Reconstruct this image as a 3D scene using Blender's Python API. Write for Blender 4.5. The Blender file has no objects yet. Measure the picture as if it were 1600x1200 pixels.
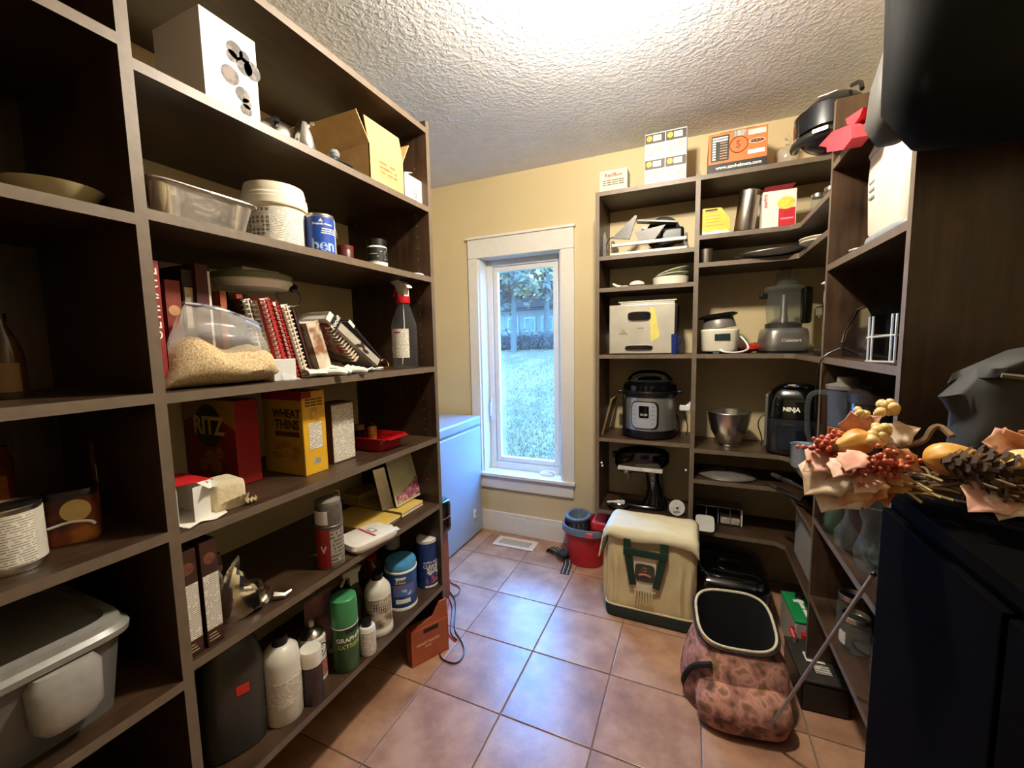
import bpy, bmesh, math, random
from mathutils import Vector, Matrix, noise
PI = math.pi
R_ = math.radians
random.seed(7)
scene = bpy.context.scene
COL = scene.collection

# ------------------------------------------------------------------ camera
CH = 1.336                                        # lens height above the floor
FPX = 643.0737                                    # focal length in pixels of a 1600 wide frame
CR = Vector((0.9155857, 0.4016896, -0.0186639))   # camera right / up / forward
CU = Vector((-0.0219077, 0.0961719, 0.9951236))
CF = Vector((-0.4015257, 0.9107121, -0.0968537))
cam = bpy.data.cameras.new('camera')
cam.sensor_fit = 'HORIZONTAL'; cam.sensor_width = 36.0
cam.lens = 36.0 * FPX / 1600.0
cam.clip_start = 0.02; cam.clip_end = 300
camo = bpy.data.objects.new('camera', cam); COL.objects.link(camo)
camo.matrix_world = Matrix(((CR.x, CU.x, -CF.x, 0), (CR.y, CU.y, -CF.y, 0), (CR.z, CU.z, -CF.z, CH), (0, 0, 0, 1)))
scene.camera = camo

# ------------------------------------------------------------------ sky, exposure
scene.view_settings.view_transform = 'Standard'
scene.view_settings.look = 'None'
scene.view_settings.exposure = 0.3
scene.view_settings.gamma = 1.0
scene.view_settings.use_curve_mapping = False
SKY_COLOR = (0.10, 0.37, 1.0)
SKY_STRENGTH = 33.0
LAMP_POWER = 395.0
LAMP_COLOR = (1.0, 0.90, 0.74)
world = bpy.data.worlds.new('overcast_sky'); scene.world = world
world.use_nodes = True
bg = world.node_tree.nodes['Background']
bg.inputs[0].default_value = (*SKY_COLOR, 1); bg.inputs[1].default_value = SKY_STRENGTH

# ------------------------------------------------------------------ measuring helpers (pixels of the photograph -> metres in the room)
def ray(px, py):
    return CR * ((px - 800) / FPX) + CU * (-(py - 600) / FPX) + CF
def atz(px, py, z):
    d = ray(px, py); t = (z - CH) / d.z; return (d.x * t, d.y * t)
def colX(px, X, z):                # Y of the point with this X and z seen in image column px
    n = CR * FPX - CF * (px - 800)
    return -(n.x * X + n.z * (z - CH)) / n.y
def colY(px, Y, z):                # X of the point with this Y and z seen in image column px
    n = CR * FPX - CF * (px - 800)
    return -(n.y * Y + n.z * (z - CH)) / n.x
def rowZ(X, Y, py):                # height of the point above (X, Y) seen in image row py
    n = CU * FPX + CF * (py - 600)
    return CH - (n.x * X + n.y * Y) / n.z
def cyl_at(xl, xr, z, ytop, X=None, Y=None):
    """centre, radius and height of an upright round thing seen between columns xl and xr"""
    def b(px):
        if X is not None: return math.atan2(X, colX(px, X, z))
        return math.atan2(colY(px, Y, z), Y)
    a, c = b(xl), b(xr); m = (a + c) / 2; al = abs(a - c) / 2
    if X is not None: x, y = X, X / math.tan(m)
    else: x, y = Y * math.tan(m), Y
    r = math.hypot(x, y) * math.sin(al)
    return (x, y, z), r, rowZ(x, y, ytop) - z

# ------------------------------------------------------------------ materials
MATS = {}
def lin(c):
    if isinstance(c, str):
        c = c.lstrip('#'); c = tuple(int(c[i:i + 2], 16) / 255 for i in (0, 2, 4))
        return tuple(v / 12.92 if v <= .04045 else ((v + .055) / 1.055) ** 2.4 for v in c)
    return c
class NT:
    def __init__(s, name):
        s.m = bpy.data.materials.new(name); s.m.use_nodes = True
        s.t = s.m.node_tree; s.b = s.t.nodes['Principled BSDF']; s.out = s.t.nodes['Material Output']
    def n(s, t, **kw):
        x = s.t.nodes.new(t)
        for k, v in kw.items():
            if k.startswith('i_'):
                key = k[2:]; key = int(key) if key.isdigit() else key
                x.inputs[key].default_value = v
            else: setattr(x, k, v)
        return x
    def l(s, a, b): s.t.links.new(a, b)
    def coords(s, scale=(1, 1, 1), kind='Object', rot=(0, 0, 0)):
        c = s.n('ShaderNodeTexCoord'); m = s.n('ShaderNodeMapping')
        m.inputs['Scale'].default_value = scale; m.inputs['Rotation'].default_value = rot
        s.l(c.outputs[kind], m.inputs[0]); return m.outputs[0]
    def noise(s, vec, scale, detail=3, rough=.55):
        x = s.n('ShaderNodeTexNoise'); x.inputs['Scale'].default_value = scale
        x.inputs['Detail'].default_value = detail; x.inputs['Roughness'].default_value = rough
        if vec is not None: s.l(vec, x.inputs['Vector'])
        return x
    def ramp(s, fac, stops):
        r = s.n('ShaderNodeValToRGB'); e = r.color_ramp.elements
        while len(e) < len(stops): e.new(.5)
        for k, (p, c) in enumerate(stops):
            e[k].position = p; e[k].color = (*lin(c), 1)
        s.l(fac, r.inputs[0]); return r.outputs[0]
    def math(s, op, a, b=None, c=None):
        x = s.n('ShaderNodeMath', operation=op)
        for k, v in enumerate((a, b, c)):
            if v is None: continue
            if isinstance(v, (int, float)): x.inputs[k].default_value = v
            else: s.l(v, x.inputs[k])
        return x.outputs[0]
    def bump(s, h, strength, dist):
        x = s.n('ShaderNodeBump'); x.inputs['Strength'].default_value = strength
        x.inputs['Distance'].default_value = dist
        s.l(h, x.inputs['Height']); s.l(x.outputs[0], s.b.inputs['Normal'])
def mul(c, k): return tuple(min(1, v * k) for v in lin(c))
def M(name, col, rough=.5, metal=0, var=.12, scale=30, bump=0, bdist=.002, bscale=None, spec=.5, coat=0, sheen=0):
    if name in MATS: return MATS[name]
    t = NT(name); v = t.coords()
    nz = t.noise(v, scale)
    t.l(t.ramp(nz.outputs[0], [(.3, mul(col, 1 - var)), (.7, mul(col, 1 + var))]), t.b.inputs['Base Color'])
    t.b.inputs['Roughness'].default_value = rough; t.b.inputs['Metallic'].default_value = metal
    t.b.inputs['Specular IOR Level'].default_value = spec
    if coat: t.b.inputs['Coat Weight'].default_value = coat; t.b.inputs['Coat Roughness'].default_value = .08
    if sheen: t.b.inputs['Sheen Weight'].default_value = sheen
    if bump:
        n2 = t.noise(v, bscale or scale * 4, 4); t.bump(n2.outputs[0], bump, bdist)
    MATS[name] = t.m; return t.m
def glassy(name, tint=(.9, .95, .95), clear=.82, rough=.05, col=None):
    """thin clear plastic or glass: mostly see-through with a reflecting surface"""
    if name in MATS: return MATS[name]
    t = NT(name)
    tr = t.n('ShaderNodeBsdfTransparent'); tr.inputs[0].default_value = (*tint, 1)
    mx = t.n('ShaderNodeMixShader')
    lw = t.n('ShaderNodeLayerWeight'); lw.inputs[0].default_value = .25
    f = t.math('MULTIPLY_ADD', lw.outputs['Facing'], .28, 1 - clear)
    nz = t.noise(t.coords(), 12); f = t.math('MULTIPLY_ADD', nz.outputs[0], .04, f)
    t.l(f, mx.inputs[0]); t.l(tr.outputs[0], mx.inputs[1])
    t.b.inputs['Base Color'].default_value = (*(col or (.75, .78, .78)), 1)
    t.b.inputs['Roughness'].default_value = rough; t.b.inputs['Specular IOR Level'].default_value = .8
    t.l(t.b.outputs[0], mx.inputs[2]); t.l(mx.outputs[0], t.out.inputs[0])
    MATS[name] = t.m; return t.m
def wood(name, axis, c0, c1, rough=.42):
    if name in MATS: return MATS[name]
    t = NT(name); sc = [60, 60, 60]; sc['xyz'.index(axis)] = 4
    v = t.coords(tuple(sc)); n1 = t.noise(v, 1.0, 5, .6)
    v2 = t.coords(); n2 = t.noise(v2, 7, 4)
    f = t.math('MULTIPLY_ADD', n2.outputs[0], .8, t.math('MULTIPLY', n1.outputs[0], .6))
    t.l(t.ramp(f, [(.45, c0), (.95, c1)]), t.b.inputs['Base Color'])
    t.l(t.math('MULTIPLY_ADD', n2.outputs[0], .3, rough - .15), t.b.inputs['Roughness'])
    t.bump(n1.outputs[0], .15, .001); MATS[name] = t.m; return t.m
def printed(name, bgc, ink, line=.006, fill=.5, gap=90, rough=.5, axis='z', thresh=.42):
    """paper with rows of small print too fine to read"""
    if name in MATS: return MATS[name]
    t = NT(name); c = t.n('ShaderNodeTexCoord'); s = t.n('ShaderNodeSeparateXYZ'); t.l(c.outputs['Object'], s.inputs[0])
    z = s.outputs['xyz'.index(axis)]
    fr = t.math('FRACT', t.math('DIVIDE', z, line))
    row = t.math('FLOOR', t.math('DIVIDE', z, line))
    on = t.math('LESS_THAN', fr, fill)
    cb = t.n('ShaderNodeCombineXYZ')
    h = t.math('ADD', s.outputs[0], s.outputs[1]) if axis == 'z' else s.outputs[0]
    t.l(t.math('MULTIPLY', h, gap), cb.inputs[0]); t.l(t.math('MULTIPLY', row, 3.7), cb.inputs[1])
    nz = t.noise(cb.outputs[0], 1.0, 1)
    on = t.math('MULTIPLY', on, t.math('GREATER_THAN', nz.outputs[0], thresh))
    n2 = t.noise(t.coords((1, 1, 1)), 25); on = t.math('MULTIPLY', on, t.math('MULTIPLY_ADD', n2.outputs[0], .7, .35))
    t.l(t.ramp(on, [(0, bgc), (1, ink)]), t.b.inputs['Base Color'])
    t.b.inputs['Roughness'].default_value = rough; MATS[name] = t.m; return t.m
def patches(name, stops, scale=14, rough=.6, detail=2, bump=0):
    """blotchy colouring: camouflage cloth, pictures on packaging"""
    if name in MATS: return MATS[name]
    t = NT(name); v = t.coords(); n = t.noise(v, scale, detail)
    r = t.n('ShaderNodeValToRGB'); r.color_ramp.interpolation = 'EASE'; e = r.color_ramp.elements
    while len(e) < len(stops): e.new(.5)
    for k, (p, c) in enumerate(stops): e[k].position = p; e[k].color = (*lin(c), 1)
    t.l(n.outputs[0], r.inputs[0]); t.l(r.outputs[0], t.b.inputs['Base Color'])
    t.b.inputs['Roughness'].default_value = rough
    if bump: t.bump(t.noise(v, scale * 3).outputs[0], bump, .004)
    MATS[name] = t.m; return t.m
def emit(name, col, strength):
    if name in MATS: return MATS[name]
    t = NT(name); t.b.inputs['Base Color'].default_value = (*lin(col), 1)
    t.b.inputs['Emission Color'].default_value = (*lin(col), 1); t.b.inputs['Emission Strength'].default_value = strength
    nz = t.noise(t.coords(), 20); t.l(t.math('MULTIPLY_ADD', nz.outputs[0], .1 * strength, strength), t.b.inputs['Emission Strength'])
    MATS[name] = t.m; return t.m

# ------------------------------------------------------------------ mesh helpers
class G:
    """collects shapes into one mesh"""
    def __init__(s): s.v = []; s.f = []; s.mi = []; s.cur = 0; s.flat = set()
    def add(s, vs, fs):
        o = len(s.v); s.v += [tuple(p) for p in vs]
        for f in fs: s.f.append(tuple(i + o for i in f)); s.mi.append(s.cur)
        return s
    def box(s, x0, x1, y0, y1, z0, z1, bev=0, M4=None):
        bm = bmesh.new(); bmesh.ops.create_cube(bm, size=1)
        for v in bm.verts: v.co = ((x0 + x1) / 2 + v.co.x * (x1 - x0), (y0 + y1) / 2 + v.co.y * (y1 - y0), (z0 + z1) / 2 + v.co.z * (z1 - z0))
        if bev:
            bev = min(bev, .45 * min(abs(x1 - x0), abs(y1 - y0), abs(z1 - z0)))
            bmesh.ops.bevel(bm, geom=bm.edges[:], offset=bev, segments=2 if bev < .006 else 3, affect='EDGES', profile=.5)
        bm.verts.index_update()
        vs = [M4 @ v.co if M4 else v.co.copy() for v in bm.verts]
        if bev: bm.normal_update(); s.flat |= {len(s.f) + k for k, f in enumerate(bm.faces) if max(abs(c) for c in f.normal) > .9995}
        s.add(vs, [[v.index for v in f.verts] for f in bm.faces]); bm.free(); return s
    def rings(s, rs, cap0=True, cap1=True, closed=True):
        n = len(rs[0]); vs = [p for r in rs for p in r]; fs = []
        m = n if closed else n - 1
        for i in range(len(rs) - 1):
            for j in range(m):
                a = i * n + j; b = i * n + (j + 1) % n
                fs.append((a, b, b + n, a + n))
        if cap0: fs.append(tuple(range(n - 1, -1, -1)))
        if cap1: fs.append(tuple(range((len(rs) - 1) * n, len(rs) * n)))
        return s.add(vs, fs)
    def lathe(s, prof, seg=28, c=(0, 0, 0), M4=None, cap0=True, cap1=True, sx=1, sy=1):
        rs = []
        for r, z in prof:
            ring = [Vector((c[0] + sx * r * math.cos(2 * PI * k / seg), c[1] + sy * r * math.sin(2 * PI * k / seg), c[2] + z)) for k in range(seg)]
            rs.append([M4 @ p for p in ring] if M4 else ring)
        return s.rings(rs, cap0, cap1)
    def tube(s, pts, r, seg=8, closed=False, smooth=0):
        P = [Vector(p) for p in pts]
        for _ in range(smooth):
            Q = [] if closed else [P[0]]
            n = len(P)
            for i in range(n if closed else n - 1):
                a, b = P[i], P[(i + 1) % n]; Q += [a * .75 + b * .25, a * .25 + b * .75]
            if not closed: Q.append(P[-1])
            P = Q
        n = len(P); rs = []; prev = None
        for i, p in enumerate(P):
            a = P[(i - 1) % n] if closed or i else P[0]; b = P[(i + 1) % n] if closed or i < n - 1 else P[-1]
            t = (b - a).normalized()
            if prev is None: u = t.orthogonal().normalized()
            else:
                u = prev - t * prev.dot(t); u = u.normalized() if u.length > 1e-6 else t.orthogonal().normalized()
            prev = u; w = t.cross(u); rr = r[i * len(r) // n] if isinstance(r, (list, tuple)) else r
            rs.append([p + (u * math.cos(2 * PI * k / seg) + w * math.sin(2 * PI * k / seg)) * rr for k in range(seg)])
        if closed: rs.append(rs[0]); return s.rings(rs, False, False)
        return s.rings(rs)
    def prism(s, poly, z0, z1, M4=None):
        """polygon in local xy pushed from z0 to z1"""
        n = len(poly); vs = [Vector((x, y, z0)) for x, y in poly] + [Vector((x, y, z1)) for x, y in poly]
        if M4: vs = [M4 @ v for v in vs]
        fs = [tuple(range(n - 1, -1, -1)), tuple(range(n, 2 * n))] + [(i, (i + 1) % n, n + (i + 1) % n, n + i) for i in range(n)]
        return s.add(vs, fs)
    def ball(s, c, r, seg=10, squash=(1, 1, 1), lump=0, ls=8, M4=None):
        rs = []; h = seg // 2 + 1
        for i in range(h + 1):
            a = PI * i / h; row = []
            for k in range(seg):
                b = 2 * PI * k / seg
                d = Vector((math.sin(a) * math.cos(b), math.sin(a) * math.sin(b), -math.cos(a)))
                q = 1 + (lump * noise.noise(d * ls * .3 + Vector(c) * 13) if lump else 0)
                p = Vector((d.x * squash[0], d.y * squash[1], d.z * squash[2])) * r * q
                row.append((M4 @ p if M4 else p) + Vector(c))
            rs.append(row)
        return s.rings(rs, False, False)
    def grid(s, f, nu, nv):
        vs = [f(i / nu, j / nv) for i in range(nu + 1) for j in range(nv + 1)]
        fs = [(i * (nv + 1) + j, (i + 1) * (nv + 1) + j, (i + 1) * (nv + 1) + j + 1, i * (nv + 1) + j + 1) for i in range(nu) for j in range(nv)]
        return s.add(vs, fs)
    def mesh(s, name, mats, smooth=40):
        me = bpy.data.meshes.new(name); me.from_pydata([tuple(v) for v in s.v], [], s.f)
        mats = mats if isinstance(mats, (list, tuple)) else [mats]
        for m in mats: me.materials.append(m)
        if len(mats) > 1: me.polygons.foreach_set('material_index', s.mi)
        bm = bmesh.new(); bm.from_mesh(me); bmesh.ops.recalc_face_normals(bm, faces=bm.faces); bm.to_mesh(me); bm.free()
        if smooth:
            me.polygons.foreach_set('use_smooth', [True] * len(me.polygons)); me.set_sharp_from_angle(angle=R_(smooth))
            if s.flat: me.polygons.foreach_set('use_smooth', [k not in s.flat for k in range(len(me.polygons))])
        me.update(); return me
def superring(cx, cy, z, rx, ry, p=4, n=32, f=None):
    out = []
    for k in range(n):
        a = 2 * PI * k / n; c, s_ = math.cos(a), math.sin(a)
        x = cx + rx * math.copysign(abs(c) ** (2 / p), c); y = cy + ry * math.copysign(abs(s_) ** (2 / p), s_)
        v = Vector((x, y, z)); out.append(f(v) if f else v)
    return out
def link(name, me, parent=None, loc=None, rot=None):
    o = bpy.data.objects.new(name, me); COL.objects.link(o)
    if parent: o.parent = parent
    if loc: o.location = loc
    if rot: o.rotation_euler = rot
    return o
def part(parent, name, g, mats, smooth=40, label=None, loc=None, rot=None, kind=None):
    o = link(name, g.mesh(name, mats, smooth), parent, loc, rot)
    if label: o['label'] = label
    if kind: o['kind'] = kind
    return o
def tag(o, label, cat, group=None):
    o['label'] = label; o['category'] = cat
    if group: o['group'] = group
    return o
def thing(name, label, cat, loc=(0, 0, 0), rot=0, group=None):
    o = bpy.data.objects.new(name, None); COL.objects.link(o); o.empty_display_size = .05
    o.location = loc; o.rotation_euler = rot if isinstance(rot, (tuple, list)) else (0, 0, rot)
    return tag(o, label, cat, group)
def struct(name, g, mats, smooth=30):
    o = part(None, name, g, mats, smooth); o['kind'] = 'structure'; return o
def text(parent, s, size, loc, mat, face='-y', wrap=None, ext=.0004, bold=0, sx=1, rotz=0, roll=0, name='lettering', align='CENTER', label=None):
    """raised lettering; face '-y' / '+x' / '+z' / '-x' is the side of the thing it is printed on"""
    cu = bpy.data.curves.new('lettering', 'FONT'); cu.body = s; cu.size = size; cu.align_x = align; cu.align_y = 'CENTER'
    cu.extrude = 0 if wrap else ext; cu.offset = bold; cu.resolution_u = 3; cu.fill_mode = 'BOTH'
    o = bpy.data.objects.new('tmp', cu); me = bpy.data.meshes.new_from_object(o); me.name = 'lettering'
    bpy.data.objects.remove(o); bpy.data.curves.remove(cu)
    me.materials.clear(); me.materials.append(mat)
    base = {'-y': Matrix.Rotation(PI / 2, 4, 'X'), '+x': Matrix.Rotation(PI / 2, 4, 'Z') @ Matrix.Rotation(PI / 2, 4, 'X'),
            '-x': Matrix.Rotation(-PI / 2, 4, 'Z') @ Matrix.Rotation(PI / 2, 4, 'X'), '+z': Matrix.Identity(4)}[face]
    S = Matrix.Diagonal((sx, 1, 1, 1)); Rl = Matrix.Rotation(roll, 4, 'Z')
    for v in me.vertices:
        p = Rl @ (S @ v.co)
        if wrap:
            a = p.x / wrap + rotz; v.co = Vector((loc[0] + wrap * math.sin(a), loc[1] - wrap * math.cos(a), loc[2] + p.y))
        else: v.co = (base @ p) + Vector(loc)
    me.update()
    ob = link(name, me, parent)
    if label: ob['label'] = label
    return ob
def smudge(parent, words, size, loc, mat, face='-y', wrap=None, rotz=0):
    """a line of print too small to read: one bar per word"""
    g = G(); L = sum(words) + .6 * (len(words) - 1); k = size * .55; x = -L * k / 2
    base = {'-y': Matrix.Rotation(PI / 2, 4, 'X'), '+x': Matrix.Rotation(PI / 2, 4, 'Z') @ Matrix.Rotation(PI / 2, 4, 'X'), '+z': Matrix.Rotation(-PI / 2, 4, 'Z')}[face]
    for w in words:
        n = 4; P = []
        for i in range(n + 1):
            for y in (-size * .28, size * .28):
                u = x + w * k * i / n
                P.append(Vector((loc[0] + wrap * math.sin(u / wrap + rotz), loc[1] - wrap * math.cos(u / wrap + rotz), loc[2] + y)) if wrap else base @ Vector((u, y, .0003)) + Vector(loc))
        g.add(P, [(2 * i, 2 * i + 2, 2 * i + 3, 2 * i + 1) for i in range(n)]); x += (w + .6) * k
    return part(parent, 'print_line', g, mat, 0)
def rect(g, face, u0, u1, v0, v1, at, t=.0006):
    """thin printed panel lying on a face of a box"""
    if face == '-y': g.box(u0, u1, at - t, at, v0, v1)
    elif face == '+x': g.box(at, at + t, u0, u1, v0, v1)
    elif face == '-x': g.box(at - t, at, u0, u1, v0, v1)
    elif face == '+z': g.box(u0, u1, v0, v1, at, at + t)
    return g
# ------------------------------------------------------------------ the room
D = 2.564; HC = 2.44; XL = -1.435; XA = -1.95; XR = 0.74; YB = -1.35; YE = 1.480
def wallmat():
    t = NT('beige_wall_paint'); v = t.coords(); n = t.noise(v, 3, 2); n2 = t.noise(v, 140, 3)
    t.l(t.ramp(n.outputs[0], [(.3, '#cab68a'), (.7, '#cfbc91')]), t.b.inputs['Base Color'])
    t.b.inputs['Roughness'].default_value = .55; t.bump(n2.outputs[0], .18, .002); return t.m
WALL = wallmat()
def ceilmat():
    t = NT('textured_ceiling_paint'); v = t.coords(); n = t.noise(v, 60, 3, .5); n2 = t.noise(v, 12, 2)
    t.l(t.ramp(n2.outputs[0], [(.3, '#d6d8dc'), (.7, '#dee0e3')]), t.b.inputs['Base Color'])
    t.b.inputs['Roughness'].default_value = .8
    t.bump(t.ramp(n.outputs[0], [(.42, '#000000'), (.62, '#ffffff')]), .38, .004); return t.m
CEIL = ceilmat()
TRIM = M('white_trim_paint', '#dcd7cc', .35, var=.03)
WHITE = M('white_enamel', '#d9dde0', .3, var=.03)
# window opening
WX0, WX1, WZ0, WZ1 = -1.365, -0.775, 0.425, 1.92
T = .14
g = G(); g.box(XA - .12, WX0, D, D + T, 0, HC); g.box(WX1, XR + .12, D, D + T, 0, HC)
g.box(WX0, WX1, D, D + T, 0, WZ0 - .02); g.box(WX0, WX1, D, D + T, WZ1 + .012, HC)
struct('wall_back', g, WALL)
struct('wall_left', G().box(XL - .12, XL, YB, YE, 0, HC), WALL)
struct('wall_alcove_side', G().box(XA - .12, XA, YE - .12, D, 0, HC), WALL)
struct('wall_alcove_end', G().box(XA, XL - .12, YE - .12, YE, 0, HC), WALL)
struct('wall_right', G().box(XR, XR + .12, YB, D, 0, HC), WALL)
struct('wall_front', G().box(XL - .12, -.62, YB - .12, YB, 0, HC).box(.40, XR + .12, YB - .12, YB, 0, HC).box(-.62, .40, YB - .12, YB, 2.08, HC), WALL)
DOORM = wood('added_door_dark_wood', 'z', '#1a0f0a', '#3a2518', .5)
dr = struct('added_dark_door_1', G().box(-.60, .38, YB - .06, YB - .02, .01, 2.06, .002), DOORM)  # unseen door, added dark to cut bounce light from behind the camera
for zz in (.16, 1.06):
    for xx in (-.50, -.06): part(dr, 'panel', G().box(xx, xx + .34, YB - .022, YB - .012, zz, zz + (.8 if zz < 1 else .86), .006), DOORM)
part(dr, 'door_handle', G().lathe([(.026, 0), (.026, .006), (.012, .01), (.012, .04), (.026, .05), (.024, .066), (0, .07)], 20, M4=Matrix.Translation((.31, YB - .02, 1.0)) @ Matrix.Rotation(-PI / 2, 4, 'X')), M('door_knob_brass', '#8a7444', .3, 1))
struct('trim_1', G().box(-.70, -.60, YB - .02, YB + .02, 0, 2.16, .002).box(.38, .48, YB - .02, YB + .02, 0, 2.16, .002).box(-.60, .38, YB - .02, YB + .02, 2.06, 2.16, .002), TRIM)
struct('ceiling', G().box(XA - .12, XR + .12, YB - .12, D + T, HC, HC + .1), CEIL)
GROUT = M('grey_brown_grout', '#7a685b', .8, var=.15, scale=80)
fl = struct('floor', G().box(XA - .12, XR + .12, YB - .12, D + T, -.1, -.004), GROUT)
def tilemat():
    t = NT('mottled_terracotta_tile'); oi = t.n('ShaderNodeObjectInfo')
    c = t.n('ShaderNodeTexCoord'); a = t.n('ShaderNodeVectorMath', operation='ADD'); sc = t.n('ShaderNodeVectorMath', operation='SCALE')
    cb = t.n('ShaderNodeCombineXYZ'); t.l(oi.outputs['Random'], cb.inputs[0]); t.l(oi.outputs['Random'], cb.inputs[1])
    t.l(cb.outputs[0], sc.inputs[0]); sc.inputs['Scale'].default_value = 37
    t.l(c.outputs['Object'], a.inputs[0]); t.l(sc.outputs[0], a.inputs[1])
    n = t.noise(a.outputs[0], 7, 5, .6); n2 = t.noise(a.outputs[0], 55, 4, .6)
    f = t.math('ADD', t.math('MULTIPLY_ADD', oi.outputs['Random'], .12, n.outputs[0]), t.math('MULTIPLY', n2.outputs[0], .07))
    t.l(t.ramp(f, [(.40, '#8a6550'), (.56, '#a47a60'), (.74, '#ba9275')]), t.b.inputs['Base Color'])
    t.l(t.math('MULTIPLY_ADD', n2.outputs[0], .16, .23), t.b.inputs['Roughness'])
    t.b.inputs['Specular IOR Level'].default_value = .8
    t.bump(n2.outputs[0], .25, .002); return t.m
TILE = tilemat(); PITCH = .3335
tm = G().box(-PITCH / 2 + .0025, PITCH / 2 - .0025, -PITCH / 2 + .0025, PITCH / 2 - .0025, -.006, 0, .0016).mesh('tile', TILE)
for i in range(-4, 5):
    for j in range(-9, 3):
        cx = -.613 + (i + .5) * PITCH; cy = 1.561 + (j + .5) * PITCH
        if cx < XA or cx > XR + .05 or cy > D or cy < YB: continue
        link('tile', tm, fl, (cx, cy, random.uniform(-.0008, 0)))
# baseboards
def baseboard(name, x0, x1, y0, y1, nx, ny):
    g = G(); g.box(x0, x1, y0, y1, 0, .118, .002)
    if ny: g.box(x0, x1, y0 + .004, y1, .118, .146, .004)
    else: g.box(x0 + (.004 if nx < 0 else 0), x1 - (.004 if nx > 0 else 0), y0, y1, .118, .146, .004)
    return struct(name, g, TRIM)
baseboard('baseboard_back', XA, -.50, D - .018, D, 0, -1)
baseboard('baseboard_front', XL, -.70, YB, YB + .018, 0, 0)
baseboard('baseboard_right', XR - .018, XR, YB, 1.1, -1, 0)
# window
win = bpy.data.objects.new('window_1', None); COL.objects.link(win); win['kind'] = 'structure'
def wp(name, g, m=TRIM, parent=win): return part(parent, name, g, m)
wp('casing', G().box(-1.437, WX0, D - .02, D, .43, WZ1, .002))
wp('casing', G().box(WX1, -.69, D - .02, D, .43, WZ1, .002))
wp('head_casing', G().box(-1.437, -.69, D - .022, D, WZ1 + .001, 2.045, .002))
wp('head_cap', G().box(-1.447, -.68, D - .034, D, 2.0455, 2.062, .003))
wp('sill', G().box(WX0 - .072, -.684, D - .04, D, .408, .43, .004).box(WX0, WX1, D, D + T, .408, .43))
wp('apron', G().box(-1.437, -.697, D - .019, D, .32, .4075, .003))
wp('jamb', G().box(WX0 - .001, WX0 + .012, D - .001, D + T, .43, WZ1))
wp('jamb', G().box(WX1 - .012, WX1 + .001, D - .001, D + T, .43, WZ1))
wp('jamb', G().box(WX0, WX1, D - .001, D + T, WZ1, WZ1 + .012))
FY0, FY1 = D + .095, D + T + .005; FW = .042
fx0, fx1, fz0, fz1 = WX0 + .012, WX1 - .012, .43, WZ1
g = G()
g.box(fx0, fx0 + FW, FY0, FY1, fz0, fz1, .003); g.box(fx1 - FW, fx1, FY0, FY1, fz0, fz1, .003)
g.box(fx0 + FW, fx1 - FW, FY0, FY1, fz1 - FW, fz1, .003); g.box(fx0 + FW, fx1 - FW, FY0, FY1, fz0, fz0 + .05, .003)
wp('window_frame', g)
sx0, sx1, sz0, sz1 = fx0 + FW + .003, fx1 - FW - .003, fz0 + .053, fz1 - FW - .003
SW = .034; g = G()
g.box(sx0, sx0 + SW, FY0 + .012, FY1 - .004, sz0, sz1, .004); g.box(sx1 - SW, sx1, FY0 + .012, FY1 - .004, sz0, sz1, .004)
g.box(sx0 + SW, sx1 - SW, FY0 + .012, FY1 - .004, sz1 - SW, sz1, .004); g.box(sx0 + SW, sx1 - SW, FY0 + .012, FY1 - .004, sz0, sz0 + SW, .004)
sash = wp('sash', g)
wp('pane', G().box(sx0 + SW - .003, sx1 - SW + .003, FY0 + .024, FY0 + .028, sz0 + SW - .003, sz1 - SW + .003), glassy('window_glass', (.97, .99, 1), .97, .02), sash)
# side latch lever and crank on the frame
g = G().box(fx0 + .010, fx0 + .030, FY0 - .010, FY0, .78, .95, .004); g.tube([(fx0 + .02, FY0 - .012, .92), (fx0 + .02, FY0 - .028, .9), (fx0 + .018, FY0 - .024, .82)], .006, smooth=2)
wp('latch', g, WHITE)
g = G().lathe([(.052, 0), (.052, .008), (.04, .022), (.02, .028)], 24, (sx1 - .075, D + .055, .43), sy=.55)
g.tube([(sx1 - .08, D + .05, .46), (sx1 - .02, D + .045, .462), (sx1 - .01, D + .045, .452)], .006, smooth=1)
wp('crank_handle', g, WHITE)

# ceiling lamp between the shelves: the room's own light
lamp = thing('ceiling_lamp', 'small round ceiling lamp with bare globe bulb between the shelves', 'lamp', (-.25, 1.21, HC))
part(lamp, 'base', G().lathe([(.062, 0), (.062, -.012), (.05, -.022), (.028, -.026), (.026, -.045), (.0, -.045)], 28), WHITE)
part(lamp, 'bulb', G().ball((0, 0, -.086), .04, 18), emit('lit_bulb', '#ffd9a0', 6))
ld = bpy.data.lights.new('bulb_light', 'POINT'); ld.energy = LAMP_POWER; ld.color = LAMP_COLOR; ld.shadow_soft_size = .045
lo = bpy.data.objects.new('bulb_light', ld); COL.objects.link(lo); lo.parent = lamp; lo.location = (0, 0, -.086)

# ------------------------------------------------------------------ outdoors
def lawnmat():
    t = NT('frosted_grass'); v = t.coords((1, .35, 1)); n = t.noise(v, 2.2, 6, .7); n2 = t.noise(t.coords((1, .3, 1)), .5, 3)
    f = t.math('MULTIPLY_ADD', n2.outputs[0], .5, t.math('MULTIPLY', n.outputs[0], .6))
    t.l(t.ramp(f, [(.4, '#2f2214'), (.52, '#4f3b21'), (.64, '#6d5231')]), t.b.inputs['Base Color'])
    t.b.inputs['Roughness'].default_value = .9; t.bump(n.outputs[0], .5, .1); return t.m
def gz(x, y): return -.45 + max(0, y - 3.2) * .108 + .05 * noise.noise(Vector((x * .4, y * .25, 0)))
lawn = part(None, 'lawn', G().grid(lambda u, v: Vector((-34 + 44 * u, 2.75 + 40 * v, gz(-34 + 44 * u, 2.75 + 40 * v))), 60, 60), lawnmat(), 80)
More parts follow.
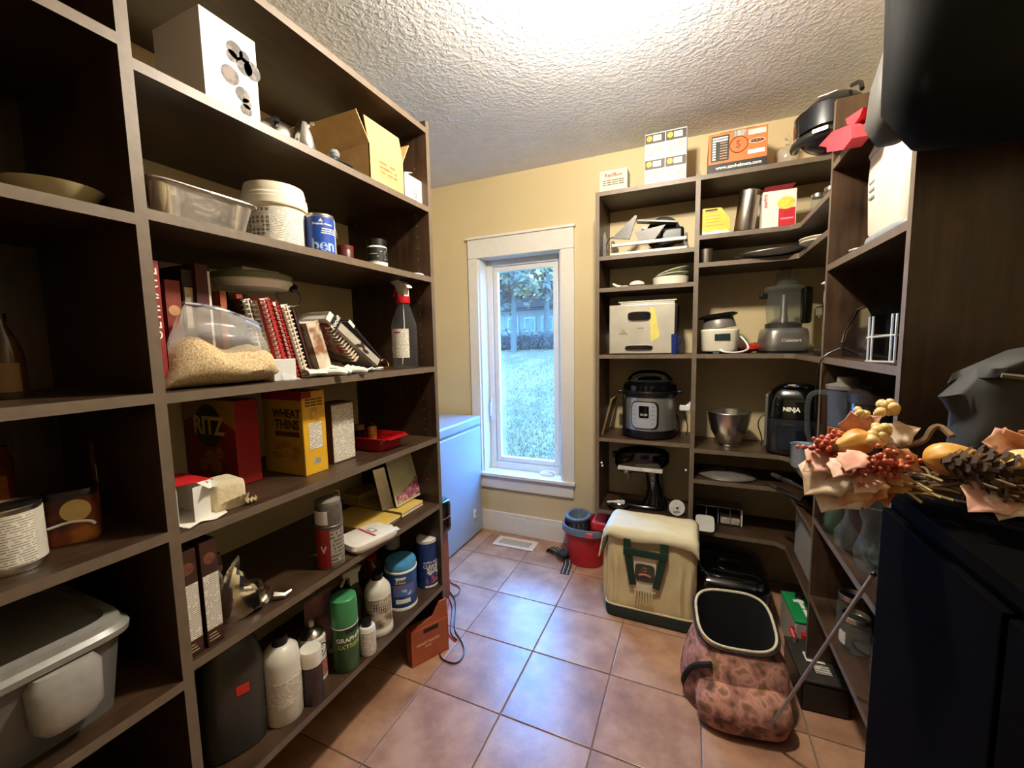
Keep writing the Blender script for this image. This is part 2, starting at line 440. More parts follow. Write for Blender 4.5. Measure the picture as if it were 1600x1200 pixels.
lawn['kind'] = 'structure'
g = G(); rr = random.Random(3)
for _ in range(9000):
    y = 3.4 + 14 * rr.random() ** 1.5; x = -y * (.30 + .16 * rr.random()); z = gz(x, y) - .005; h = .03 + .05 * rr.random(); a = rr.random() * 3
    dx, dy = .012 * math.cos(a), .012 * math.sin(a)
    g.add([(x - dx, y - dy, z), (x + dx, y + dy, z), (x + rr.uniform(-.03, .03), y + rr.uniform(-.03, .03), z + h)], [(0, 1, 2)])
tag(part(None, 'grass', g, M('frosted_blades', '#6e532f', .9, var=.25, scale=3), 0, kind='stuff'), 'frosted short grass on the lawn outside the window', 'grass')
BARK = M('grey_bark', '#463c2c', .9, var=.3, scale=12)
def tree(x, y, h, rx, label, stops, n, seed, trunk=.14):
    rr = random.Random(seed); z0 = gz(x, y)
    t = thing('tree', label, 'tree', (x, y, z0), 0, 'trees beyond the lawn')
    g = G().tube([(0, 0, -.1), (.05, 0, h * .4), (0, .05, h * .9)], [trunk, trunk * .8, trunk * .4], 8, smooth=1)
    for k in range(9):
        a = rr.random() * 6.28; zz = h * (.35 + .05 * k); L = rx * .8
        g.tube([(0, 0, zz), (L * .5 * math.cos(a), L * .5 * math.sin(a), zz + .3), (L * math.cos(a), L * math.sin(a), zz + .35)], [.05, .03, .015], 5)
    part(t, 'trunk', g, BARK)
    g = G(); cl = [(Vector((rr.gauss(0, rx * .42), rr.gauss(0, rx * .42), h * (.32 + .68 * rr.random()))), rx * rr.uniform(.2, .42)) for _ in range(34)]
    for _ in range(n):
        c, r = rr.choice(cl); p = c + Vector((rr.gauss(0, r * .5), rr.gauss(0, r * .5), rr.gauss(0, r * .42)))
        s = rr.uniform(.07, .17) * (1.9 if y > 20 else 1.15); u = Vector((rr.gauss(0, 1), rr.gauss(0, 1), rr.gauss(0, .6))).normalized(); w = u.orthogonal().normalized()
        g.add([p - u * s, p + w * s * .6, p + u * s, p - w * s * .6], [(0, 1, 2, 3)])
    o = part(t, 'foliage', g, patches('foliage_%d' % seed, stops, .6, .8), 0); o['kind'] = 'stuff'
S1 = [(.35, '#3c3524'), (.55, '#6a5a38'), (.7, '#98794a')]; S2 = [(.35, '#7a6238'), (.55, '#a88148'), (.7, '#c79e60')]
tree(-10.4, 25, 8, 3.0, 'dark low tree close behind the left end of the house', S1, 4200, 7)
tree(-7.9, 25.5, 8, 3.0, 'pale low tree close behind the middle of the house', S2, 4200, 8)
tree(-7.2, 16.6, 7.5, 2.2, 'dark bluish tree at the left edge of the window view', S1, 4200, 1)
tree(-6.0, 17.5, 8.0, 2.4, 'pale frosted tree filling the right of the window view', S2, 4800, 2)
tree(-9.6, 22, 9.5, 3.0, 'dark tall tree behind the house, left in the window', S1, 4200, 3)
tree(-7.6, 27, 12, 3.6, 'pale tall tree furthest behind the house', S2, 5200, 4)
tree(-11.8, 28, 12, 4, 'dark tall tree furthest left behind the house', S1, 4600, 5)
tree(-5.2, 23, 9, 2.6, 'pale bushy tree behind the right end of the house', S2, 3600, 6)
# low dark hedge and the neighbouring house behind it
for k in range(7):
    x = -9.6 + k * .82; y = 17.6 + .2 * math.sin(k * 2.1)
    g = G(); rr = random.Random(40 + k)
    for _ in range(900):
        p = Vector((rr.gauss(0, .28), rr.gauss(0, .25), abs(rr.gauss(0, .30))))
        s = rr.uniform(.03, .08); u = Vector((rr.gauss(0, 1), rr.gauss(0, 1), rr.gauss(0, 1))).normalized(); w = u.orthogonal().normalized()
        g.add([p - u * s, p + w * s * .6, p + u * s, p - w * s * .6], [(0, 1, 2, 3)])
    o = part(None, 'shrub', g, M('dark_hedge', '#2c2a20', .85, var=.4, scale=3), 0, loc=(x, y, gz(x, y)))
    tag(o, ['leftmost', 'second', 'third', 'fourth', 'fifth', 'sixth', 'rightmost'][k] + ' low dark shrub from the left in the hedge before the house', 'shrub', 'hedge shrubs beyond the lawn')
hx, hy = -9.4, 19.6; hz = gz(-8, 19.6)
hs = thing('house', 'pale neighbouring house with white framed windows seen through the window', 'house', (hx, hy, hz))
part(hs, 'wall', G().box(0, 7, 0, 4, -.3, 1.75), M('pale_siding', '#6a5c48', .8, var=.08, scale=4))
part(hs, 'roof', G().prism([(-.4, 1.75), (7.4, 1.75), (7.0, 2.3), (0, 2.3)], 0, 0.1, Matrix.Translation((0, -.3, 0)) @ Matrix.Rotation(PI / 2, 4, 'X')).box(-.4, 7.4, -.4, 4.4, 1.7, 1.8), M('slate_roof', '#3a3428', .8, var=.2, scale=6))
for k in range(7):
    x = .6 + k * .92
    w = part(hs, 'window', G().box(x, x + .6, -.06, 0, .62, 1.35), M('white_window_frame', '#7a776e', .5, var=.03))
    for c in range(2):
        part(w, 'pane', G().box(x + .06 + c * .26, x + .28 + c * .26, -.075, -.06, .7, 1.27), M('dark_window_pane', '#14181c', .15, var=.1))
part(hs, 'plinth', G().box(-.05, 7.05, -.05, 0, -.3, .42), M('dark_plinth', '#201d18', .8, var=.1))

# ------------------------------------------------------------------ shelving
WX_, WY_, WZ_ = (wood('dark_laminate_' + a, a, '#160e08', '#4e3724') for a in 'xyz')
EDGE = M('lit_edge_band', '#685a4a', .45, var=.12, scale=40)  # front edge banding coloured lighter, painting in the light it catches
def board(parent, name, g, m, edge_dirs):
    me = g.mesh(name, [m, EDGE], 30)
    for p in me.polygons:
        p.material_index = 1 if any(p.normal.dot(Vector(d)) > .9 for d in edge_dirs) else 0
    return link(name, me, parent)
TH = .0215
left = thing('shelving_unit', 'tall dark brown shelving along the left wall, packed with food and cleaning bottles', 'shelves')
PX, MX, NY = (1, 0, 0), (-1, 0, 0), (0, -1, 0)
AX = -1.0
for y0 in (-.42, .466, 1.458):
    board(left, 'upright', G().box(XL, AX, y0, y0 + .0215, 0, 2.231), WZ_, [PX])
BAYB = [1.898, 1.618, 1.247, .943, .648, .272]
BAYA = [1.93, 1.603, 1.25, .957, .62, .272]
for z in BAYB: board(left, 'shelf', G().box(XL, AX, .4875, 1.458, z - TH, z), WY_, [PX])
for z in BAYA: board(left, 'shelf', G().box(XL, AX, -.3985, .466, z - TH, z), WY_, [PX])
for y0, y1 in ((-.3985, .466), (.4875, 1.458)):
    board(left, 'top_board', G().box(XL, AX, y0, y1, 2.183, 2.204), WY_, [PX])
board(left, 'added_dark_back', G().box(XL + .0005, XL + .006, -.3985, .466, 0, 2.183), WZ_, [])  # dark board added so the near bay reads as deep shade
STEEL = M('brushed_steel', '#b9b4ab', .28, 1, var=.06)
pin = G().lathe([(.0035, 0), (.0035, .008), (0, .008)], 8, M4=Matrix.Rotation(PI / 2, 4, 'X')).mesh('shelf_pin', STEEL)
for z in BAYB[:5]:
    for x in (-1.06, -1.38): link('shelf_pin', pin, left, (x, 1.458, z - TH - .006))
hole = G().lathe([(.0028, 0), (.0028, .0006), (0, .0006)], 8, M4=Matrix.Rotation(PI / 2, 4, 'X')).mesh('pin_hole', M('pin_hole_metal', '#8f8577', .4, .5))
for k in range(30): link('pin_hole', hole, left, (-1.06, 1.458, .75 + k * .045))

YF = 2.26; BX = .42; Y1 = 1.80; Y2 = 1.195
corner = thing('shelving_unit', 'dark brown corner shelving on the window wall and right wall, full of appliances', 'shelves')
board(corner, 'upright', G().box(-.493, -.4715, YF, D, .371, 2.125), WZ_, [NY])
board(corner, 'upright', G().box(-.006, .0155, YF, D, 0, 2.135), WZ_, [NY])
board(corner, 'upright', G().box(BX, XR, Y1 - TH, Y1, 0, 2.13), WZ_, [MX])
board(corner, 'upright', G().box(BX, XR, Y2 - TH, Y2, 0, 2.13), WZ_, [MX])
LB = [1.792, 1.625, 1.268, .808, .393]
for z in LB: board(corner, 'shelf', G().box(-.4715, -.006, YF, D, z - TH, z), WX_, [NY])
board(corner, 'top_board', G().box(-.4715, -.006, YF, D, 2.103, 2.125), WX_, [NY])
def lshelf(z, nm='shelf'):
    c = .035
    P = [(.0155, YF), (BX - c, YF), (BX, YF - c), (BX, Y1), (XR, Y1), (XR, D), (.0155, D)]
    me = G().prism(P, z - TH, z).mesh(nm, [WX_, EDGE], 30)
    for p in me.polygons:
        n = p.normal; p.material_index = 1 if (n.y < -.3 or n.x < -.3) and abs(n.z) < .5 and p.center.y < YF + .01 and p.center.x > 0.0155 else 0
    return link(nm, me, corner)
RB = [1.845, 1.713, 1.268, .786, .627, .357]
for z in RB: lshelf(z)
board(corner, 'top_board', G().box(.0155, XR, YF, D, 2.103, 2.125), WX_, [NY])
RS = [1.925, 1.588, 1.270, .680, .378]
for z in RS: board(corner, 'shelf', G().box(BX, XR, Y2, Y1 - TH, z - TH, z), WY_, [MX])
pinw = G().lathe([(.006, 0), (.006, .006), (.003, .010), (0, .010)], 10, M4=Matrix.Rotation(PI / 2, 4, 'X')).mesh('shelf_pin', M('white_nylon', '#dcd8d0', .4))
for x, z in ((-.462, rowZ(-.462, YF, 725)), (-.022, rowZ(-.022, YF, 737)), (-.458, .64)): link('shelf_pin', pinw, corner, (x, YF, z) if False else (x + .0, YF + .03, z))
# ------------------------------------------------------------------ shared materials
CARD = M('brown_cardboard', '#c89f66', .8, var=.1, scale=25)
PAPER = M('white_paper', '#e8e4d8', .6, var=.03)
BLACKP = M('black_plastic', '#0d0d0e', .35, var=.2)
BLACKG = M('gloss_black_enamel', '#070707', .12, var=.1, coat=.5)
CHROME = M('chrome', '#cfcac0', .14, 1, var=.03)
RED = M('red_plastic', '#b0161e', .4, var=.08)
INKD = M('dark_ink', '#1d1a18', .6); INKW = M('white_ink', '#f0ece2', .5, var=.02); INKR = M('red_ink', '#a51d1f', .5); INKB = M('brown_ink', '#3e2a1c', .6)
GREYP = M('grey_plastic', '#7d8388', .4, var=.06)
SMALLPRINT = printed('small_print_panel', '#e6dfd0', '#6f665a', .0046, .45, 120)
FOIL = M('crumpled_foil', '#dcd8d0', .3, 1, var=.05, scale=18, bump=.5, bdist=.006, bscale=14)
GLASS = glassy('clear_glass', (.92, .95, .94), .90, .04, (.22, .24, .24))
CLEARP = glassy('clear_plastic', (.96, .97, .97), .93, .08, (.2, .21, .22))

def aabox(name, label, cat, x0, x1, y0, y1, z, h, mat, bev=.0015, group=None, body='body'):
    """upright carton: returns the thing and its half sizes; local origin at the middle of its base"""
    t = thing(name, label, cat, ((x0 + x1) / 2, (y0 + y1) / 2, z), 0, group)
    a, b = (x1 - x0) / 2, (y1 - y0) / 2
    part(t, body, G().box(-a, a, -b, b, 0, h, bev), mat)
    return t, a, b
def panel(t, face, u0, u1, v0, v1, at, mat, name='label_panel'):
    return part(t, name, rect(G(), face, u0, u1, v0, v1, at), mat, 0)
def bottle(name, label, cat, loc, prof, mat, cap=None, capmat=None, seg=28, group=None, rot=0, body='body', sy=1):
    t = thing(name, label, cat, loc, rot, group)
    part(t, body, G().lathe(prof, seg, sy=sy), mat)
    if cap: part(t, 'cap', G().lathe(cap, 20), capmat)
    return t
def band(t, r, z0, z1, mat, a0=0, a1=2 * PI, name='label_panel', e=.0008, seg=40):
    """label wrapped round a can between two angles measured from the local front"""
    g = G(); n = max(4, int(seg * abs(a1 - a0) / (2 * PI)))
    rs = [[Vector(((r + k) * math.sin(a0 + (a1 - a0) * i / n), -(r + k) * math.cos(a0 + (a1 - a0) * i / n), z)) for i in range(n + 1)] for z, k in ((z0, 0), (z0, e), (z1, e), (z1, 0))]
    g.rings(rs, False, False, False); return part(t, name, g, mat)

# ================================================================== LEFT UNIT, top shelf
z = BAYB[0] + .0005
y0, y1 = colX(322, -1.02, z), colX(408, -1.02, z)
t, a, b = aabox('printed_box', 'white box printed with dark fruit on the top left shelf', 'box', -1.2, -1.02, y0, y1, z, .2, PAPER)
g = G(); rr = random.Random(5)
for k in range(9):
    cy, cz, r = b * rr.uniform(-.1, .85), rr.uniform(.02, .16), rr.uniform(.012, .022)
    g.lathe([(r, 0), (r, .0008), (0, .0008)], 14, M4=Matrix.Translation((a, cy, cz)) @ Matrix.Rotation(PI / 2, 4, 'Y'))
part(t, 'printed_fruit', g, patches('dark_fruit_print', [(.4, '#2c2622'), (.6, '#6d5c50')], 60))
loc, r, h = cyl_at(418, 444, z, 186, X=-1.06)
t = thing('pot_lid', 'small steel pot lid standing on edge beside the printed box', 'lid', (loc[0], loc[1], z + .035), (R_(62), 0, R_(60)))
part(t, 'dome', G().lathe([(.038, -.008), (.038, 0), (.030, .008), (.012, .013), (0, .013)], 24), STEEL); part(t, 'knob', G().lathe([(.004, .012), (.004, .02), (.011, .024), (.009, .031), (0, .032)], 14), BLACKP)
loc, r, h = cyl_at(459, 493, z, 199, X=-1.06)
t = thing('steel_creamer', 'small shiny steel pouring jug on the top left shelf', 'jug', loc, 2.2)
part(t, 'body', G().lathe([(.034, 0), (.036, .006), (.03, .05), (.018, .085), (.016, .09), (.013, .09), (.02, .05), (.026, .01), (0, .008)], 24), CHROME)
part(t, 'spout', G().tube([(0, -.014, .083), (0, -.024, .092), (0, -.032, .093)], [.008, .006, .004], 8), CHROME)
part(t, 'handle', G().tube([(0, .018, .08), (0, .042, .07), (0, .046, .04), (0, .03, .025)], .003, 8, smooth=2), CHROME)
# long steel lid with a round knob
yc = (colX(507, -1.03, z) + colX(560, -1.03, z)) / 2
t = thing('knobbed_cover', 'flat steel lid with black rim and round knob lying beside the carton', 'pot cover', (-1.06, yc, z), (0, 0, R_(8)))
part(t, 'plate', G().lathe([(.0, .001), (.062, .001), (.066, .006), (.05, .014), (.02, .024), (0, .025)], 32, sx=.8), STEEL)
part(t, 'rim', G().tube([(.054 * math.cos(k * PI / 16), .068 * math.sin(k * PI / 16), .006) for k in range(32)], .005, 6, True), BLACKP)
part(t, 'knob', G().lathe([(.005, .024), (.006, .036), (.014, .04), (.017, .05), (.012, .06), (0, .062)], 18), GREYP)
# open cardboard carton
xf = -1.02; y0 = colX(581, xf, z); y1 = colX(634, xf, z); h = rowZ(xf, y0, 222) - z
t = thing('cardboard_box', 'open brown cardboard box with raised flaps on the top left shelf', 'box', (xf - .12, (y0 + y1) / 2, z))
w = (y1 - y0) / 2; dpt = .115; tk = .003
g = G().box(-dpt, dpt, -w, w, 0, tk).box(dpt - tk, dpt, -w, w, 0, h).box(-dpt, -dpt + tk, -w, w, 0, h).box(-dpt, dpt, -w, -w + tk, 0, h).box(-dpt, dpt, w - tk, w, 0, h)
part(t, 'body', g, CARD)
def flap(t, M4, lx, ly): part(t, 'flap', G().box(-lx, lx, 0, ly, 0, tk, M4=M4), CARD)
flap(t, Matrix.Translation((dpt - tk, 0, h)) @ Matrix.Rotation(PI / 2, 4, 'Z') @ Matrix.Rotation(R_(80), 4, 'X') @ Matrix.Translation((0, 0, 0)), w, .095)
flap(t, Matrix.Translation((0, -w + tk, h)) @ Matrix.Rotation(PI, 4, 'Z') @ Matrix.Rotation(R_(55), 4, 'X'), dpt, .10)
flap(t, Matrix.Translation((0, w - tk, h)) @ Matrix.Rotation(R_(62), 4, 'X'), dpt, .09)
for k, s in enumerate(('PLACE ON', 'SHELF', 'HANDLE', 'WITH CARE')): pass
panel(t, '+x', -w * .45, w * .55, .04, h * .72, dpt, printed('carton_stencil', '#c89f66', '#4d3218', .016, .55, 60), 'printed_stencil')
y0, y1 = colX(634, -1.03, z), colX(664, -1.03, z)
t, a, b = aabox('bulb_box', 'small white light bulb box at the right end of the top left shelf', 'box', -1.14, -1.03, y0, y1, z, rowZ(-1.03, (y0 + y1) / 2, 278) - z, PAPER)
g = G().tube([(a + .001, .012 * math.sin(k * PI / 8), .05 + .014 * math.cos(k * PI / 8)) for k in range(16)], .0011, 5, True)
g.tube([(a + .001, -.006, .038), (a + .001, -.005, .027), (a + .001, .005, .027), (a + .001, .006, .038)], .0011, 5)
part(t, 'printed_bulb', g, INKD); panel(t, '+x', -.012, .012, .012, .017, a, INKD, 'printed_line')
part(t, 'flap', G().box(-a, a, 0, .05, 0, .002, M4=Matrix.Translation((0, -b, .0 + rowZ(-1.03, (y0 + y1) / 2, 278) - z)) @ Matrix.Rotation(R_(16), 4, 'X')), PAPER)

# ================================================================== LEFT UNIT, second shelf
z = BAYB[1] + .0005
xf = -1.015; y0 = colX(229, xf, z) ; y1 = colX(408, xf, z); h = rowZ(xf, (y0 + y1) / 2, 300) - z
h = .075
t = thing('roasting_pan', 'crinkled aluminium foil roasting pan on the second left shelf', 'pan', (xf - .11, (y0 + y1) / 2 + .012, z))
L = (y1 - y0) / 2
g = G(); N = 220
def panring(z_, k, wob=0): 
    def f(v):
        a = math.atan2(v.y / L, v.x / .1); return Vector((v.x - math.copysign(wob * .22 * (.5 + .5 * math.cos(v.y * 130)) ** 3, v.x) * (1 if abs(v.x) > .06 else 0), v.y, v.z))
    return superring(0, 0, z_, .10 * k, L * k * (.98 if k < 1 else 1), 7, N, f)
g.rings([panring(0, .86, .035), panring(h * .3, .89, .045), panring(h * .93, .97, .04), panring(h, 1.02), panring(h + .003, 1.03), panring(h + .002, .97), panring(.006, .85, .02)], True, True)
part(t, 'pan_shell', g, FOIL, 25); part(t, 'rolled_rim', G().tube([p for p in superring(0, 0, h + .001, .103, L * 1.025, 7, 64)], .003, 6, True), M('bright_foil', '#dcd6ca', .2, 1))
loc, r, h = cyl_at(381, 486, z, 290, X=-1.14)
h = rowZ(loc[0], loc[1], 297) - z
t = thing('lidded_bucket', 'large white plastic bucket with ridged lid and printed label', 'bucket', loc, R_(60))
CREAM = M('cream_plastic', '#e6ddc6', .42, var=.03)
part(t, 'body', G().lathe([(r * .84, 0), (r * .86, .004), (r * .93, h * .68), (r * .93, h * .7)], 40), CREAM)
part(t, 'lid', G().lathe([(r * .98, h * .66), (r, h * .68), (r, h * .78), (r * .985, h * .79), (r * .985, h * .83), (r * .94, h * .86), (r * .94, h * .92), (r * .9, h), (r * .84, h), (r * .82, h * .96), (0, h * .96)], 40), CREAM, 18)
band(t, r * .925, h * .07, h * .62, SMALLPRINT, -1.3, .9); band(t, r * .926, h * .10, h * .60, printed('grey_print_block', '#cfc8b8', '#3c3833', .011, .72, 45), -1.25, -.35)
loc, r, h = cyl_at(480, 526, z, 340, X=-1.055)
t = thing('paint_can', 'blue labelled paint can beside the white bucket', 'can', loc, R_(62))
BLUE = M('blue_label', '#1b47a6', .4, var=.1, scale=12)
part(t, 'body', G().lathe([(r, 0), (r * 1.01, .003), (r, .006), (r, h * .96), (r * 1.015, h * .965), (r * 1.015, h * .985), (r, h)], 36), STEEL)
part(t, 'lid', G().lathe([(r * .97, h), (r * .97, h + .003), (r * .82, h + .003), (r * .8, h), (0, h)], 32), STEEL)
band(t, r, h * .03, h * .93, BLUE, -2.2, .95); band(t, r, h * .03, h * .93, SMALLPRINT, .95, 1.6)
text(t, 'ben', h * .42, (0, 0, h * .2), M('pale_blue_ink', '#a9c4ee', .5), wrap=r + .0012, bold=.0012, rotz=-.1)
text(t, 'Benjamin Moore', .0085, (0, 0, h * .75), INKW, wrap=r + .0012, bold=.0003, rotz=-.1)
part(t, 'printed_triangle', G().add([(-.010 - .006, -math.sqrt((r + .0012) ** 2 - .016 ** 2), h * .80), (-.010 + .008, -(r + .0012), h * .80), (-.009, -(r + .0012), h * .89)], [(0, 1, 2)]), INKW, 0)
for k in range(3): smudge(t, (6, 4, 3 + k), .0055, (0, 0, h * (.63 - k * .055)), INKW, wrap=r + .0012, rotz=.35)
part(t, 'handle', G().tube([(r * 1.02, 0, h * .82), (r * 1.1, -.01, h * .6), (r * 1.02, -r * .55, h * .45)], .0012, 6, smooth=2), STEEL)
loc, r, h = cyl_at(528, 554, z, 385, X=-1.12)
t = bottle('small_tin', 'small dark red tin behind the paint can', 'tin', loc, [(r, 0), (r, h * .8), (r * .97, h * .82)], M('maroon_tin', '#4a1210', .4), [(r * 1.02, h * .78), (r * 1.02, h), (0, h)], M('maroon_lid', '#5c1a16', .4))
loc, r, h = cyl_at(574, 607, z, 376, X=-1.12)
h = max(h, .09)
t = bottle('supplement_jar', 'black and white labelled jar on the second left shelf', 'jar', loc, [(r * .95, 0), (r, .004), (r, h * .75), (r * .9, h * .8), (r * .85, h * .82)], PAPER, [(r * .95, h * .8), (r * .95, h), (0, h)], BLACKP, rot=R_(60))
band(t, r, h * .3, h * .74, printed('black_label_print', '#14120f', '#a89f8f', .009, .4, 70, thresh=.55))
part(thing('jar_lid', 'flat white plastic jar lid at the right end of the second left shelf', 'lid', (-1.04, (colX(640, -1.04, z) + colX(661, -1.04, z)) / 2, z)), 'disc', G().lathe([(.03, 0), (.03, .006), (.026, .009), (0, .009)], 24), WHITE)

# ================================================================== LEFT UNIT, third shelf: cookbooks, oats, sprayer
z = BAYB[2] + .0005
def book(name, label, px0, px1, xf, ytop, depth, cover, lean=0, spine=None, comb=None, group='cookbooks on the third left shelf', pages=True):
    """standing book, spine to the room; leans by rotating about its lower edge"""
    ya, yb = colX(px0, xf, z), colX(px1, xf, z); w = abs(yb - ya); h = rowZ(xf, ya, ytop) - z
    t = thing(name, label, 'book', (xf, min(ya, yb), z), (R_(lean), 0, 0), group)
    if pages: part(t, 'pages', G().box(-depth + .003, -.002, .002, w - .002, .003, h - .003), PAPER)
    g = G().box(-depth, 0, 0, .002, 0, h).box(-depth, 0, w - .002, w, 0, h)
    if not comb: g.box(-.002, 0, 0, w, 0, h)
    part(t, 'cover', g, cover)
    if comb:
        g = G(); n = int(h / .0125)
        for k in range(n): g.tube([(-.012, w * .12, .008 + k * .0125), (.005, w * .02, .008 + k * .0125), (.009, w * .5, .008 + k * .0125), (.005, w * .98, .008 + k * .0125), (-.012, w * .88, .008 + k * .0125)], .0022, 5, smooth=1)
        g.box(.004, .010, w * .42, w * .58, .004, h - .004)
        part(t, 'comb_binding', g, comb)
    return t, w, h
DRED = M('dark_red_cloth_cover', '#86140f', .6, var=.15); DRED2 = M('brick_red_cover', '#7c2a18', .55, var=.2, scale=15)
t, w, h = book('cookbook', 'tall red cookbook with upright white lettering at the left end', 240, 268, -1.07, 404, .24, DRED)
text(t, 'ULTIMATE', .034, (.0006, w * .5, h * .67), INKW, '+x', roll=PI / 2, sx=1.0)
t, w, h = book('cookbook', 'orange red cookbook with a round emblem right of the tall red one', 271, 297, -1.13, 436, .2, DRED2)
part(t, 'printed_emblem', G().lathe([(w * .35, 0), (w * .35, .0008), (0, .0008)], 18, M4=Matrix.Translation((0, w * .5, h * .72)) @ Matrix.Rotation(PI / 2, 4, 'Y')), M('tan_ink', '#b88a5a', .6))
t, w, h = book('cookbook', 'dark cookbook with a pale title behind the bag of oats', 298, 318, -1.14, 420, .2, M('dark_brown_cover', '#2c1512', .6)); panel(t, '+x', w * .2, w * .8, h * .5, h * .85, 0, M('cream_title', '#b9a88c', .6, var=.3, scale=60), 'title_label')
t, w, h = book('cookbook', 'maroon cookbook with white page edges behind the bag of oats', 319, 342, -1.13, 411, .2, M('maroon_cover', '#471210', .6)); panel(t, '+x', w * .85, w, h * .02, h * .95, 0, PAPER, 'page_edge')
book('cookbook', 'thin orange cookbook under the stacked dishes', 354, 366, -1.13, 454, .2, M('orange_cover', '#a4552a', .6))
book('cookbook', 'thick charcoal cookbook under the stacked dishes', 367, 396, -1.14, 456, .2, M('charcoal_cover', '#211f1c', .6, var=.3, scale=40))
book('cookbook', 'slim terracotta cookbook beside the black comb bound books', 397, 408, -1.12, 460, .2, M('terracotta_cover', '#a23a22', .6), 8)
COMBW = M('ivory_comb', '#d8cfba', .5)
book('comb_bound_book', 'black comb bound cookbook, left one of two', 411, 422, -1.09, 466, .19, M('black_cover', '#12100f', .6), 11, comb=COMBW)
book('comb_bound_book', 'black comb bound cookbook, right one of two', 425, 436, -1.08, 468, .19, MATS['black_cover'], 12, comb=COMBW)
RC = M('scarlet_comb', '#a3191a', .45); RCO = M('scarlet_cover', '#9c1717', .5)
book('comb_bound_book', 'thick scarlet comb bound cookbook', 441, 456, -1.06, 465, .19, RCO, 13, comb=RC)
book('comb_bound_book', 'thin scarlet comb bound cookbook', 460, 468, -1.06, 470, .19, RCO, 14, comb=RC)
book('comb_bound_book', 'white comb bound cookbook right of the scarlet pair', 472, 484, -1.07, 474, .19, M('brown_cover', '#4a2a1d', .6), 15, comb=COMBW)
book('cookbook', 'thin dark red cookbook right of the white comb binding', 487, 492, -1.09, 482, .19, M('oxblood_cover', '#3f1513', .6), 15)
book('cookbook', 'pale cookbook with a food photograph on its spine side', 502, 522, -1.08, 503, .17, patches('pale_cover_photo', [(.35, '#8c5c3c'), (.5, '#c9bba6'), (.6, '#d9d0c0')], 18), 16)
# slumped books near the sprayer
def slumped(name, label, pxa, pya, pxb, pyb, xf, thick, depth, cover, comb=None):
    ya, yb = colX(pxa, xf, z), colX(pxb, xf, z); za, zb = rowZ(xf, ya, pya), rowZ(xf, yb, pyb)
    L = math.hypot(yb - ya, za - zb); ang = math.atan2(yb - ya, za - zb)
    t = thing(name, label, 'book', (xf, yb, max(zb, z)), (ang, 0, 0), 'cookbooks on the third left shelf')
    part(t, 'pages', G().box(-depth + .004, -.003, .002, thick - .002, .004, L - .004), PAPER)
    part(t, 'cover', G().box(-depth, 0, 0, .002, 0, L).box(-depth, 0, thick - .002, thick, 0, L).box(-.002, 0, 0, thick, 0, L), cover)
    if comb:
        g = G(); n = int(L / .0135)
        for k in range(n): g.tube([(-.014, -.002, .01 + k * .0135), (.004, -.004, .01 + k * .0135), (.006, thick, .01 + k * .0135)], .0024, 5)
        part(t, 'comb_binding', g, comb)
    return t, L
t, L = slumped('comb_bound_book', 'slumped comb bound cookbook with a food photo cover', 514, 506, 557, 566, -1.07, .02, .17, patches('food_photo_cover', [(.3, '#3a2417'), (.45, '#9b8466'), (.55, '#8f1d15'), (.65, '#d6c5a8')], 14), COMBW)
GREYC = M('grey_magazine_cover', '#b3aa9c', .45, var=.08)
t, L = slumped('magazine', 'slumped grey food magazine with black title block', 514, 498, 590, 572, -1.055, .03, .16, GREYC)
part(t, 'title_block', G().box(.0002, .0012, .0, .03, L * .80, L * .93), INKD, 0); part(t, 'white_edge', G().box(.0002, .0012, 0, .03, L * .93, L), PAPER, 0)
text(t, 'Food!', .022, (.0016, .015, L * .865), INKW, '+x', bold=.0004)
g = G()
for cy, cz, an in ((.010, L * .42, .5), (.020, L * .36, -.4), (.012, L * .28, .2)):
    g.add([Matrix.Rotation(an, 3, 'X') @ Vector((0, yy, zz)) + Vector((.0014, cy, cz)) for yy, zz in ((0, -.018), (.006, -.006), (.005, .008), (0, .018), (-.005, .008), (-.006, -.006))], [(0, 1, 2, 3, 4, 5)])
part(t, 'printed_leaves', g, M('dark_maroon_ink', '#3a1c18', .6), 0)
t, L = slumped('magazine', 'dark magazine tilted behind the grey food magazine', 548, 503, 600, 568, -1.13, .012, .16, INKD); part(t, 'white_edge', G().box(.0002, .0012, 0, .012, L * .86, L), PAPER, 0)
# stacked dishes lying on the cookbooks
zt = rowZ(-1.2, colX(405, -1.2, z), 452)
yc = colX(407, -1.2, z); rr_ = abs(colX(352, -1.2, z) - colX(463, -1.2, z)) / 2 * .93
t = thing('baking_dish', 'round white baking dish with green rim lying on the cookbooks', 'dish', (-1.2, yc, zt))
part(t, 'dish', G().lathe([(rr_ * .85, 0), (rr_, .018), (rr_ * 1.0, .022), (rr_ * .82, .006), (0, .006)], 40), M('ivory_stoneware', '#d8cfc0', .35, var=.04))
part(t, 'rim', G().lathe([(rr_ * 1.0, .0215), (rr_ * 1.0, .038), (rr_ * .96, .04), (rr_ * .94, .024)], 40, cap0=False, cap1=False), M('olive_stoneware', '#6c7355', .4))
zz = zt + .0405; ya, yb = colX(379, -1.15, zz), colX(438, -1.15, zz)
t = thing('booklet', 'thin greenish booklet lying on top of the stacked dishes', 'booklet', (-1.2, (ya + yb) / 2, zz)); w = (yb - ya) / 2
part(t, 'cover', G().box(-.05, .05, -w, w, 0, .002).box(-.05, .05, -w, w, .012, .014).box(-.05, -.048, -w, w, 0, .014), M('sage_cover', '#7c7a62', .6)); part(t, 'pages', G().box(-.047, .048, -w + .002, w - .002, .002, .012), PAPER)
loc, r, h = cyl_at(441, 479, z, 420, X=-1.17)
zz = rowZ(loc[0], loc[1], 466)
t = thing('saucepan_lid', 'round glass lid resting tilted on the comb bound books', 'lid', (loc[0], loc[1], zz + .005), (R_(60), 0, R_(70)))
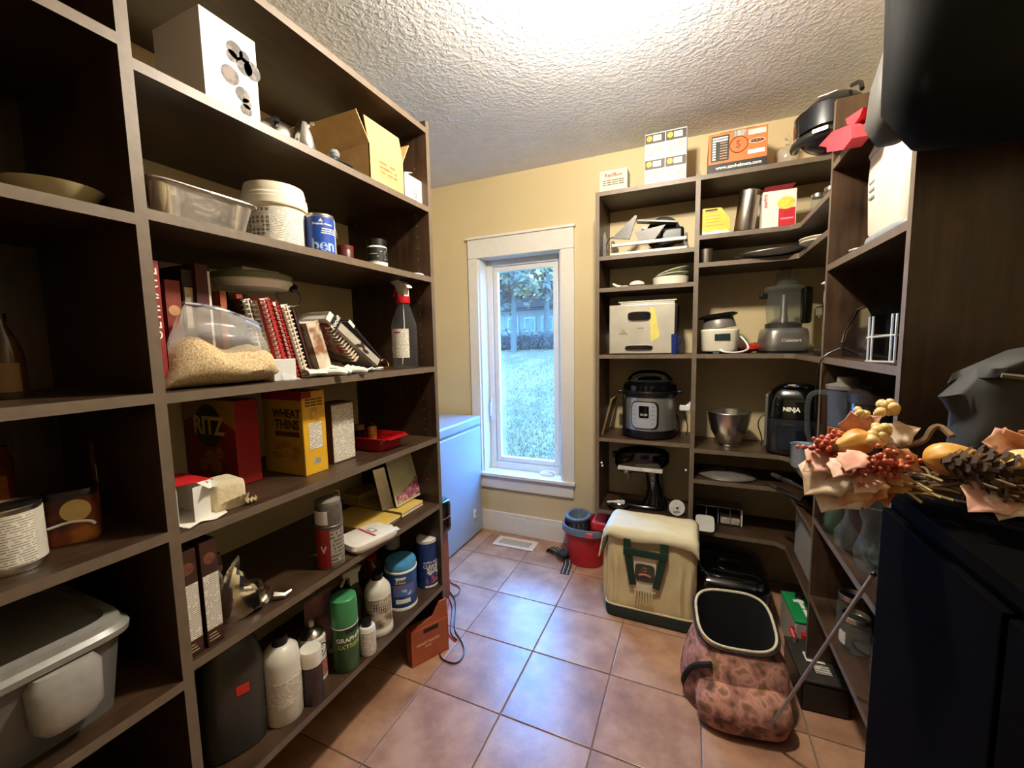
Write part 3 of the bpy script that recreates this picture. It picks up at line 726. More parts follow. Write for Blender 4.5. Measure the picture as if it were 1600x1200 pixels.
part(t, 'glass', G().lathe([(r, 0), (r * .9, .012), (r * .5, .026), (0, .03)], 32, cap0=False), GLASS); part(t, 'rim', G().tube([(r * math.cos(k * PI / 16), r * math.sin(k * PI / 16), 0) for k in range(32)], .003, 6, True), STEEL); part(t, 'knob', G().lathe([(.006, .03), (.006, .04), (.013, .045), (.012, .052), (0, .054)], 14), BLACKP)
# freezer bag of oats
ya, yb = colX(257, -1.05, z), colX(452, -1.05, z); yc = (ya + yb) / 2; Ly = (yb - ya) / 2
t = thing('bag_of_oats', 'clear zip bag half full of rolled oats on the third left shelf', 'bag', (-1.10, yc, z))
hO = rowZ(-1.06, yc, 532) - z
OATS = patches('rolled_oats', [(.3, '#a5834f'), (.48, '#d6b987'), (.62, '#ecd8b2')], 240, .8, 3, .8)
OATS.node_tree.nodes['Principled BSDF'].inputs['Roughness'].default_value = .85
def oatring(u):
    s_ = 1 - abs(2 * u - 1) ** 3.2; hh = max(.006, hO * s_ * (1.0 + .18 * math.sin(u * 9) - .25 * (u - .45))); ww = .035 + .055 * s_
    out = []
    for k in range(20):
        a = 2 * PI * k / 20
        zz = hh * (.5 - .5 * math.cos(a)) if True else 0
        p = Vector((ww * math.sin(a) * (1.15 - .25 * zz / hh), -Ly + 2 * Ly * u, zz))
        p += Vector((.5, .3, .3)) * .02 * noise.noise(p * 22); p.z = max(p.z, .0005 + .002 * math.sin(k)); p.x = min(p.x, .098); out.append(p)
    return out
part(t, 'oats', G().rings([oatring(i / 28) for i in range(29)]), OATS, 60)
hB = rowZ(-1.06, yc - .02, 474) - z
def film(side):
    def f(u, v):
        y = -Ly * .80 + u * Ly * 1.72; top = hB * (1 - .34 * u * u) ; base = hO * (.70 - .1 * u)
        zz = base + (top - base) * v; bulge = .05 * math.sin(PI * min(1, v * .9 + .1)) * math.sin(PI * u) * (1 - v)
        y += .04 * v * (1 - u) - .0 * v
        return Vector((side * (.006 + bulge + .030 * (1 - v) * math.sin(PI * u)) + .012 * noise.noise(Vector((u * 5, v * 4, side))) + .02 * v, y, zz))
    return f
FILM = glassy('bag_film', (.93, .93, .95), .80, .2, (.85, .84, .82))
part(t, 'bag_film', G().grid(film(1), 22, 10).grid(film(-1), 22, 10), FILM, 80)
zs = [film(0)(i / 18, 1.0) for i in range(19)]
part(t, 'zip_strip', G().tube([p + Vector((.0, 0, -.004)) for p in zs], .0045, 6), M('violet_zip', '#544a66', .3)); part(t, 'zip_tab', G().tube([p + Vector((.004, 0, -.014)) for p in zs[11:]], .0055, 6), M('pale_blue_zip', '#7fa9d8', .3))
part(t, 'bag_corner', G().add([(.06, Ly * .78, .03), (.09, Ly * .7, .001), (.1, Ly * 1.02, .001), (.04, Ly * .98, .02)], [(0, 1, 2, 3)]), FILM, 80)
ya, yb = colX(429, -1.03, z), colX(464, -1.03, z)
t, a, b = aabox('small_white_box', 'small plain white box between the oats and the comb bound books', 'box', -1.075, -1.03, ya, yb, z, rowZ(-1.03, ya, 562) - z, M('matt_white_card', '#cfcfca', .7, var=.03)); panel(t, '+z', -a, a, -.0008, .0008, rowZ(-1.03, ya, 562) - z, GREYP, 'lid_seam')
# tangle of white work gloves and cord
def glove(lab, px, x, rz, sc=1):
    t = thing('cotton_glove', lab, 'glove', (x, colX(px, x, z), z), rz, 'white gloves on the third left shelf')
    GL = M('white_cotton', '#d8d8ca', .9, var=.08, bump=.4, bscale=300)
    part(t, 'palm', G().ball((0, 0, .012 * sc), .04 * sc, 14, (1, .85, .3), .2, 6), GL)
    for k in range(4):
        y = (-.026 + k * .0175) * sc; part(t, 'finger', G().tube([(.025 * sc, y, .012 * sc), (.055 * sc, y * 1.25, .016 * sc + .004 * k), (.082 * sc - abs(k - 1.4) * .008, y * 1.5, .008)], [.009 * sc, .0085 * sc, .007 * sc], 8, smooth=2), GL)
    part(t, 'thumb', G().tube([(0, -.028 * sc, .012), (.02 * sc, -.052 * sc, .014), (.042 * sc, -.06 * sc, .008)], [.009 * sc, .0085 * sc, .007 * sc], 8, smooth=2), GL)
    part(t, 'cuff', G().lathe([(.026 * sc, 0), (.030 * sc, .03), (.028 * sc, .03), (.024 * sc, 0)], 16, M4=Matrix.Translation((-.03 * sc, 0, .013)) @ Matrix.Rotation(-PI / 2, 4, 'Y') @ Matrix.Diagonal((.42, 1, 1, 1)), cap0=False, cap1=False), M('blue_knit', '#8fa0b8', .9) if sc < 1 else GL)
glove('white cotton glove lying left in front of the slumped books', 505, -1.045, R_(80)); glove('white cotton glove lying right in front of the slumped books', 540, -1.04, R_(95), .9)
g = G(); yy = colX(585, -1.04, z)
g.tube([(.0, -.06, .004), (.02, -.03, .012), (-.01, .0, .005), (.02, .03, .014), (.0, .06, .005), (-.02, .03, .006), (.01, -.01, .016), (.015, -.05, .004)], .0032, 6, smooth=3)
tag(part(None, 'tangled_cable', g, M('white_cable', '#dcdcd4', .5), loc=(-1.05, yy, z)), 'tangled white cord in front of the spray bottle', 'cord')
tag(part(None, 'copper_ring', G().tube([(.018 * math.cos(k * PI / 10), .004 * math.sin(k * PI / 5), .02 + .018 * math.sin(k * PI / 10)) for k in range(20)], .0035, 8, True), M('copper', '#8a5a3a', .3, 1), loc=(-1.09, colX(600, -1.09, z), z), rot=(0, 0, 1.2)), 'small copper ring standing behind the white cord', 'ring')
# spray bottle
loc, r, h = cyl_at(614, 654, z, 470, X=-1.06)
t = thing('spray_bottle', 'clear spray bottle with red and white trigger on the third left shelf', 'spray bottle', loc, R_(-20))
part(t, 'body', G().lathe([(r * .92, .001), (r, .006), (r, h * .62), (r * .97, h * .66), (r * .62, h * .86), (r * .45, h * .95), (r * .45, h)], 32, cap1=False), CLEARP)
part(t, 'label_panel', G(), PAPER) if False else band(t, r, h * .16, h * .58, SMALLPRINT, -.15, 1.35)
smudge(t, (5,), .010, (0, 0, h * .53), INKR, wrap=r + .0014, rotz=.45)
part(t, 'dip_tube', G().tube([(0, 0, h), (.004, 0, h * .5), (-r * .5, 0, h * .05)], .0022, 6, smooth=2), M('white_tube', '#dedad2', .4))
part(t, 'collar', G().lathe([(r * .52, h * .96), (r * .54, h * .97), (r * .54, h * 1.06), (r * .40, h * 1.08), (0, h * 1.08)], 20), RED)
k = h
head = part(t, 'spray_head', G().prism([(.028, 1.06 * k), (-.012, 1.06 * k), (-.016, 1.10 * k), (-.03, 1.20 * k), (-.062, 1.285 * k), (-.062, 1.33 * k), (-.03, 1.335 * k), (.012, 1.27 * k), (.05, 1.19 * k), (.052, 1.17 * k), (.028, 1.165 * k)], -.011, .011, Matrix.Rotation(PI / 2, 4, 'X')), M('white_trigger_head', '#dcd9d0', .4))
part(head, 'nozzle', G().box(-.078, -.060, -.009, .009, 1.275 * k, 1.335 * k, .002), RED)
part(t, 'trigger', G().tube([(-.035, 0, 1.24 * k), (-.048, 0, 1.16 * k), (-.072, 0, 1.08 * k)], [.007, .006, .004], 8, smooth=2), RED); part(t, 'trigger_lever', G().tube([(-.02, 0, 1.15 * k), (-.03, 0, 1.08 * k), (-.045, 0, 1.03 * k)], [.007, .006, .005], 8, smooth=2), RED)
# ================================================================== LEFT UNIT, fourth shelf: crackers
z = BAYB[3] + .0005
def rect_xz(t, u0, u1, v0, v1, at, mat, name): return part(t, name, rect(G(), '-y', u0, u1, v0, v1, at), mat, 0)
YEL = M('yellow_carton', '#dba928', .45, var=.05); DYEL = M('shaded_yellow_carton', '#b28a25', .45, var=.05); CRED = M('carton_red', '#8f120f', .45, var=.06)  # second yellow is the first darkened: shade painted on the carton fronts
Yr = .735; x0, x1 = colY(266, Yr, z + .1), colY(370, Yr, z + .1); hr = rowZ((x0 + x1) / 2, Yr, 624) - z
x0 = max(x0, XL + .004)
t, a, b = aabox('cracker_box', 'red and yellow cracker carton at the back of the fourth left shelf', 'box', x0, x1, Yr, Yr + .07, z, hr, CRED)
g = G(); n = 20
poly = [(-a, hr), (-a, hr * .70)] + [(-a + 2 * a * k / n, hr * (.66 + .16 * math.sin(PI * (k / n * .9 + .1)))) for k in range(n + 1)] + [(a, hr)]
g.prism(poly, 0, .0006, Matrix.Translation((0, -b, 0)) @ Matrix.Rotation(PI / 2, 4, 'X')); part(t, 'yellow_panel', g, DYEL, 0)
part(t, 'blue_disc', G().lathe([(a * .52, 0), (a * .52, .0007), (0, .0007)], 32, M4=Matrix.Translation((.02 * a, -b - .0005, hr * .69)) @ Matrix.Rotation(PI / 2, 4, 'X')), M('navy_disc', '#1a2a38', .5))
text(t, 'RITZ', hr * .3, (.02 * a, -b - .0014, hr * .68), M('cream_letters', '#e4c46a', .5), bold=.0022, sx=.92)
g = G()
for cx, cz, r in ((-.02 * a, .3, .022), (.35 * a, .36, .018), (-.3 * a, .2, .02), (.2 * a, .2, .022)): g.lathe([(r, 0), (r, .0008), (0, .0008)], 18, M4=Matrix.Translation((cx, -b, hr * cz)) @ Matrix.Rotation(PI / 2, 4, 'X'))
part(t, 'printed_crackers', g, M('cracker_print', '#b06a24', .6, var=.3, scale=90))
xa, xb = -1.255, -1.076; ya, yb = .868, .952; hw = rowZ(xb, ya, 613) - z
t, a, b = aabox('cracker_box', 'tall yellow cracker carton with red header on the fourth left shelf', 'box', xa, xb, ya, yb, z, hw, YEL)
rect_xz(t, -a, a, hw * .90, hw - .001, -b, CRED, 'red_header'); panel(t, '+x', -b, -b * .2, hw * .92, hw - .001, a, CRED, 'red_corner')
rect_xz(t, -a * .98, a * .98, .002, hw * .90, -b, DYEL, 'front_panel')
text(t, 'WHEAT', .036, (.02, -b - .0014, hw * .735), M('brown_outline_ink', '#3d2c14', .6), bold=.0012, sx=.95); text(t, 'THINS', .040, (.02, -b - .0014, hw * .60), MATS['brown_outline_ink'], bold=.0012, sx=.95)
rect_xz(t, -.035, .072, hw * .46, hw * .52, -b - .0004, M('brown_ribbon', '#5a2c18', .5), 'ribbon')
g = G()
for k, (cx, cz) in enumerate(((-.03, .33), (.01, .36), (.05, .3), (.0, .24), (.045, .2), (-.035, .22))): g.box(cx - .018, cx + .018, -b - .0008, -b, hw * cz - .010, hw * cz + .012)
part(t, 'printed_crackers', g, M('wheat_cracker_print', '#a06d20', .6, var=.4, scale=60), 0)
panel(t, '+x', -b * .55, b * .6, hw * .30, hw * .62, a, SMALLPRINT, 'nutrition_panel'); panel(t, '+x', -b * .35, b * .3, hw * .66, hw * .80, a, M('pale_picture', '#c99c3a', .5, var=.4, scale=80), 'printed_picture')
for k in range(3): smudge(t, (4, 5, 5), .0075, (a + .0008, 0, hw * (.90 - k * .035)), INKB, '+x')
panel(t, '+x', -b * .3, b * .35, hw * .12, hw * .18, a, printed('bar_code', '#efe9da', '#1a1a1a', .2, 1, 700), 'bar_code')
Yn = 1.0; xr = -1.10; xl = colY(513, .985, z + .05)
y0, y1 = colX(522, xr, z), colX(556, xr, z)
t, a, b = aabox('pasta_box', 'brown carton with a white nutrition panel beside the yellow crackers', 'box', xr - .08, xr, y0, y1, z, rowZ(xr, y0, 632) - z, M('brown_carton', '#5a3a20', .6)); h = rowZ(xr, y0, 632) - z
panel(t, '+x', -b * .96, b * .96, .004, h * .97, a, SMALLPRINT, 'nutrition_panel')
# torn red and white cracker box lying open
ya, yb = colX(276, -1.05, z), colX(345, -1.05, z)
t = thing('opened_carton', 'torn open red and white cracker box lying at the left of the fourth shelf', 'box', (-1.09, (ya + yb) / 2, z)); w = (yb - ya) / 2; h = .085
g = G().box(-.09, .065, -w, w, 0, .0015).box(-.09, .05, -w, -w + .0015, 0, h).box(-.09, .055, w * .35, w * .35 + .0015, 0, h).box(-.09, -.0885, -w, w * .35, 0, h)
part(t, 'inside_walls', g, PAPER)
part(t, 'red_top', G().box(-.09, .04, -w - .004, w * .62, h, h + .0016, M4=Matrix.Rotation(R_(-5), 4, 'X')), M('bright_carton_red', '#c01e22', .45)); panel(t, '-y', -.09, .05, .0, h, -w, MATS['bright_carton_red'], 'red_side')
part(t, 'end_flap', G().box(0, .0015, -w * .42, w * .35, 0, h * .93, M4=Matrix.Translation((.056, 0, .002)) @ Matrix.Rotation(R_(6), 4, 'Z')), PAPER); part(t, 'torn_flap', G().add([(.03, -w, .0), (.03, w * 1.2, .0), (.075, w * .9, .004), (.085, w * .2, .001), (.07, -w * .3, .003), (.08, -w * .9, .0)], [(0, 1, 2, 3, 4, 5)]), PAPER, 0)
part(t, 'torn_edge', G().add([(.04, w * .0, h), (.04, w * .62, h + .0), (.075, w * .66, h - .004), (.07, w * .3, h - .012), (.078, w * .1, h - .01)], [(0, 1, 2, 3, 4)]), PAPER, 0)
ya, yb = colX(345, -1.035, z), colX(391, -1.035, z)
t = thing('cracker_sleeve', 'square cream wrapped sleeve of crackers beside the torn box', 'crackers', (-1.085, (ya + yb) / 2, z), R_(-8)); w = (yb - ya) / 2
SLV = M('cream_wrapper', '#e0d2ae', .45, var=.08, bump=.5, bdist=.006, bscale=60)
g = G(); g.rings([superring(0, 0, zz, .05 * k, w * k, 8, 32) for zz, k in ((0, .96), (.006, 1.0), (.03, 1.0), (.055, .99), (.064, .95))]); part(t, 'wrapper', g, SLV, 30)
part(t, 'folded_end', G().grid(lambda u, v: Vector((.05 + .012 * v + .003 * math.sin(u * 30), -w * .9 + 1.9 * w * u, .008 + .05 * (u * .2 + .3) * v)), 14, 3), SLV, 80); part(t, 'wrapper_tail', G().grid(lambda u, v: Vector((.045 + .02 * v, w * .7 + .03 * u, .01 + .006 * math.sin(u * 20 + v * 3))), 8, 3), SLV, 80)
# red tray with jars in it
ya, yb = colX(557, -1.07, z), colX(646, -1.035, z); yc = (ya + yb) / 2 ; w = (yb - ya) / 2
ya = colX(607, -1.02, z); yb = colX(644, -1.02, z)
t = thing('red_tray', 'red plastic tray with a flared rim at the right of the fourth shelf', 'tray', (-1.17, (ya + yb) / 2 - .005, z)); w = (yb - ya) / 2 + .0
g = G(); rs = [superring(0, 0, zz, .125 * kx, w * kx, 10, 40) for zz, kx in ((0, .88), (.04, .95), (.042, 1.06), (.05, 1.07), (.05, 1.0), (.005, .86))]
g.rings(rs, True, True); part(t, 'tray', g, M('gloss_red_plastic', '#a5141a', .3, var=.06), 30); part(t, 'pull_lip', G().box(.12, .15, -w * .8, w * .8, .043, .049, .002), MATS['gloss_red_plastic'])
for k, (dx, dy, rr_, hh, lab) in enumerate(((-.02, -w * .45, .026, .085, 'dark jar lying left in the red tray'), (-.06, w * .2, .022, .07, 'dark bottle in the middle of the red tray'))):
    tt = thing('small_jar', lab, 'jar', (-1.17 + dx, (ya + yb) / 2 - .005 + dy, z + .0065))
    part(tt, 'body', G().lathe([(rr_, 0), (rr_, hh * .7), (rr_ * .7, hh * .78)], 20), M('amber_dark_glass', '#17100a', .15)); part(tt, 'lid', G().lathe([(rr_ * .8, hh * .76), (rr_ * .8, hh), (0, hh)], 18), M('old_gold', '#8a6c3c', .4, .6))
tt = thing('small_jar', 'amber topped jar at the right of the red tray', 'jar', (-1.19, (ya + yb) / 2 + w * .5, z + .0065)); part(tt, 'body', G().lathe([(.014, 0), (.018, .01), (.018, .06), (.012, .068)], 18), M('amber_print', '#a8762c', .4, var=.4, scale=60)); part(tt, 'lid', G().lathe([(.014, .066), (.014, .08), (0, .08)], 16), BLACKP)

# ================================================================== LEFT UNIT, fifth shelf
z = BAYB[4] + .0005
BR = M('dark_brown_carton', '#3a2014', .5, var=.1)
for lab, xa_, xb_, ytop in (('narrow brown carton with white panel, nearest the upright', 283, 320, 868), ('narrow brown carton with white panel, beside the foil', 318, 351, 850)):
    xf = -1.012; ya, yb = colX(xa_ + 8, xf, z), colX(xb_ + 1, xf, z); h = rowZ(xf, ya, ytop) - z
    t, a, b = aabox('food_carton', lab, 'box', xf - .15, xf, ya, yb - .001, z, h, BR, group='brown cartons on the fifth left shelf')
    panel(t, '+x', -b * .93, b * .93, h * .16, h * .68, a, SMALLPRINT, 'nutrition_panel')
    for k in range(3): panel(t, '+x', -b * .8, b * (.5 - .2 * k), h * (.05 + .03 * k), h * (.058 + .03 * k), a, M('tan_line', '#b09c80', .5), 'printed_line')
    part(t, 'printed_oval', G().lathe([(.5, 0), (.5, .0007), (0, .0007)], 24, M4=Matrix.Translation((a, 0, h * .83)) @ Matrix.Rotation(PI / 2, 4, 'Y') @ Matrix.Diagonal((h * .11, b * 1.4, 1, 1))), M('dusky_print', '#6b4030', .5, var=.3, scale=80))
ya, yb = colX(352, -1.05, z), colX(432, -1.05, z); yc = (ya + yb) / 2; w = (yb - ya) / 2
t = thing('foil_bag', 'crumpled silver foil bag slumped on the fifth left shelf', 'bag', (-1.09, yc, z))
SFOIL = M('silver_foil', '#d2cdc4', .16, 1, var=.06)
def fb(u, v):
    zz = v; prof = [.8, 1.0, .95, .7, .28][min(4, int(v * 5))]
    a = 2 * PI * u; base = Vector((.055 * math.cos(a), w * math.sin(a), 0))
    hh = .105 * (1 - .35 * math.sin(a)) ; k = math.cos(min(1, v) * PI / 2) ** .6
    p = Vector((base.x * (k * .9 + .1), base.y * (k * .9 + .1), hh * v))
    n_ = noise.noise(p * 26 + Vector((3, 1, 2))); p += Vector((.5, .8, .9)) * .022 * n_; p.z = max(p.z, .0); p.x = min(p.x, .085)
    return p
part(t, 'crumpled_foil', G().grid(fb, 26, 12), SFOIL, 12)
part(t, 'gathered_neck', G().grid(lambda u, v: Vector((.012 * math.cos(u * 6.28) * (1 - v * .3) + .01 * noise.noise(Vector((u * 9, v * 5, 1))), -w * .75 + .018 * math.sin(u * 6.28) - .01 * v, .05 + .125 * v)), 14, 8), SFOIL, 12); part(t, 'twisted_tail', G().tube([(.05, w * .8, .012), (.07, w * 1.05, .008), (.075, w * 1.3, .014)], [.012, .008, .003], 6), SFOIL, 10)
loc, r, h = cyl_at(497, 539, z, 780, X=-1.045)
t = thing('canister', 'tall red and grey canister with wire handle on the fifth left shelf', 'can', loc, R_(60))
part(t, 'body', G().lathe([(r, 0), (r * 1.02, .003), (r, .006), (r, h * .62), (r * 1.03, h * .625), (r * 1.03, h * .64), (r, h * .645), (r, h * .9), (r * .9, h * .96)], 32), M('grey_tin_print', '#6f675d', .35, .5, var=.3, scale=40))
part(t, 'lid', G().lathe([(r * .93, h * .95), (r * .93, h), (r * .6, h * 1.03), (0, h * 1.03)], 28), M('grey_cap', '#8f8a80', .35, .4)); band(t, r, h * .03, h * .6, CRED, -1.5, -.25); band(t, r, h * .68, h * .88, PAPER, -1.5, -.3); band(t, r, h * .05, h * .6, printed('grey_can_print', '#9d9484', '#26221e', .012, .6, 60), -.2, 1.1)
text(t, 'V', .03, (0, 0, h * .3), INKW, wrap=r + .0012, rotz=-.7, bold=.001)
part(t, 'wire_handle', G().tube([(r * .75, 0, h * .96), (r * .95, 0, h * 1.06), (r * .7, 0, h * 1.12), (r * .3, 0, h * 1.09)], .0018, 6, smooth=2), STEEL)
# yellow edged folders
def folderstack(lab, pxa, pxb, X0, X1, z0, n, seedv):
    ya, yb = colX(pxa, X1, z0), colX(pxb, X1, z0)
    t = thing('folder_stack', lab, 'folders', ((X0 + X1) / 2, (ya + yb) / 2, z0)); rr = random.Random(seedv); a, w = (X1 - X0) / 2, (yb - ya) / 2
    for k in range(n):
        dx = rr.uniform(-.004, .004); part(t, 'folder', G().box(-a + dx, a + dx, -w, w, k * .012, k * .012 + .0105, .0012), M('manila_yellow', '#c9a94e', .6, var=.08))
        part(t, 'page_edge', G().box(a + dx, a + dx + .0006, -w + .002, w - .002, k * .012 + .003, k * .012 + .008), PAPER, 0)
    return t
folderstack('low stack of yellow edged folders at the front of the fifth left shelf', 582, 625, -1.30, -1.05, z, 2, 1)
folderstack('stack of yellow edged folders under the seed packet', 627, 660, -1.30, -1.06, z, 2, 2)
t = folderstack('black topped folders at the back of the fifth left shelf', 560, 620, -1.40, -1.31, z, 4, 3)
za = z + .0245; ya, yb = colX(620, -1.10, za), colX(662, -1.10, za); h = rowZ(-1.10, (ya + yb) / 2, 702) - za
t = thing('seed_packet', 'pale green packet with a magenta flower picture leaning on the folders', 'packet', (-1.10, (ya + yb) / 2, za + .003), (0, R_(-14), 0)); w = (yb - ya) / 2
PKT = M('pale_green_packet', '#c6c9a2', .35, var=.12, scale=14)
part(t, 'pouch', G().grid(lambda u, v: Vector((.014 * math.sin(PI * v) * math.sin(PI * u), -w + 2 * w * u, h * v)), 10, 12).grid(lambda u, v: Vector((-.012 * math.sin(PI * v) * math.sin(PI * u), -w + 2 * w * u, h * v)), 10, 12), PKT, 80)
part(t, 'printed_flower', G().grid(lambda u, v: Vector((.0012 + .014 * math.sin(PI * (v * .4 + .02)) * math.sin(PI * (u * .9 + .05)), -w * .9 + 1.8 * w * u, h * (.04 + v * .4 * (.35 + .65 * u)))), 10, 8), patches('magenta_flower', [(.35, '#7d2b46'), (.55, '#b06a80'), (.65, '#d0b79c')], 50), 80)
smudge(t, (8,), .011, (.0135, 0, h * .86), INKR, '+x'); part(t, 'foil_back', G().grid(lambda u, v: Vector((-.014 - .03 * u, -w - .035 * u, h * .75 * v + .005)), 6, 8), SFOIL, 60)
tag(part(None, 'wooden_ruler', G().box(-.012, .012, -.05, .05, 0, .016, .002), M('light_wood', '#8a6a48', .6, var=.2), loc=(-1.335, colX(590, -1.335, z) , z + .0485), rot=(0, 0, .2)), 'short wooden ruler on the black topped folders', 'ruler')
ya, yb = colX(548, -1.03, z), colX(606, -1.03, z)
t = thing('wipes_pack', 'white soft plastic pack with red stripe at the shelf edge', 'pack', (-1.045, (ya + yb) / 2, z), R_(-12)); w = (yb - ya) / 2
PK = M('white_soft_pack', '#d9d3c6', .35, var=.05, bump=.3, bscale=40)
part(t, 'pouch', G().rings([superring(0, 0, zz, .07 * k, w * k, 6, 36) for zz, k in ((0, .8), (.004, .93), (.015, 1.0), (.028, .95), (.034, .75))]), PK, 50); part(t, 'end_seal', G().grid(lambda u, v: Vector((-.05 + .1 * u, w * .98 + .025 * v, .014 + .003 * math.sin(u * 20))), 10, 2), PK, 60)
panel(t, '+z', -.05, .05, -.004, .004, .0342, INKR, 'red_stripe'); panel(t, '+z', -.015, .02, .01, .03, .0342, M('dark_blue_ink', '#30384a', .5), 'printed_square'); panel(t, '+z', -.01, .015, .013, .027, .0346, PAPER, 'printed_square')

# ================================================================== LEFT UNIT, bottom shelf: cleaning bottles
z = BAYB[5] + .0005
WB = M('white_bottle_plastic', '#ddd8ca', .35, var=.03)
loc, r, h = cyl_at(322, 410, z, 990, X=-1.13)
r = .075; h = rowZ(-1.13, loc[1], 985) - z
t = thing('dark_jug', 'large dark grey jug with red cap at the left of the bottom shelf', 'jug', (-1.13, loc[1], z), R_(70)); DG = M('dark_grey_jug', '#35342e', .4, var=.1)
part(t, 'body', G().rings([superring(0, 0, zz, r * k, r * .9 * k, 3.2, 36) for zz, k in ((0, .95), (.006, 1), (h * .7, 1), (h * .85, .9), (h * .97, .62), (h, .4))]), DG, 50); part(t, 'handle', G().tube([(-r * .5, 0, h * .92), (-r * .95, 0, h * .9), (-r * 1.06, 0, h * .6), (-r * .95, 0, h * .4)], .011, 8, smooth=2), DG)
part(t, 'cap', G().lathe([(.02, h), (.02, h + .02), (0, h + .02)], 18), RED); part(t, 'red_label', G().box(.0, .03, -r * .92, -r * .9, h * .52, h * .60), M('red_label_bright', '#c2281f', .4), 0)
loc, r, h = cyl_at(416, 474, z, 1006, X=-1.07)
t = bottle('bleach_jug', 'round white jug with black cap in the bottom shelf row', 'jug', loc, [(r * .96, 0), (r, .005), (r, h * .80), (r * .92, h * .92), (r * .6, h), (r * .38, h * 1.02)], WB, [(.018, h * 1.0), (.021, h * 1.01), (.02, h * 1.01 + .026), (0, h * 1.01 + .026)], BLACKP); band(t, r, h * .25, h * .6, SMALLPRINT)
loc, r, h = cyl_at(473, 507, z, 1012, X=-1.035)
t = bottle('spray_can', 'white capped aerosol can at the front of the bottom shelf', 'can', loc, [(r * .95, 0), (r * .97, h * .72), (r * .9, h * .76)], M('dark_can_print', '#3a2a26', .4, var=.5, scale=50), [(r, h * .72), (r, h * .97), (r * .93, h), (0, h)], WB)
loc, r, h = cyl_at(471, 512, z, 985, X=-1.105)
t = thing('aerosol_can', 'white aerosol can with navy oval print and bare nozzle', 'can', loc, R_(55))
part(t, 'body', G().lathe([(r, 0), (r, h * .86), (r * 1.03, h * .865), (r * 1.03, h * .885), (r * .9, h * .93), (r * .6, h)], 30), PAPER); part(t, 'dome', G().lathe([(r * .92, h * .92), (r * .8, h * .98), (r * .45, h * 1.04), (r * .45, h * 1.07), (r * .3, h * 1.08), (0, h * 1.08)], 26), STEEL); part(t, 'nozzle', G().lathe([(.004, h * 1.07), (.004, h * 1.11), (.009, h * 1.11), (.008, h * 1.2), (0, h * 1.2)], 14), WB)
text(t, 'NK', .026, (0, 0, h * .66), INKD, wrap=r + .001, rotz=.3, bold=.0006); part(t, 'printed_oval', G().tube([((r + .001) * math.sin(.3 + .9 * math.cos(k * PI / 12)), -(r + .001) * math.cos(.3 + .9 * math.cos(k * PI / 12)), h * .66 + .022 * math.sin(k * PI / 12)) for k in range(24)], .0011, 5, True), M('navy_ink', '#232a58', .5)); band(t, r, h * .08, h * .42, printed('pink_print', '#d98a86', '#7d2a26', .012, .6, 60), -.3, 1.2)
ya = (colX(480, -1.19, z) + colX(521, -1.19, z)) / 2; w = abs(colX(480, -1.19, z) - colX(521, -1.19, z)) / 2; h = rowZ(-1.19, ya, 928) - z
t = thing('pouch_bag', 'pink and silver pouch behind the aerosol can on the bottom shelf', 'bag', (-1.19, ya, z)); part(t, 'pouch', G().grid(lambda u, v: Vector((.03 * math.sin(PI * u) * (1 - v * v), -w + 2 * w * u, h * v)), 12, 14).grid(lambda u, v: Vector((-.03 * math.sin(PI * u) * (1 - v * v), -w + 2 * w * u, h * v)), 12, 14), patches('pink_silver', [(.35, '#5e4a52'), (.5, '#a06a72'), (.65, '#b9857c')], 12), 80); part(t, 'top_seal', G().box(-.002, .002, -w, w, h - .012, h), M('dusky_seal', '#7a5a60', .4))
loc, r, h = cyl_at(522, 562, z, 930, X=-1.045)
t = thing('aerosol_can', 'green aerosol can with light green cap on the bottom left shelf', 'can', loc, R_(60)); GN = M('green_can', '#2f5c2c', .35, var=.2, scale=14)
part(t, 'body', G().lathe([(r * .96, 0), (r, .004), (r, h * .63), (r * .95, h * .66)], 32), GN); part(t, 'cap', G().lathe([(r * 1.03, h * .63), (r * 1.03, h * .9), (r, h * .93), (r * .98, h * .99), (r * .9, h), (0, h)], 32), M('mint_green_cap', '#3f8a55', .35)); part(t, 'seam', G().lathe([(r * 1.02, h * .615), (r * 1.05, h * .622), (r * 1.02, h * .632)], 32, cap0=False, cap1=False), PAPER)
text(t, 'GRAPHITE', h * .085, (0, 0, h * .46), INKW, wrap=r + .001, bold=.0007, rotz=.2); text(t, 'EXTREME', h * .085, (0, 0, h * .37), M('lime_ink', '#a8b56a', .5), wrap=r + .001, bold=.0007, rotz=.2); band(t, r, h * .55, h * .615, INKD, -.2, 1.3, 'dark_band')
loc, r, h = cyl_at(563, 588, z, 968, X=-1.02)
t = bottle('small_bottle', 'small white bottle with black cap in front of the bottom shelf row', 'bottle', loc, [(r * .95, 0), (r, .004), (r, h * .78), (r * .85, h * .83), (r * .5, h * .84)], WB, [(r * .58, h * .83), (r * .6, h), (0, h)], BLACKP, rot=R_(60)); band(t, r, h * .1, h * .72, SMALLPRINT, -1, 1.2)
loc, r, h = cyl_at(573, 613, z, 895, X=-1.065)
t = bottle('cleaner_bottle', 'cream bottle with black cap and dark picture label', 'bottle', loc, [(r * 1.04, 0), (r * 1.06, .004), (r * 1.06, h * .09), (r, h * .11), (r, h * .70), (r * .9, h * .78), (r * .45, h * .90), (r * .35, h * .91)], WB, [(r * .42, h * .90), (r * .44, h), (0, h)], BLACKP, rot=R_(60)); band(t, r, h * .14, h * .64, patches('granite_picture', [(.35, '#3c3128'), (.5, '#8e7d66'), (.62, '#cbbfa6')], 26), -1.6, .9); band(t, r, h * .40, h * .62, printed('cream_can_print', '#cfc4ac', '#4a3c30', .011, .5, 70), -1.0, .7, 'label_text')
loc, r, h = cyl_at(605, 652, z, 868, X=-1.09)
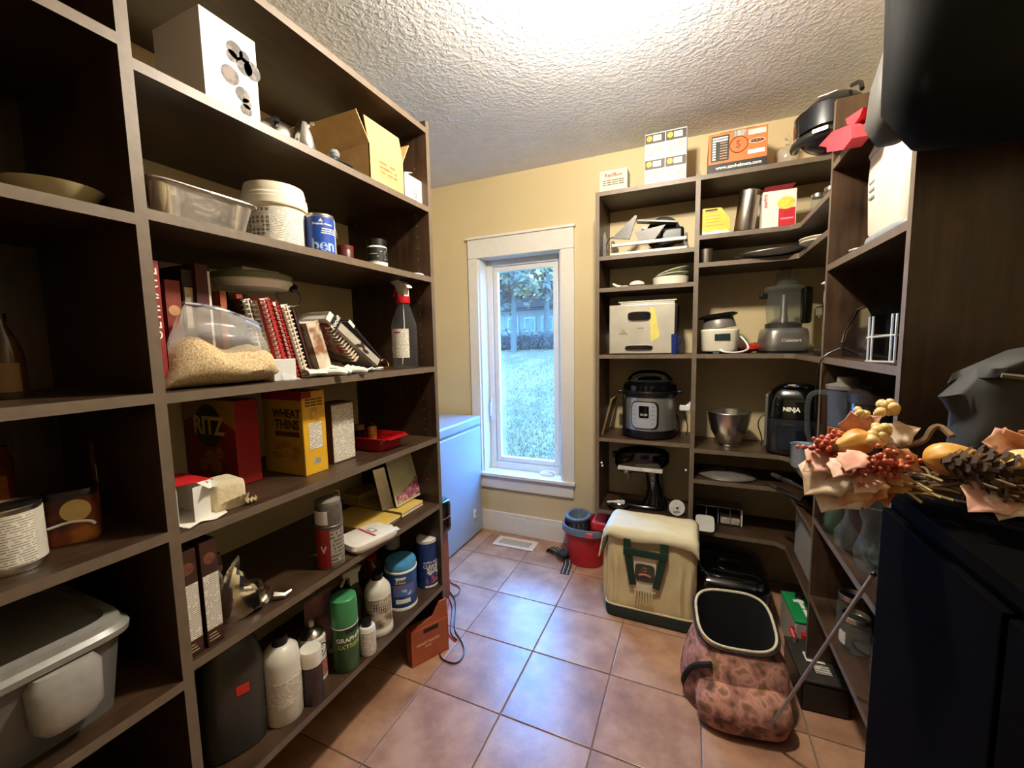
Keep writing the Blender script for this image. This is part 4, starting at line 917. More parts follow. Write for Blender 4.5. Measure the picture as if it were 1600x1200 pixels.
t = thing('wipes_canister', 'blue disinfecting wipes canister with light blue lid', 'canister', loc, R_(60)); h = rowZ(loc[0], loc[1], 872) - z
part(t, 'body', G().lathe([(r * .97, 0), (r, .004), (r, h * .82)], 36), M('blue_wipes_label', '#27569f', .35, var=.25, scale=16)); part(t, 'foot', G().lathe([(r * 1.01, 0), (r * 1.01, h * .06), (r, h * .065)], 36, cap0=False, cap1=False), PAPER); part(t, 'white_ring', G().lathe([(r, h * .80), (r * 1.04, h * .81), (r * 1.04, h * .84), (r, h * .85)], 36), PAPER)
part(t, 'lid', G().lathe([(r * .99, h * .845), (r, h * .96), (r * .94, h), (0, h)], 36), M('sky_blue_lid', '#4d94c4', .35)); band(t, r, h * .60, h * .73, PAPER, -.75, -.05); text(t, 'Lysol', .022, (0, 0, h * .665), INKD, wrap=r + .002, rotz=-.4, bold=.0007); band(t, r, h * .16, h * .25, PAPER, -.75, .2); band(t, r, h * .32, h * .56, patches('purple_swirl', [(.4, '#7a5a78'), (.55, '#3f6cb0'), (.65, '#b9c6dd')], 24), -.9, .5, 'printed_swirl'); text(t, '75', .016, (0, 0, h * .2), INKD, wrap=r + .001, rotz=.75)
loc, r, h = cyl_at(653, 685, z, 838, X=-1.07)
t = thing('cleaner_can', 'tall navy blue cleaner can with white cap by the end panel', 'can', loc, R_(55))
part(t, 'body', G().lathe([(r, 0), (r * 1.02, .003), (r, .006), (r, h * .93)], 30), M('navy_can', '#16356e', .35, var=.12)); part(t, 'cap', G().lathe([(r * .99, h * .925), (r * .99, h * .985), (r * .92, h), (0, h)], 30), M('white_can_cap', '#cfcdc8', .4)); text(t, 'CLEANER', .02, (0, 0, h * .46), INKW, wrap=r + .001, rotz=.15, bold=.0005); text(t, 'AUTO GLASS', .014, (0, 0, h * .54), INKW, wrap=r + .001, rotz=.15, bold=.0003)
band(t, r, h * .28, h * .42, patches('white_burst', [(.42, '#16356e'), (.52, '#cfd0cc')], 70), -.4, .9, 'printed_burst'); band(t, r, h * .1, h * .26, patches('pink_burst', [(.42, '#16356e'), (.55, '#9c5a68')], 60), -.5, .8, 'printed_burst'); band(t, r, .004, h * .06, PAPER, -.6, 1.0)
# back row
loc, r, h = cyl_at(604, 627, z, 838, X=-1.25)
bottle('tall_bottle', 'dark bottle with wide white cap at the back of the bottom shelf', 'bottle', loc, [(r * 1.3, 0), (r * 1.3, h * .6), (r, h * .75)], M('smoky_bottle', '#1d2228', .3), [(r, h * .75), (r, h), (0, h)], M('grey_white_cap', '#b7b8b8', .4))
loc, r, h = cyl_at(565, 600, z, 872, X=-1.24)
bottle('red_bottle', 'dark red bottle behind the cream cleaner bottle', 'bottle', loc, [(r, 0), (r, h * .8), (r * .6, h * .92), (r * .5, h)], M('wine_red_bottle', '#4e0f14', .3), [(r * .5, h * .98), (r * .5, h * 1.06), (0, h * 1.06)], RED)
loc, r, h = cyl_at(540, 572, z, 925, X=-1.16)
t = thing('trigger_sprayer', 'grey spray bottle with white trigger head behind the green can', 'spray bottle', loc, R_(75)); h2 = rowZ(loc[0], loc[1], 888) - z
part(t, 'body', G().lathe([(r, 0), (r, h2 * .5), (r * .5, h2 * .72), (r * .4, h2 * .76)], 24), M('smoke_plastic', '#4a463f', .3)); part(t, 'spray_head', G().prism([(-.018, h2 * .75), (.016, h2 * .75), (.014, h2 * .9), (.03, h2), (-.045, h2), (-.045, h2 * .93), (-.02, h2 * .9)], -.011, .011, Matrix.Rotation(PI / 2, 4, 'X')), WB); part(t, 'trigger', G().tube([(-.03, 0, h2 * .93), (-.038, 0, h2 * .84), (-.05, 0, h2 * .78)], .005, 8), WB)
loc, r, h = cyl_at(628, 650, z, 848, X=-1.22)
bottle('small_bottle', 'grey bottle with brown cap behind the blue wipes canister', 'bottle', loc, [(r, 0), (r, h * .85), (r * .6, h * .92)], M('slate_bottle', '#4c4a48', .4), [(r * .6, h * .9), (r * .6, h), (0, h)], M('brown_cap', '#6b5040', .4))

# ================================================================== LEFT BAY NEAREST THE CAMERA
z = BAYA[1] + .0005
xa = -1.12; yc = colX(85, xa, z + .03)
t = thing('serving_bowl', 'cream glazed bowl on the upper shelf at far left', 'bowl', (xa, yc, z)); t.scale = (.8, .8, .8); part(t, 'bowl', G().lathe([(.03, 0), (.035, .004), (.07, .03), (.088, .055), (.085, .056), (.066, .034), (.03, .01), (0, .01)], 36), M('cream_glaze', '#c8b98e', .25, var=.08)); part(t, 'foot_ring', G().lathe([(.034, 0), (.034, .006), (.03, .006)], 30, cap0=False, cap1=False), MATS['cream_glaze'])
z = BAYA[2] + .0005
loc, r, h = cyl_at(-20, 48, z, 490, X=-1.2)
t = bottle('syrup_jug', 'dim brown glass jug on the middle shelf at far left', 'jug', loc, [(r * .95, 0), (r, .006), (r, h * .5), (r * .8, h * .68), (r * .35, h * .85), (r * .3, h * .95)], M('brown_glass', '#3a2412', .2), [(r * .34, h * .93), (r * .34, h), (0, h)], BLACKP); band(t, r, h * .08, h * .42, M('tan_label', '#6b4c22', .6, var=.2), -2, 2)
z = BAYA[3] + .0005
loc, r, h = cyl_at(-45, 77, z, 790, X=-1.10)
t = thing('big_food_can', 'large tin can with white and blue food label at far left', 'can', loc, R_(60)); part(t, 'body', G().lathe([(r, 0), (r * 1.02, .004), (r, .008), (r, h - .006), (r * 1.02, h - .003), (r, h), (r * .95, h - .004), (0, h - .004)], 40), STEEL)
band(t, r, .012, h - .01, M('white_can_label', '#cfc8ba', .5), -2.2, 2.2); band(t, r + .0008, .014, h - .012, SMALLPRINT, -.1, 1.0, 'label_text'); band(t, r + .0008, h * .18, h * .62, M('teal_picture', '#4f8390', .5, var=.3, scale=20), -1.5, -.2, 'printed_picture'); band(t, r + .0008, h * .65, h * .92, M('yellow_picture', '#b9953a', .5, var=.2, scale=20), -1.5, -.2, 'printed_picture')
loc, r, h = cyl_at(75, 160, z, 772, X=-1.15)
xa, ya = loc[0], loc[1]
t = thing('coffee_tin', 'brown coffee tin with a cup picture on the far left shelf', 'tin', loc, R_(62)); part(t, 'body', G().rings([superring(0, 0, zz, r * k, r * .9 * k, 5, 40) for zz, k in ((0, .98), (.004, 1), (h * .95, 1), (h, .97))]), patches('coffee_print', [(.35, '#3a160a'), (.55, '#7a3515'), (.66, '#a0641f')], 16), 40)
part(t, 'lid', G().rings([superring(0, 0, zz, r * k, r * .9 * k, 5, 40) for zz, k in ((h, .99), (h + .012, .99), (h + .014, .95))]), M('dark_tin_lid', '#1c1410', .4)); part(t, 'printed_cup', G().lathe([(.022, 0), (.022, .0008), (.014, .0008), (.014, .0016), (0, .0016)], 24, M4=Matrix.Translation((.01, -r * .9, h * .72)) @ Matrix.Rotation(PI / 2, 4, 'X')), M('cup_print', '#c8a96a', .5)); part(t, 'printed_swoosh', G().tube([(-.03, -r * .902, h * .42), (.0, -r * .902, h * .5), (.03, -r * .902, h * .44), (.035, -r * .902, h * .35)], .003, 5, smooth=2), PAPER)
xf = -1.27; ya, yb = colX(152, xf, z), colX(205, xf, z); h = rowZ(xf, ya, 690) - z
t, a, b = aabox('cereal_box', 'tall dark red carton with white panel at the back of the far left shelf', 'box', xf - .09, xf, ya, yb, z, h, M('dim_red_carton', '#4d1a12', .5)); panel(t, '+x', -b * .8, b * .95, h * .12, h * .68, a, SMALLPRINT, 'nutrition_panel'); part(t, 'printed_oval', G().lathe([(.5, 0), (.5, .0007), (0, .0007)], 24, M4=Matrix.Translation((a, 0, h * .84)) @ Matrix.Rotation(PI / 2, 4, 'Y') @ Matrix.Diagonal((.03, b * 1.3, 1, 1))), MATS['dusky_print'])
loc, r, h = cyl_at(-40, 36, z, 700, X=-1.30)
t = bottle('orange_jar', 'orange labelled jar behind the big tin can', 'jar', loc, [(r, 0), (r, h * .85), (r * .8, h * .92)], M('amber_jar', '#5e2a12', .3), [(r * .85, h * .9), (r * .85, h), (0, h)], M('rust_lid', '#6b2416', .4)); band(t, r, h * .3, h * .7, M('orange_label', '#a0561c', .5, var=.3), -2, 2)
# lidded grey tub at the bottom
z = BAYA[4] + .0005
ya, yb = colX(40, -1.03, z + .1), colX(212, -1.03, z + .1)
z = BAYA[4] + .0005; yb = colX(214, -1.02, z + .1); ya = yb - .36; h = rowZ(-1.02, yb, 975) - z
t = thing('storage_tub', 'grey plastic storage tub with flared lid at the lower far left', 'tub', (-1.20, (ya + yb) / 2, z)); w = (yb - ya) / 2; h = min(max(h, .12), .2)
TUB = M('grey_tub_plastic', '#5d5c58', .35, var=.08)
part(t, 'body', G().rings([superring(0, 0, zz, .165 * k, w * k, 9, 40) for zz, k in ((0, .9), (h, 1.0))]), TUB, 30); lidp = part(t, 'lid', G().rings([superring(0, 0, zz, .165 * k, w * k, 9, 40) for zz, k in ((h - .012, 1.06), (h, 1.07), (h + .008, 1.02), (h + .02, 1.0), (h + .024, .9), (h + .012, .88))]), M('grey_tub_lid', '#85837d', .3), 30)
part(t, 'latch', G().rings([superring(.165, w * .45, zz, .03 * k, .05 * k, 3, 24) for zz, k in ((h * .25, .7), (h * .35, .95), (h * .8, 1), (h * .9, .8))]), M('latch_grey', '#9a9892', .25), 50)
# ================================================================== chest freezer, floor things
FX = -1.365
t = thing('chest_freezer', 'white chest freezer in the alcove beside the window', 'freezer', (FX - .28, 2.03, 0))
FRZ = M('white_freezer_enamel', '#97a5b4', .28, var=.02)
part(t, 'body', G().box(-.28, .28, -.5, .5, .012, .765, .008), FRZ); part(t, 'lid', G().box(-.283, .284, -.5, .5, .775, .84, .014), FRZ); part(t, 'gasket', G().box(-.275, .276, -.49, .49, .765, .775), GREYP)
dy, dz = (colX(742, FX, .1) - 2.03), rowZ(FX, colX(742, FX, .1), 806)
part(t, 'lock_plate', G().lathe([(.022, 0), (.022, .004), (.016, .007), (0, .007)], 20, M4=Matrix.Translation((.28, dy, dz + .01)) @ Matrix.Rotation(PI / 2, 4, 'Y') @ Matrix.Diagonal((1.9, 1, 1, 1))), WHITE); part(t, 'lock', G().lathe([(.008, .007), (.008, .014), (0, .014)], 14, M4=Matrix.Translation((.28, dy, dz + .018)) @ Matrix.Rotation(PI / 2, 4, 'Y')), CHROME); part(t, 'drain_plug', G().lathe([(.009, .004), (.009, .010), (0, .010)], 14, M4=Matrix.Translation((.28, dy, dz - .02)) @ Matrix.Rotation(PI / 2, 4, 'Y')), GREYP)
for sx_ in (-.24, .24):
    for sy_ in (-.45, .45): part(t, 'foot', G().lathe([(.02, 0), (.02, .012), (0, .012)], 12, (sx_, sy_, 0)), BLACKP)
# floor register
t = thing('floor_vent', 'cream metal floor vent with slots below the window', 'vent', (-1.065, 2.425, 0), R_(1))
VM = M('cream_register', '#d8cdb8', .4, var=.03)
g = G().box(-.143, .143, -.064, -.036, .0005, .006, .002).box(-.143, .143, .036, .064, .0005, .006, .002).box(-.143, -.108, -.036, .036, .0005, .006).box(.108, .143, -.036, .036, .0005, .006)
part(t, 'frame', g, VM); part(t, 'dark_opening', G().box(-.11, .11, -.037, .037, .0002, .001), M('vent_dark', '#2b2420', .8))
sl = G().box(-.0032, .0032, -.037, .037, .001, .0052, .0006, M4=None).mesh('slat', VM)
for k in range(19): link('slat', sl, t, (-.101 + k * .01122, 0, 0), (0, 0, .12))
# mop bucket with wringer
t = thing('mop_bucket', 'red oval mop bucket with grey wringer basket by the window wall', 'bucket', (-.575, 2.40, 0)); t.scale = (.82, 1, 1)
def ov(z_, rx, ry, cx=0, p=2.4): return superring(cx, 0, z_, rx, ry, p, 40)
part(t, 'pail', G().rings([ov(0, .125, .095), (ov(.004, .13, .10)), ov(.225, .165, .125), ov(.232, .175, .133), ov(.238, .175, .133), ov(.238, .160, .118), ov(.01, .12, .09)], True, True), RED, 35)
part(t, 'grey_rim', G().rings([ov(.20, .169, .129), ov(.205, .178, .136), ov(.236, .180, .138), ov(.243, .176, .134), ov(.243, .165, .124)], False, False), M('slate_blue_plastic', '#5c6b78', .4), 35)
wr = part(t, 'wringer', G().lathe([(.075, .20), (.088, .27), (.095, .275), (.095, .285), (.072, .285), (.055, .215), (.02, .17), (0, .17)], 32, (-.065, 0, 0)), MATS['slate_blue_plastic'])
slot = G().box(-.006, .006, -.001, .001, 0, .012).mesh('slot', BLACKP)
for k in range(18):
    a = 2 * PI * k / 18; link('slot', slot, wr, (-.065 + .0935 * math.cos(a), .0935 * math.sin(a), .258 - .012), (0, 0, a + PI / 2))
for k in range(12):
    a = 2 * PI * k / 12; part(wr, 'basket_rib', G().box(-.002, .002, .026, .062, 0, .003, M4=Matrix.Translation((-.065, 0, .19)) @ Matrix.Rotation(a, 4, 'Z') @ Matrix.Rotation(R_(58), 4, 'X')), M('dark_rib', '#262b30', .5))
part(t, 'handle', G().tube([(-.168, -.03, .22), (-.19, -.10, .17), (-.12, -.145, .12), (.02, -.15, .18), (.15, -.10, .225)], .004, 8, smooth=2), MATS['slate_blue_plastic']) if False else part(t, 'pouring_lip', G().box(.06, .175, -.11, .11, .236, .30, .02), RED)
part(t, 'handle_clip', G().box(.03, .085, -.142, -.126, .205, .235, .006), M('faded_red', '#c0484a', .4))
# black strap with striped webbing on the floor
STRAP = M('black_webbing', '#1b1a17', .8, var=.2); STRIPE = M('tan_stripe', '#a89a80', .8)
t = thing('webbing_strap', 'black webbing strap with tan stripes beside the red bucket', 'strap', (-.72, 2.33, 0))
def ribbon(P, w, th=.003, off=0):
    g = G(); n = len(P); 
    for i in range(n - 1): pass
    rs = []
    for i, p in enumerate(P):
        p = Vector(p); d = (Vector(P[min(n - 1, i + 1)]) - Vector(P[max(0, i - 1)])); d.z = 0; s_ = d.normalized().cross(Vector((0, 0, 1)))
        rs.append([p + s_ * (w + off), p + s_ * (off - w), p + s_ * (off - w) + Vector((0, 0, th)), p + s_ * (w + off) + Vector((0, 0, th))])
    return g.rings(rs)
P1 = [(-.105, .085, .001), (-.09, .075, .03), (-.05, .055, .035), (0, .03, .02), (.04, .01, .012), (.055, -.04, .004), (.06, -.11, .001), (.065, -.14, .001)]
part(t, 'webbing', ribbon(P1, .026), STRAP); part(t, 'stripe', ribbon([(x, y, z + .0031) for x, y, z in P1], .0025, .0008, .012), STRIPE); part(t, 'stripe', ribbon([(x, y, z + .0031) for x, y, z in P1], .0025, .0008, -.012), STRIPE); part(t, 'clasp', G().box(-.03, .04, -.02, .05, .03, .055, .01, M4=Matrix.Rotation(-.5, 4, 'Z')), STRAP)
# insulated cooler bag
t = thing('cooler_bag', 'cream canvas cooler bag with dark green handle and base in front of the shelves', 'bag', (-.165, 2.037, 0)); t.scale = (1, .7, 1.17)
CV = M('cream_canvas', '#d6c594', .8, var=.06, scale=12, bump=.25, bscale=500); CVL = M('pale_canvas', '#dcd2ae', .75, var=.05, scale=12, bump=.2, bscale=500); GRN = M('dark_green_webbing', '#12301f', .75, var=.12); GRNB = M('green_black_base', '#1c2a20', .7, var=.15)
hx, hy, hh = .205, .16, .385
def wr_(v):
    n_ = noise.noise(Vector((v.x * 16, v.z * 7, v.y * 8))); f = max(0, min(1, (v.z - .02) / .1)) * max(0, min(1, (.4 - v.z) / .1))
    ridg = math.sin(v.x * 150 + 3 * n_) * .010 * f * (1 if v.y < -.1 and abs(v.x) > .07 and v.z < .24 else 0)
    return v + Vector((.008 * n_ * f, -.012 * n_ * f - ridg, .0))
part(t, 'body', G().rings([superring(0, 0, z_, hx * k, hy * k, 9, 120, wr_) for z_, k in ((.045, .97), (.07, 1.0), (.10, 1.0), (.13, .985), (.16, .99), (.19, .99), (.22, .985), (.25, .985), (.28, .98), (.31, .975), (.34, .965), (.365, .95), (.378, .90), (.385, .8))]), CV, 60)
part(t, 'base', G().rings([superring(0, 0, z_, hx * k, hy * k, 9, 64) for z_, k in ((0, .95), (.006, 1.005), (.03, 1.02), (.05, 1.015), (.056, .98))]), GRNB, 50)
part(t, 'base_piping', G().tube(superring(0, 0, .055, hx * 1.01, hy * 1.01, 9, 64), .004, 6, True), CVL)
# flap over the top and upper front
def flapf(u, v):
    x = -hx * 1.02 + 2.04 * hx * u
    if v < .55: y = hy * .95 - 1.97 * hy * (v / .55); z_ = hh + .006 + .008 * math.sin(PI * v / .55)
    else: k = (v - .55) / .45; sag = (.028 + .03 * u + .012 * math.sin(PI * u * 2)) ; y = -hy * 1.02 - .014 * k - .01 * math.sin(PI * k) ; z_ = hh + .006 - sag * k - .004 * (1 - k)
    if abs(2 * u - 1) > .9: z_ -= .02 * (abs(2 * u - 1) - .9) / .1
    return Vector((x, y, z_ + .004 * noise.noise(Vector((x * 12, y * 12, 3)))))
g = G().grid(flapf, 30, 24); flp = part(t, 'flap', g, CVL, 70)
md = flp.modifiers.new('thickness', 'SOLIDIFY'); md.thickness = .006
part(t, 'side_pocket', G().rings([superring(-hx - .004, -.01, z_, .014 * k, .10, 5, 30) for z_, k in ((.05, .8), (.10, 1.2), (.20, 1.1), (.262, .9), (.268, .6))]), CV, 50); part(t, 'side_flap', G().box(-.004, .003, -.11, .11, -.12, 0, .002, M4=Matrix.Translation((-hx - .012, -.01, .355)) @ Matrix.Rotation(R_(12), 4, 'Y')), CVL)
g = G().tube([(-.10, -hy * 1.06, .30), (-.098, -hy * 1.1, .255), (-.06, -hy * 1.16, .25)], .001, 4)
hnd = G().box(-.118, -.085, -hy - .024, -hy - .016, .305, .355, .002).box(.045, .08, -hy - .024, -hy - .016, .305, .355, .002).box(-.118, .08, -hy - .028, -hy - .020, .288, .318, .002)
hnd.box(-.016, .016, -.004, .004, 0, .13, .002, M4=Matrix.Translation((-.072, -hy - .02, .165)) @ Matrix.Rotation(R_(-11), 4, 'Y')); hnd.box(-.016, .016, -.004, .004, 0, .13, .002, M4=Matrix.Translation((.030, -hy - .02, .165)) @ Matrix.Rotation(R_(13), 4, 'Y'))
part(t, 'handle', hnd, GRN); part(t, 'badge_backing', G().rings([superring(-.02, .165, z_, .055, .055, 3, 30) for z_ in (0, .006)], True, True) if False else G().box(-.07, .03, -hy - .014, -hy - .008, .14, .29, .003), CVL)
bd = part(t, 'badge', G().prism([(p.x, p.y) for p in superring(-.02, .222, 0, .044, .036, 5, 36)], 0, .006, Matrix.Translation((0, -hy - .014, 0)) @ Matrix.Rotation(PI / 2, 4, 'X')), M('slate_green_badge', '#3a4036', .5, var=.1))
part(bd, 'printed_banner', G().tube([(-.02 + .028 * math.sin(a), -hy - .0206, .204 + .012 * math.cos(a)) for a in [-1.15 + .23 * k for k in range(11)]], .0055, 6), M('salmon_print', '#b06a5c', .5)); part(bd, 'printed_emblem', G().tube([(-.02 + .008 * math.cos(a), -hy - .0206, .236 + .008 * math.sin(a)) for a in [.3 * k for k in range(21)]], .004, 6), M('rust_print', '#8a4a3c', .5))
g = G()
for k in range(7): g.tube([(-.06 + .012 * k, -hy - .013, .14), (-.064 + .0135 * k, -hy - .013, .085)], .0045, 6)
part(t, 'gathers', g, CV)
# camouflage backpack, open
t = thing('backpack', 'open camouflage backpack with cream piping on the floor by the right shelves', 'backpack', (.165, 1.64, 0), R_(8))
CAMO = patches('pink_brown_camo', [(.32, '#5b4234'), (.42, '#9b6a5a'), (.52, '#c08a78'), (.6, '#8a6248'), (.7, '#6c4c3a')], 17, .85, 2)
def bp(z_, kx, ky, dy=0, wob=.012):
    def f(v):
        n_ = noise.noise(v * 9 + Vector((2, 5, 1))); return v + Vector((.9, .9, .3)) * wob * n_
    return superring(0, dy, z_, .17 * kx, .135 * ky, 2.8, 40, f)
part(t, 'body', G().rings([bp(0, .95, .95, 0, 0), bp(.01, 1, 1), bp(.06, 1.06, 1.08), bp(.12, 1.03, 1.05), bp(.17, .97, 1.0), bp(.21, .86, .88, .01), bp(.24, .78, .78, .015)], True, False), CAMO, 60)
LINB = M('black_lining', '#0c0c0d', .8)
def mouth(k, dz, wob=0): return [Vector((p.x, p.y, .24 + dz + .09 * (p.y + .1) / .2)) for p in superring(0, .015, 0, .132 * k, .105 * k, 3.2, 40)]
part(t, 'collar', G().rings([bp(.235, .80, .80, .015), mouth(1.03, -.004), mouth(.97, .004)], False, False), CAMO, 60); part(t, 'piping', G().tube(mouth(.985, .004), .005, 6, True), M('cream_piping', '#cfc3a4', .6)); part(t, 'zip', G().tube(mouth(1.05, -.004), .004, 6, True), LINB)
part(t, 'lining', G().rings([mouth(.95, 0), [Vector((p.x * .95, p.y * .95, .03)) for p in superring(0, .01, 0, .12, .1, 3, 40)]], False, True), LINB, 60); part(t, 'inner_pad', G().box(-.02, .10, -.07, .03, .032, .12, .01), M('grey_lining', '#8f8b80', .7))
part(t, 'front_pocket', G().rings([bp(.015, .8, .5, -.125), bp(.08, .88, .6, -.13), bp(.13, .8, .5, -.125), bp(.15, .5, .3, -.11)], True, True), CAMO, 60); part(t, 'strap', G().tube([(-.10, -.12, .2), (-.16, -.10, .17), (-.185, -.06, .08), (-.17, -.02, .02)], .010, 8, smooth=2), LINB); part(t, 'haul_loop', G().tube([(-.04, .13, .27), (-.02, .16, .31), (.02, .16, .31), (.04, .13, .27)], .006, 6, smooth=2), CAMO)
# orange cardboard box against the end panel, with the stack behind it
ORB = M('orange_carton', '#a4512c', .6, var=.12, scale=14)
x1, y1 = -.985, 1.50
t = thing('orange_box', 'orange cardboard carton with a handle slot at the end of the left shelving', 'box', (-1.022, 1.365, 0), R_(-28)); w = .085
part(t, 'body', G().box(-.025, .025, -w, w, 0, .155, .002), ORB); part(t, 'gable', G().prism([(-w, .155), (w, .155), (w, .238), (w - .035, .238), (w - .07, .185), (-w, .157)], -.003, .003, Matrix.Translation((.02, 0, 0)) @ Matrix.Rotation(PI / 2, 4, 'Z') @ Matrix.Rotation(PI / 2, 4, 'X')), ORB)
part(t, 'handle_slot', G().box(.0252, .026, -.03, .04, .128, .146), BLACKP, 0); text(t, 'HENLEY SQUARE', .014, (.0256, -.01, .085), M('peach_ink', '#d9b99a', .5), '+x', bold=.0003); smudge(t, (6,), .009, (.0256, -.01, .068), MATS['peach_ink'], '+x'); smudge(t, (7,), .016, (.0256, -.02, .108), M('rose_ink', '#9a4a44', .5), '+x'); part(t, 'side_flap', G().box(-.025, .026, w, w + .002, .0, .17), ORB)
t = thing('wicker_box', 'narrow orange brown box behind the end of the left shelving', 'box', (-1.215, 1.72, 0)); part(t, 'body', G().box(-.07, .05, -.05, .05, 0, .36, .003), M('rust_weave', '#8f4a2a', .7, var=.25, scale=120)); part(t, 'lid', G().box(-.073, .053, -.053, .053, .36, .375, .003), ORB)
t = thing('black_case', 'glossy black rounded case standing on the narrow orange brown box', 'case', (-1.205, 1.72, .3755)); part(t, 'shell', G().rings([superring(0, 0, z_, .075 * k, .05 * k, 4, 36) for z_, k in ((0, .85), (.01, .97), (.03, 1), (.14, 1), (.16, .97), (.17, .85))]), BLACKG, 50); part(t, 'seam', G().tube(superring(0, 0, .085, .0755, .0505, 4, 36), .0015, 6, True), GREYP)
def fpt(px, py, z=.004): x, y = atz(px, py, z); return (x, y, z)
for nm, lab, P, m in (('power_cable', 'long black cord looping over the tiles by the left shelving', [(694, 915), (712, 935), (712, 960), (709, 985), (722, 1002), (727, 1020), (716, 1037), (700, 1035), (685, 1026), (692, 1010)], BLACKP), ('power_cable', 'short black cord with a loop beside the orange carton', [(693, 922), (708, 945), (705, 970), (704, 992), (714, 1000)], BLACKP), ('test_lead', 'thin red lead on the tiles beside the orange carton', [(694, 912), (703, 928), (700, 950), (698, 990), (712, 1002)], RED), ('wire_loop', 'thin pale loop of wire on the tiles beside the left shelving', [(698, 902), (706, 912), (716, 915), (720, 922), (712, 932), (704, 930)], M('dusky_wire', '#6b4f56', .5))):
    tag(part(None, nm, G().tube([fpt(*p) for p in P], .0035 if m is not RED else .0028, 6, smooth=3), m), lab, 'cord')
# ================================================================== BACK WALL SHELVES
def bk(xl, xr, Y, z, ytop):
    """x range and height of something with its front at depth Y standing at height z"""
    x0, x1 = colY(xl, Y, z), colY(xr, Y, z); return x0, x1, rowZ((x0 + x1) / 2, Y, ytop) - z
FR = YF
# --- on top
z = 2.1255
x0, x1, h = bk(937, 980, FR + .02, z, 265)
t, a, b = aabox('small_carton', 'small cream carton on top of the shelving beside the window wall', 'box', x0, x1, FR + .02, FR + .12, z, h, M('cream_card', '#e0cfa6', .6, var=.03)); text(t, 'RedBox', .026, (0, -b - .0008, h * .76), INKR, bold=.0006, sx=1.1)
for k in range(3): smudge(t, (4, 5, 7, 6), .0085, (0, -b - .0008, h * (.52 - .1 * k)), INKB)
x0, x1, h = bk(1007, 1072, FR + .02, z, 204)
t, a, b = aabox('hardware_box', 'tall white and grey printed carton on top of the shelving', 'box', x0, x1, FR + .02, FR + .14, z, h, M('grey_white_card', '#d2cfcb', .5, var=.02)); DKP = M('charcoal_print', '#3a3530', .5, var=.3, scale=40); YD = M('gold_dot', '#d29a28', .5)
for cx in (-.5, .5):
    for cz in (.25, .75):
        panel(t, '-y', (cx - .48) * a, (cx + .48) * a, (cz + .05) * h, (cz + .23) * h, -b, DKP, 'printed_band'); part(t, 'printed_dot', G().lathe([(.014, 0), (.014, .0012), (.006, .0012)], 16, M4=Matrix.Translation(((cx - .28) * a, -b, (cz + .15) * h)) @ Matrix.Rotation(PI / 2, 4, 'X')), YD); panel(t, '-y', (cx - .45) * a, (cx + .45) * a, (cz - .2) * h, (cz + .03) * h, -b, printed('grey_small_print', '#cbc7c2', '#5e5650', .008, .5, 110), 'print_block'); panel(t, '-y', (cx - .1) * a, (cx + .3) * a, (cz + .09) * h, (cz + .2) * h, -b - .0006, M('pale_print', '#c9c2b6', .5), 'printed_part')
x0, x1, h = bk(1106, 1198, FR + .015, z, 203)
t, a, b = aabox('helmet_box', 'orange and black motorcycle helmet carton marked 5 on top of the shelving', 'box', x0, x1, FR + .015, FR + .26, z, h, M('orange_card', '#c76a2e', .5, var=.05)); BKC = M('black_card', '#15130f', .5)
panel(t, '-y', -a, a, 0, h * .24, -b, BKC, 'black_band'); text(t, 'www.zoxhelmets.com', .021, (.006, -b - .001, h * .13), INKW, bold=.0004)
panel(t, '-y', -a * .90, -a * .28, h * .30, h * .94, -b, BKC, 'size_chart')
for k in range(9):
    panel(t, '-y', -a * .86, -a * (.33 if k in (0, 1) else .74), h * (.86 - k * .065), h * (.90 - k * .065), -b - .0006, PAPER, 'chart_row')
    if k > 1: panel(t, '-y', -a * .60, -a * .34, h * (.865 - k * .065), h * (.89 - k * .065), -b - .0006, M('tan_row', '#a3836a', .5), 'chart_row')
panel(t, '-y', -a * .14, a * .28, h * .84, h * .99, -b, printed('bar_label', '#e8e2d4', '#2a2622', .3, 1, 300), 'bar_label'); panel(t, '-y', a * .36, a * .94, h * .82, h * .95, -b, SMALLPRINT, 'white_label'); panel(t, '-y', a * .36, a * .92, h * .36, h * .46, -b, PAPER, 'white_label')
part(t, 'marker_circle', G().tube([(.04 * a + .036 * math.cos(k * PI / 14) * (1 + .05 * math.sin(k)), -b - .0012, h * .64 + .036 * math.sin(k * PI / 14)) for k in range(29)], .0018, 5), M('red_marker', '#8a2418', .5)); text(t, '5', .045, (.03 * a, -b - .0012, h * .64), MATS['red_marker'], bold=.0004); text(t, 'ZOX', .02, (a * .66, -b - .001, h * .66), INKD, bold=.001, sx=1.3); part(t, 'printed_oval', G().tube([(a * .66 + .032 * math.cos(k * PI / 12), -b - .001, h * .66 + .010 * math.sin(k * PI / 12)) for k in range(24)], .0012, 5, True), INKW)
part(t, 'open_flap', G().box(-a * .6, a * .6, -.001, .001, 0, .1, M4=Matrix.Translation((0, -b + .0, h)) @ Matrix.Rotation(R_(-75), 4, 'X')), BKC)
loc, r, h = cyl_at(1212, 1246, z, 216, Y=FR + .15)
t = thing('plastic_bag', 'translucent crumpled plastic bag beside the helmet carton', 'bag', loc); part(t, 'film', G().ball((0, 0, h * .45), max(r, .05), 16, (1, .8, .95), .35, 9), glassy('hazy_film', (.9, .87, .8), .6, .25, (.7, .62, .48)), 80); part(t, 'knot', G().tube([(0, 0, h * .8), (.01, 0, h * .95), (0, .01, h * 1.05)], [.01, .006, .014], 8), MATS['hazy_film'])
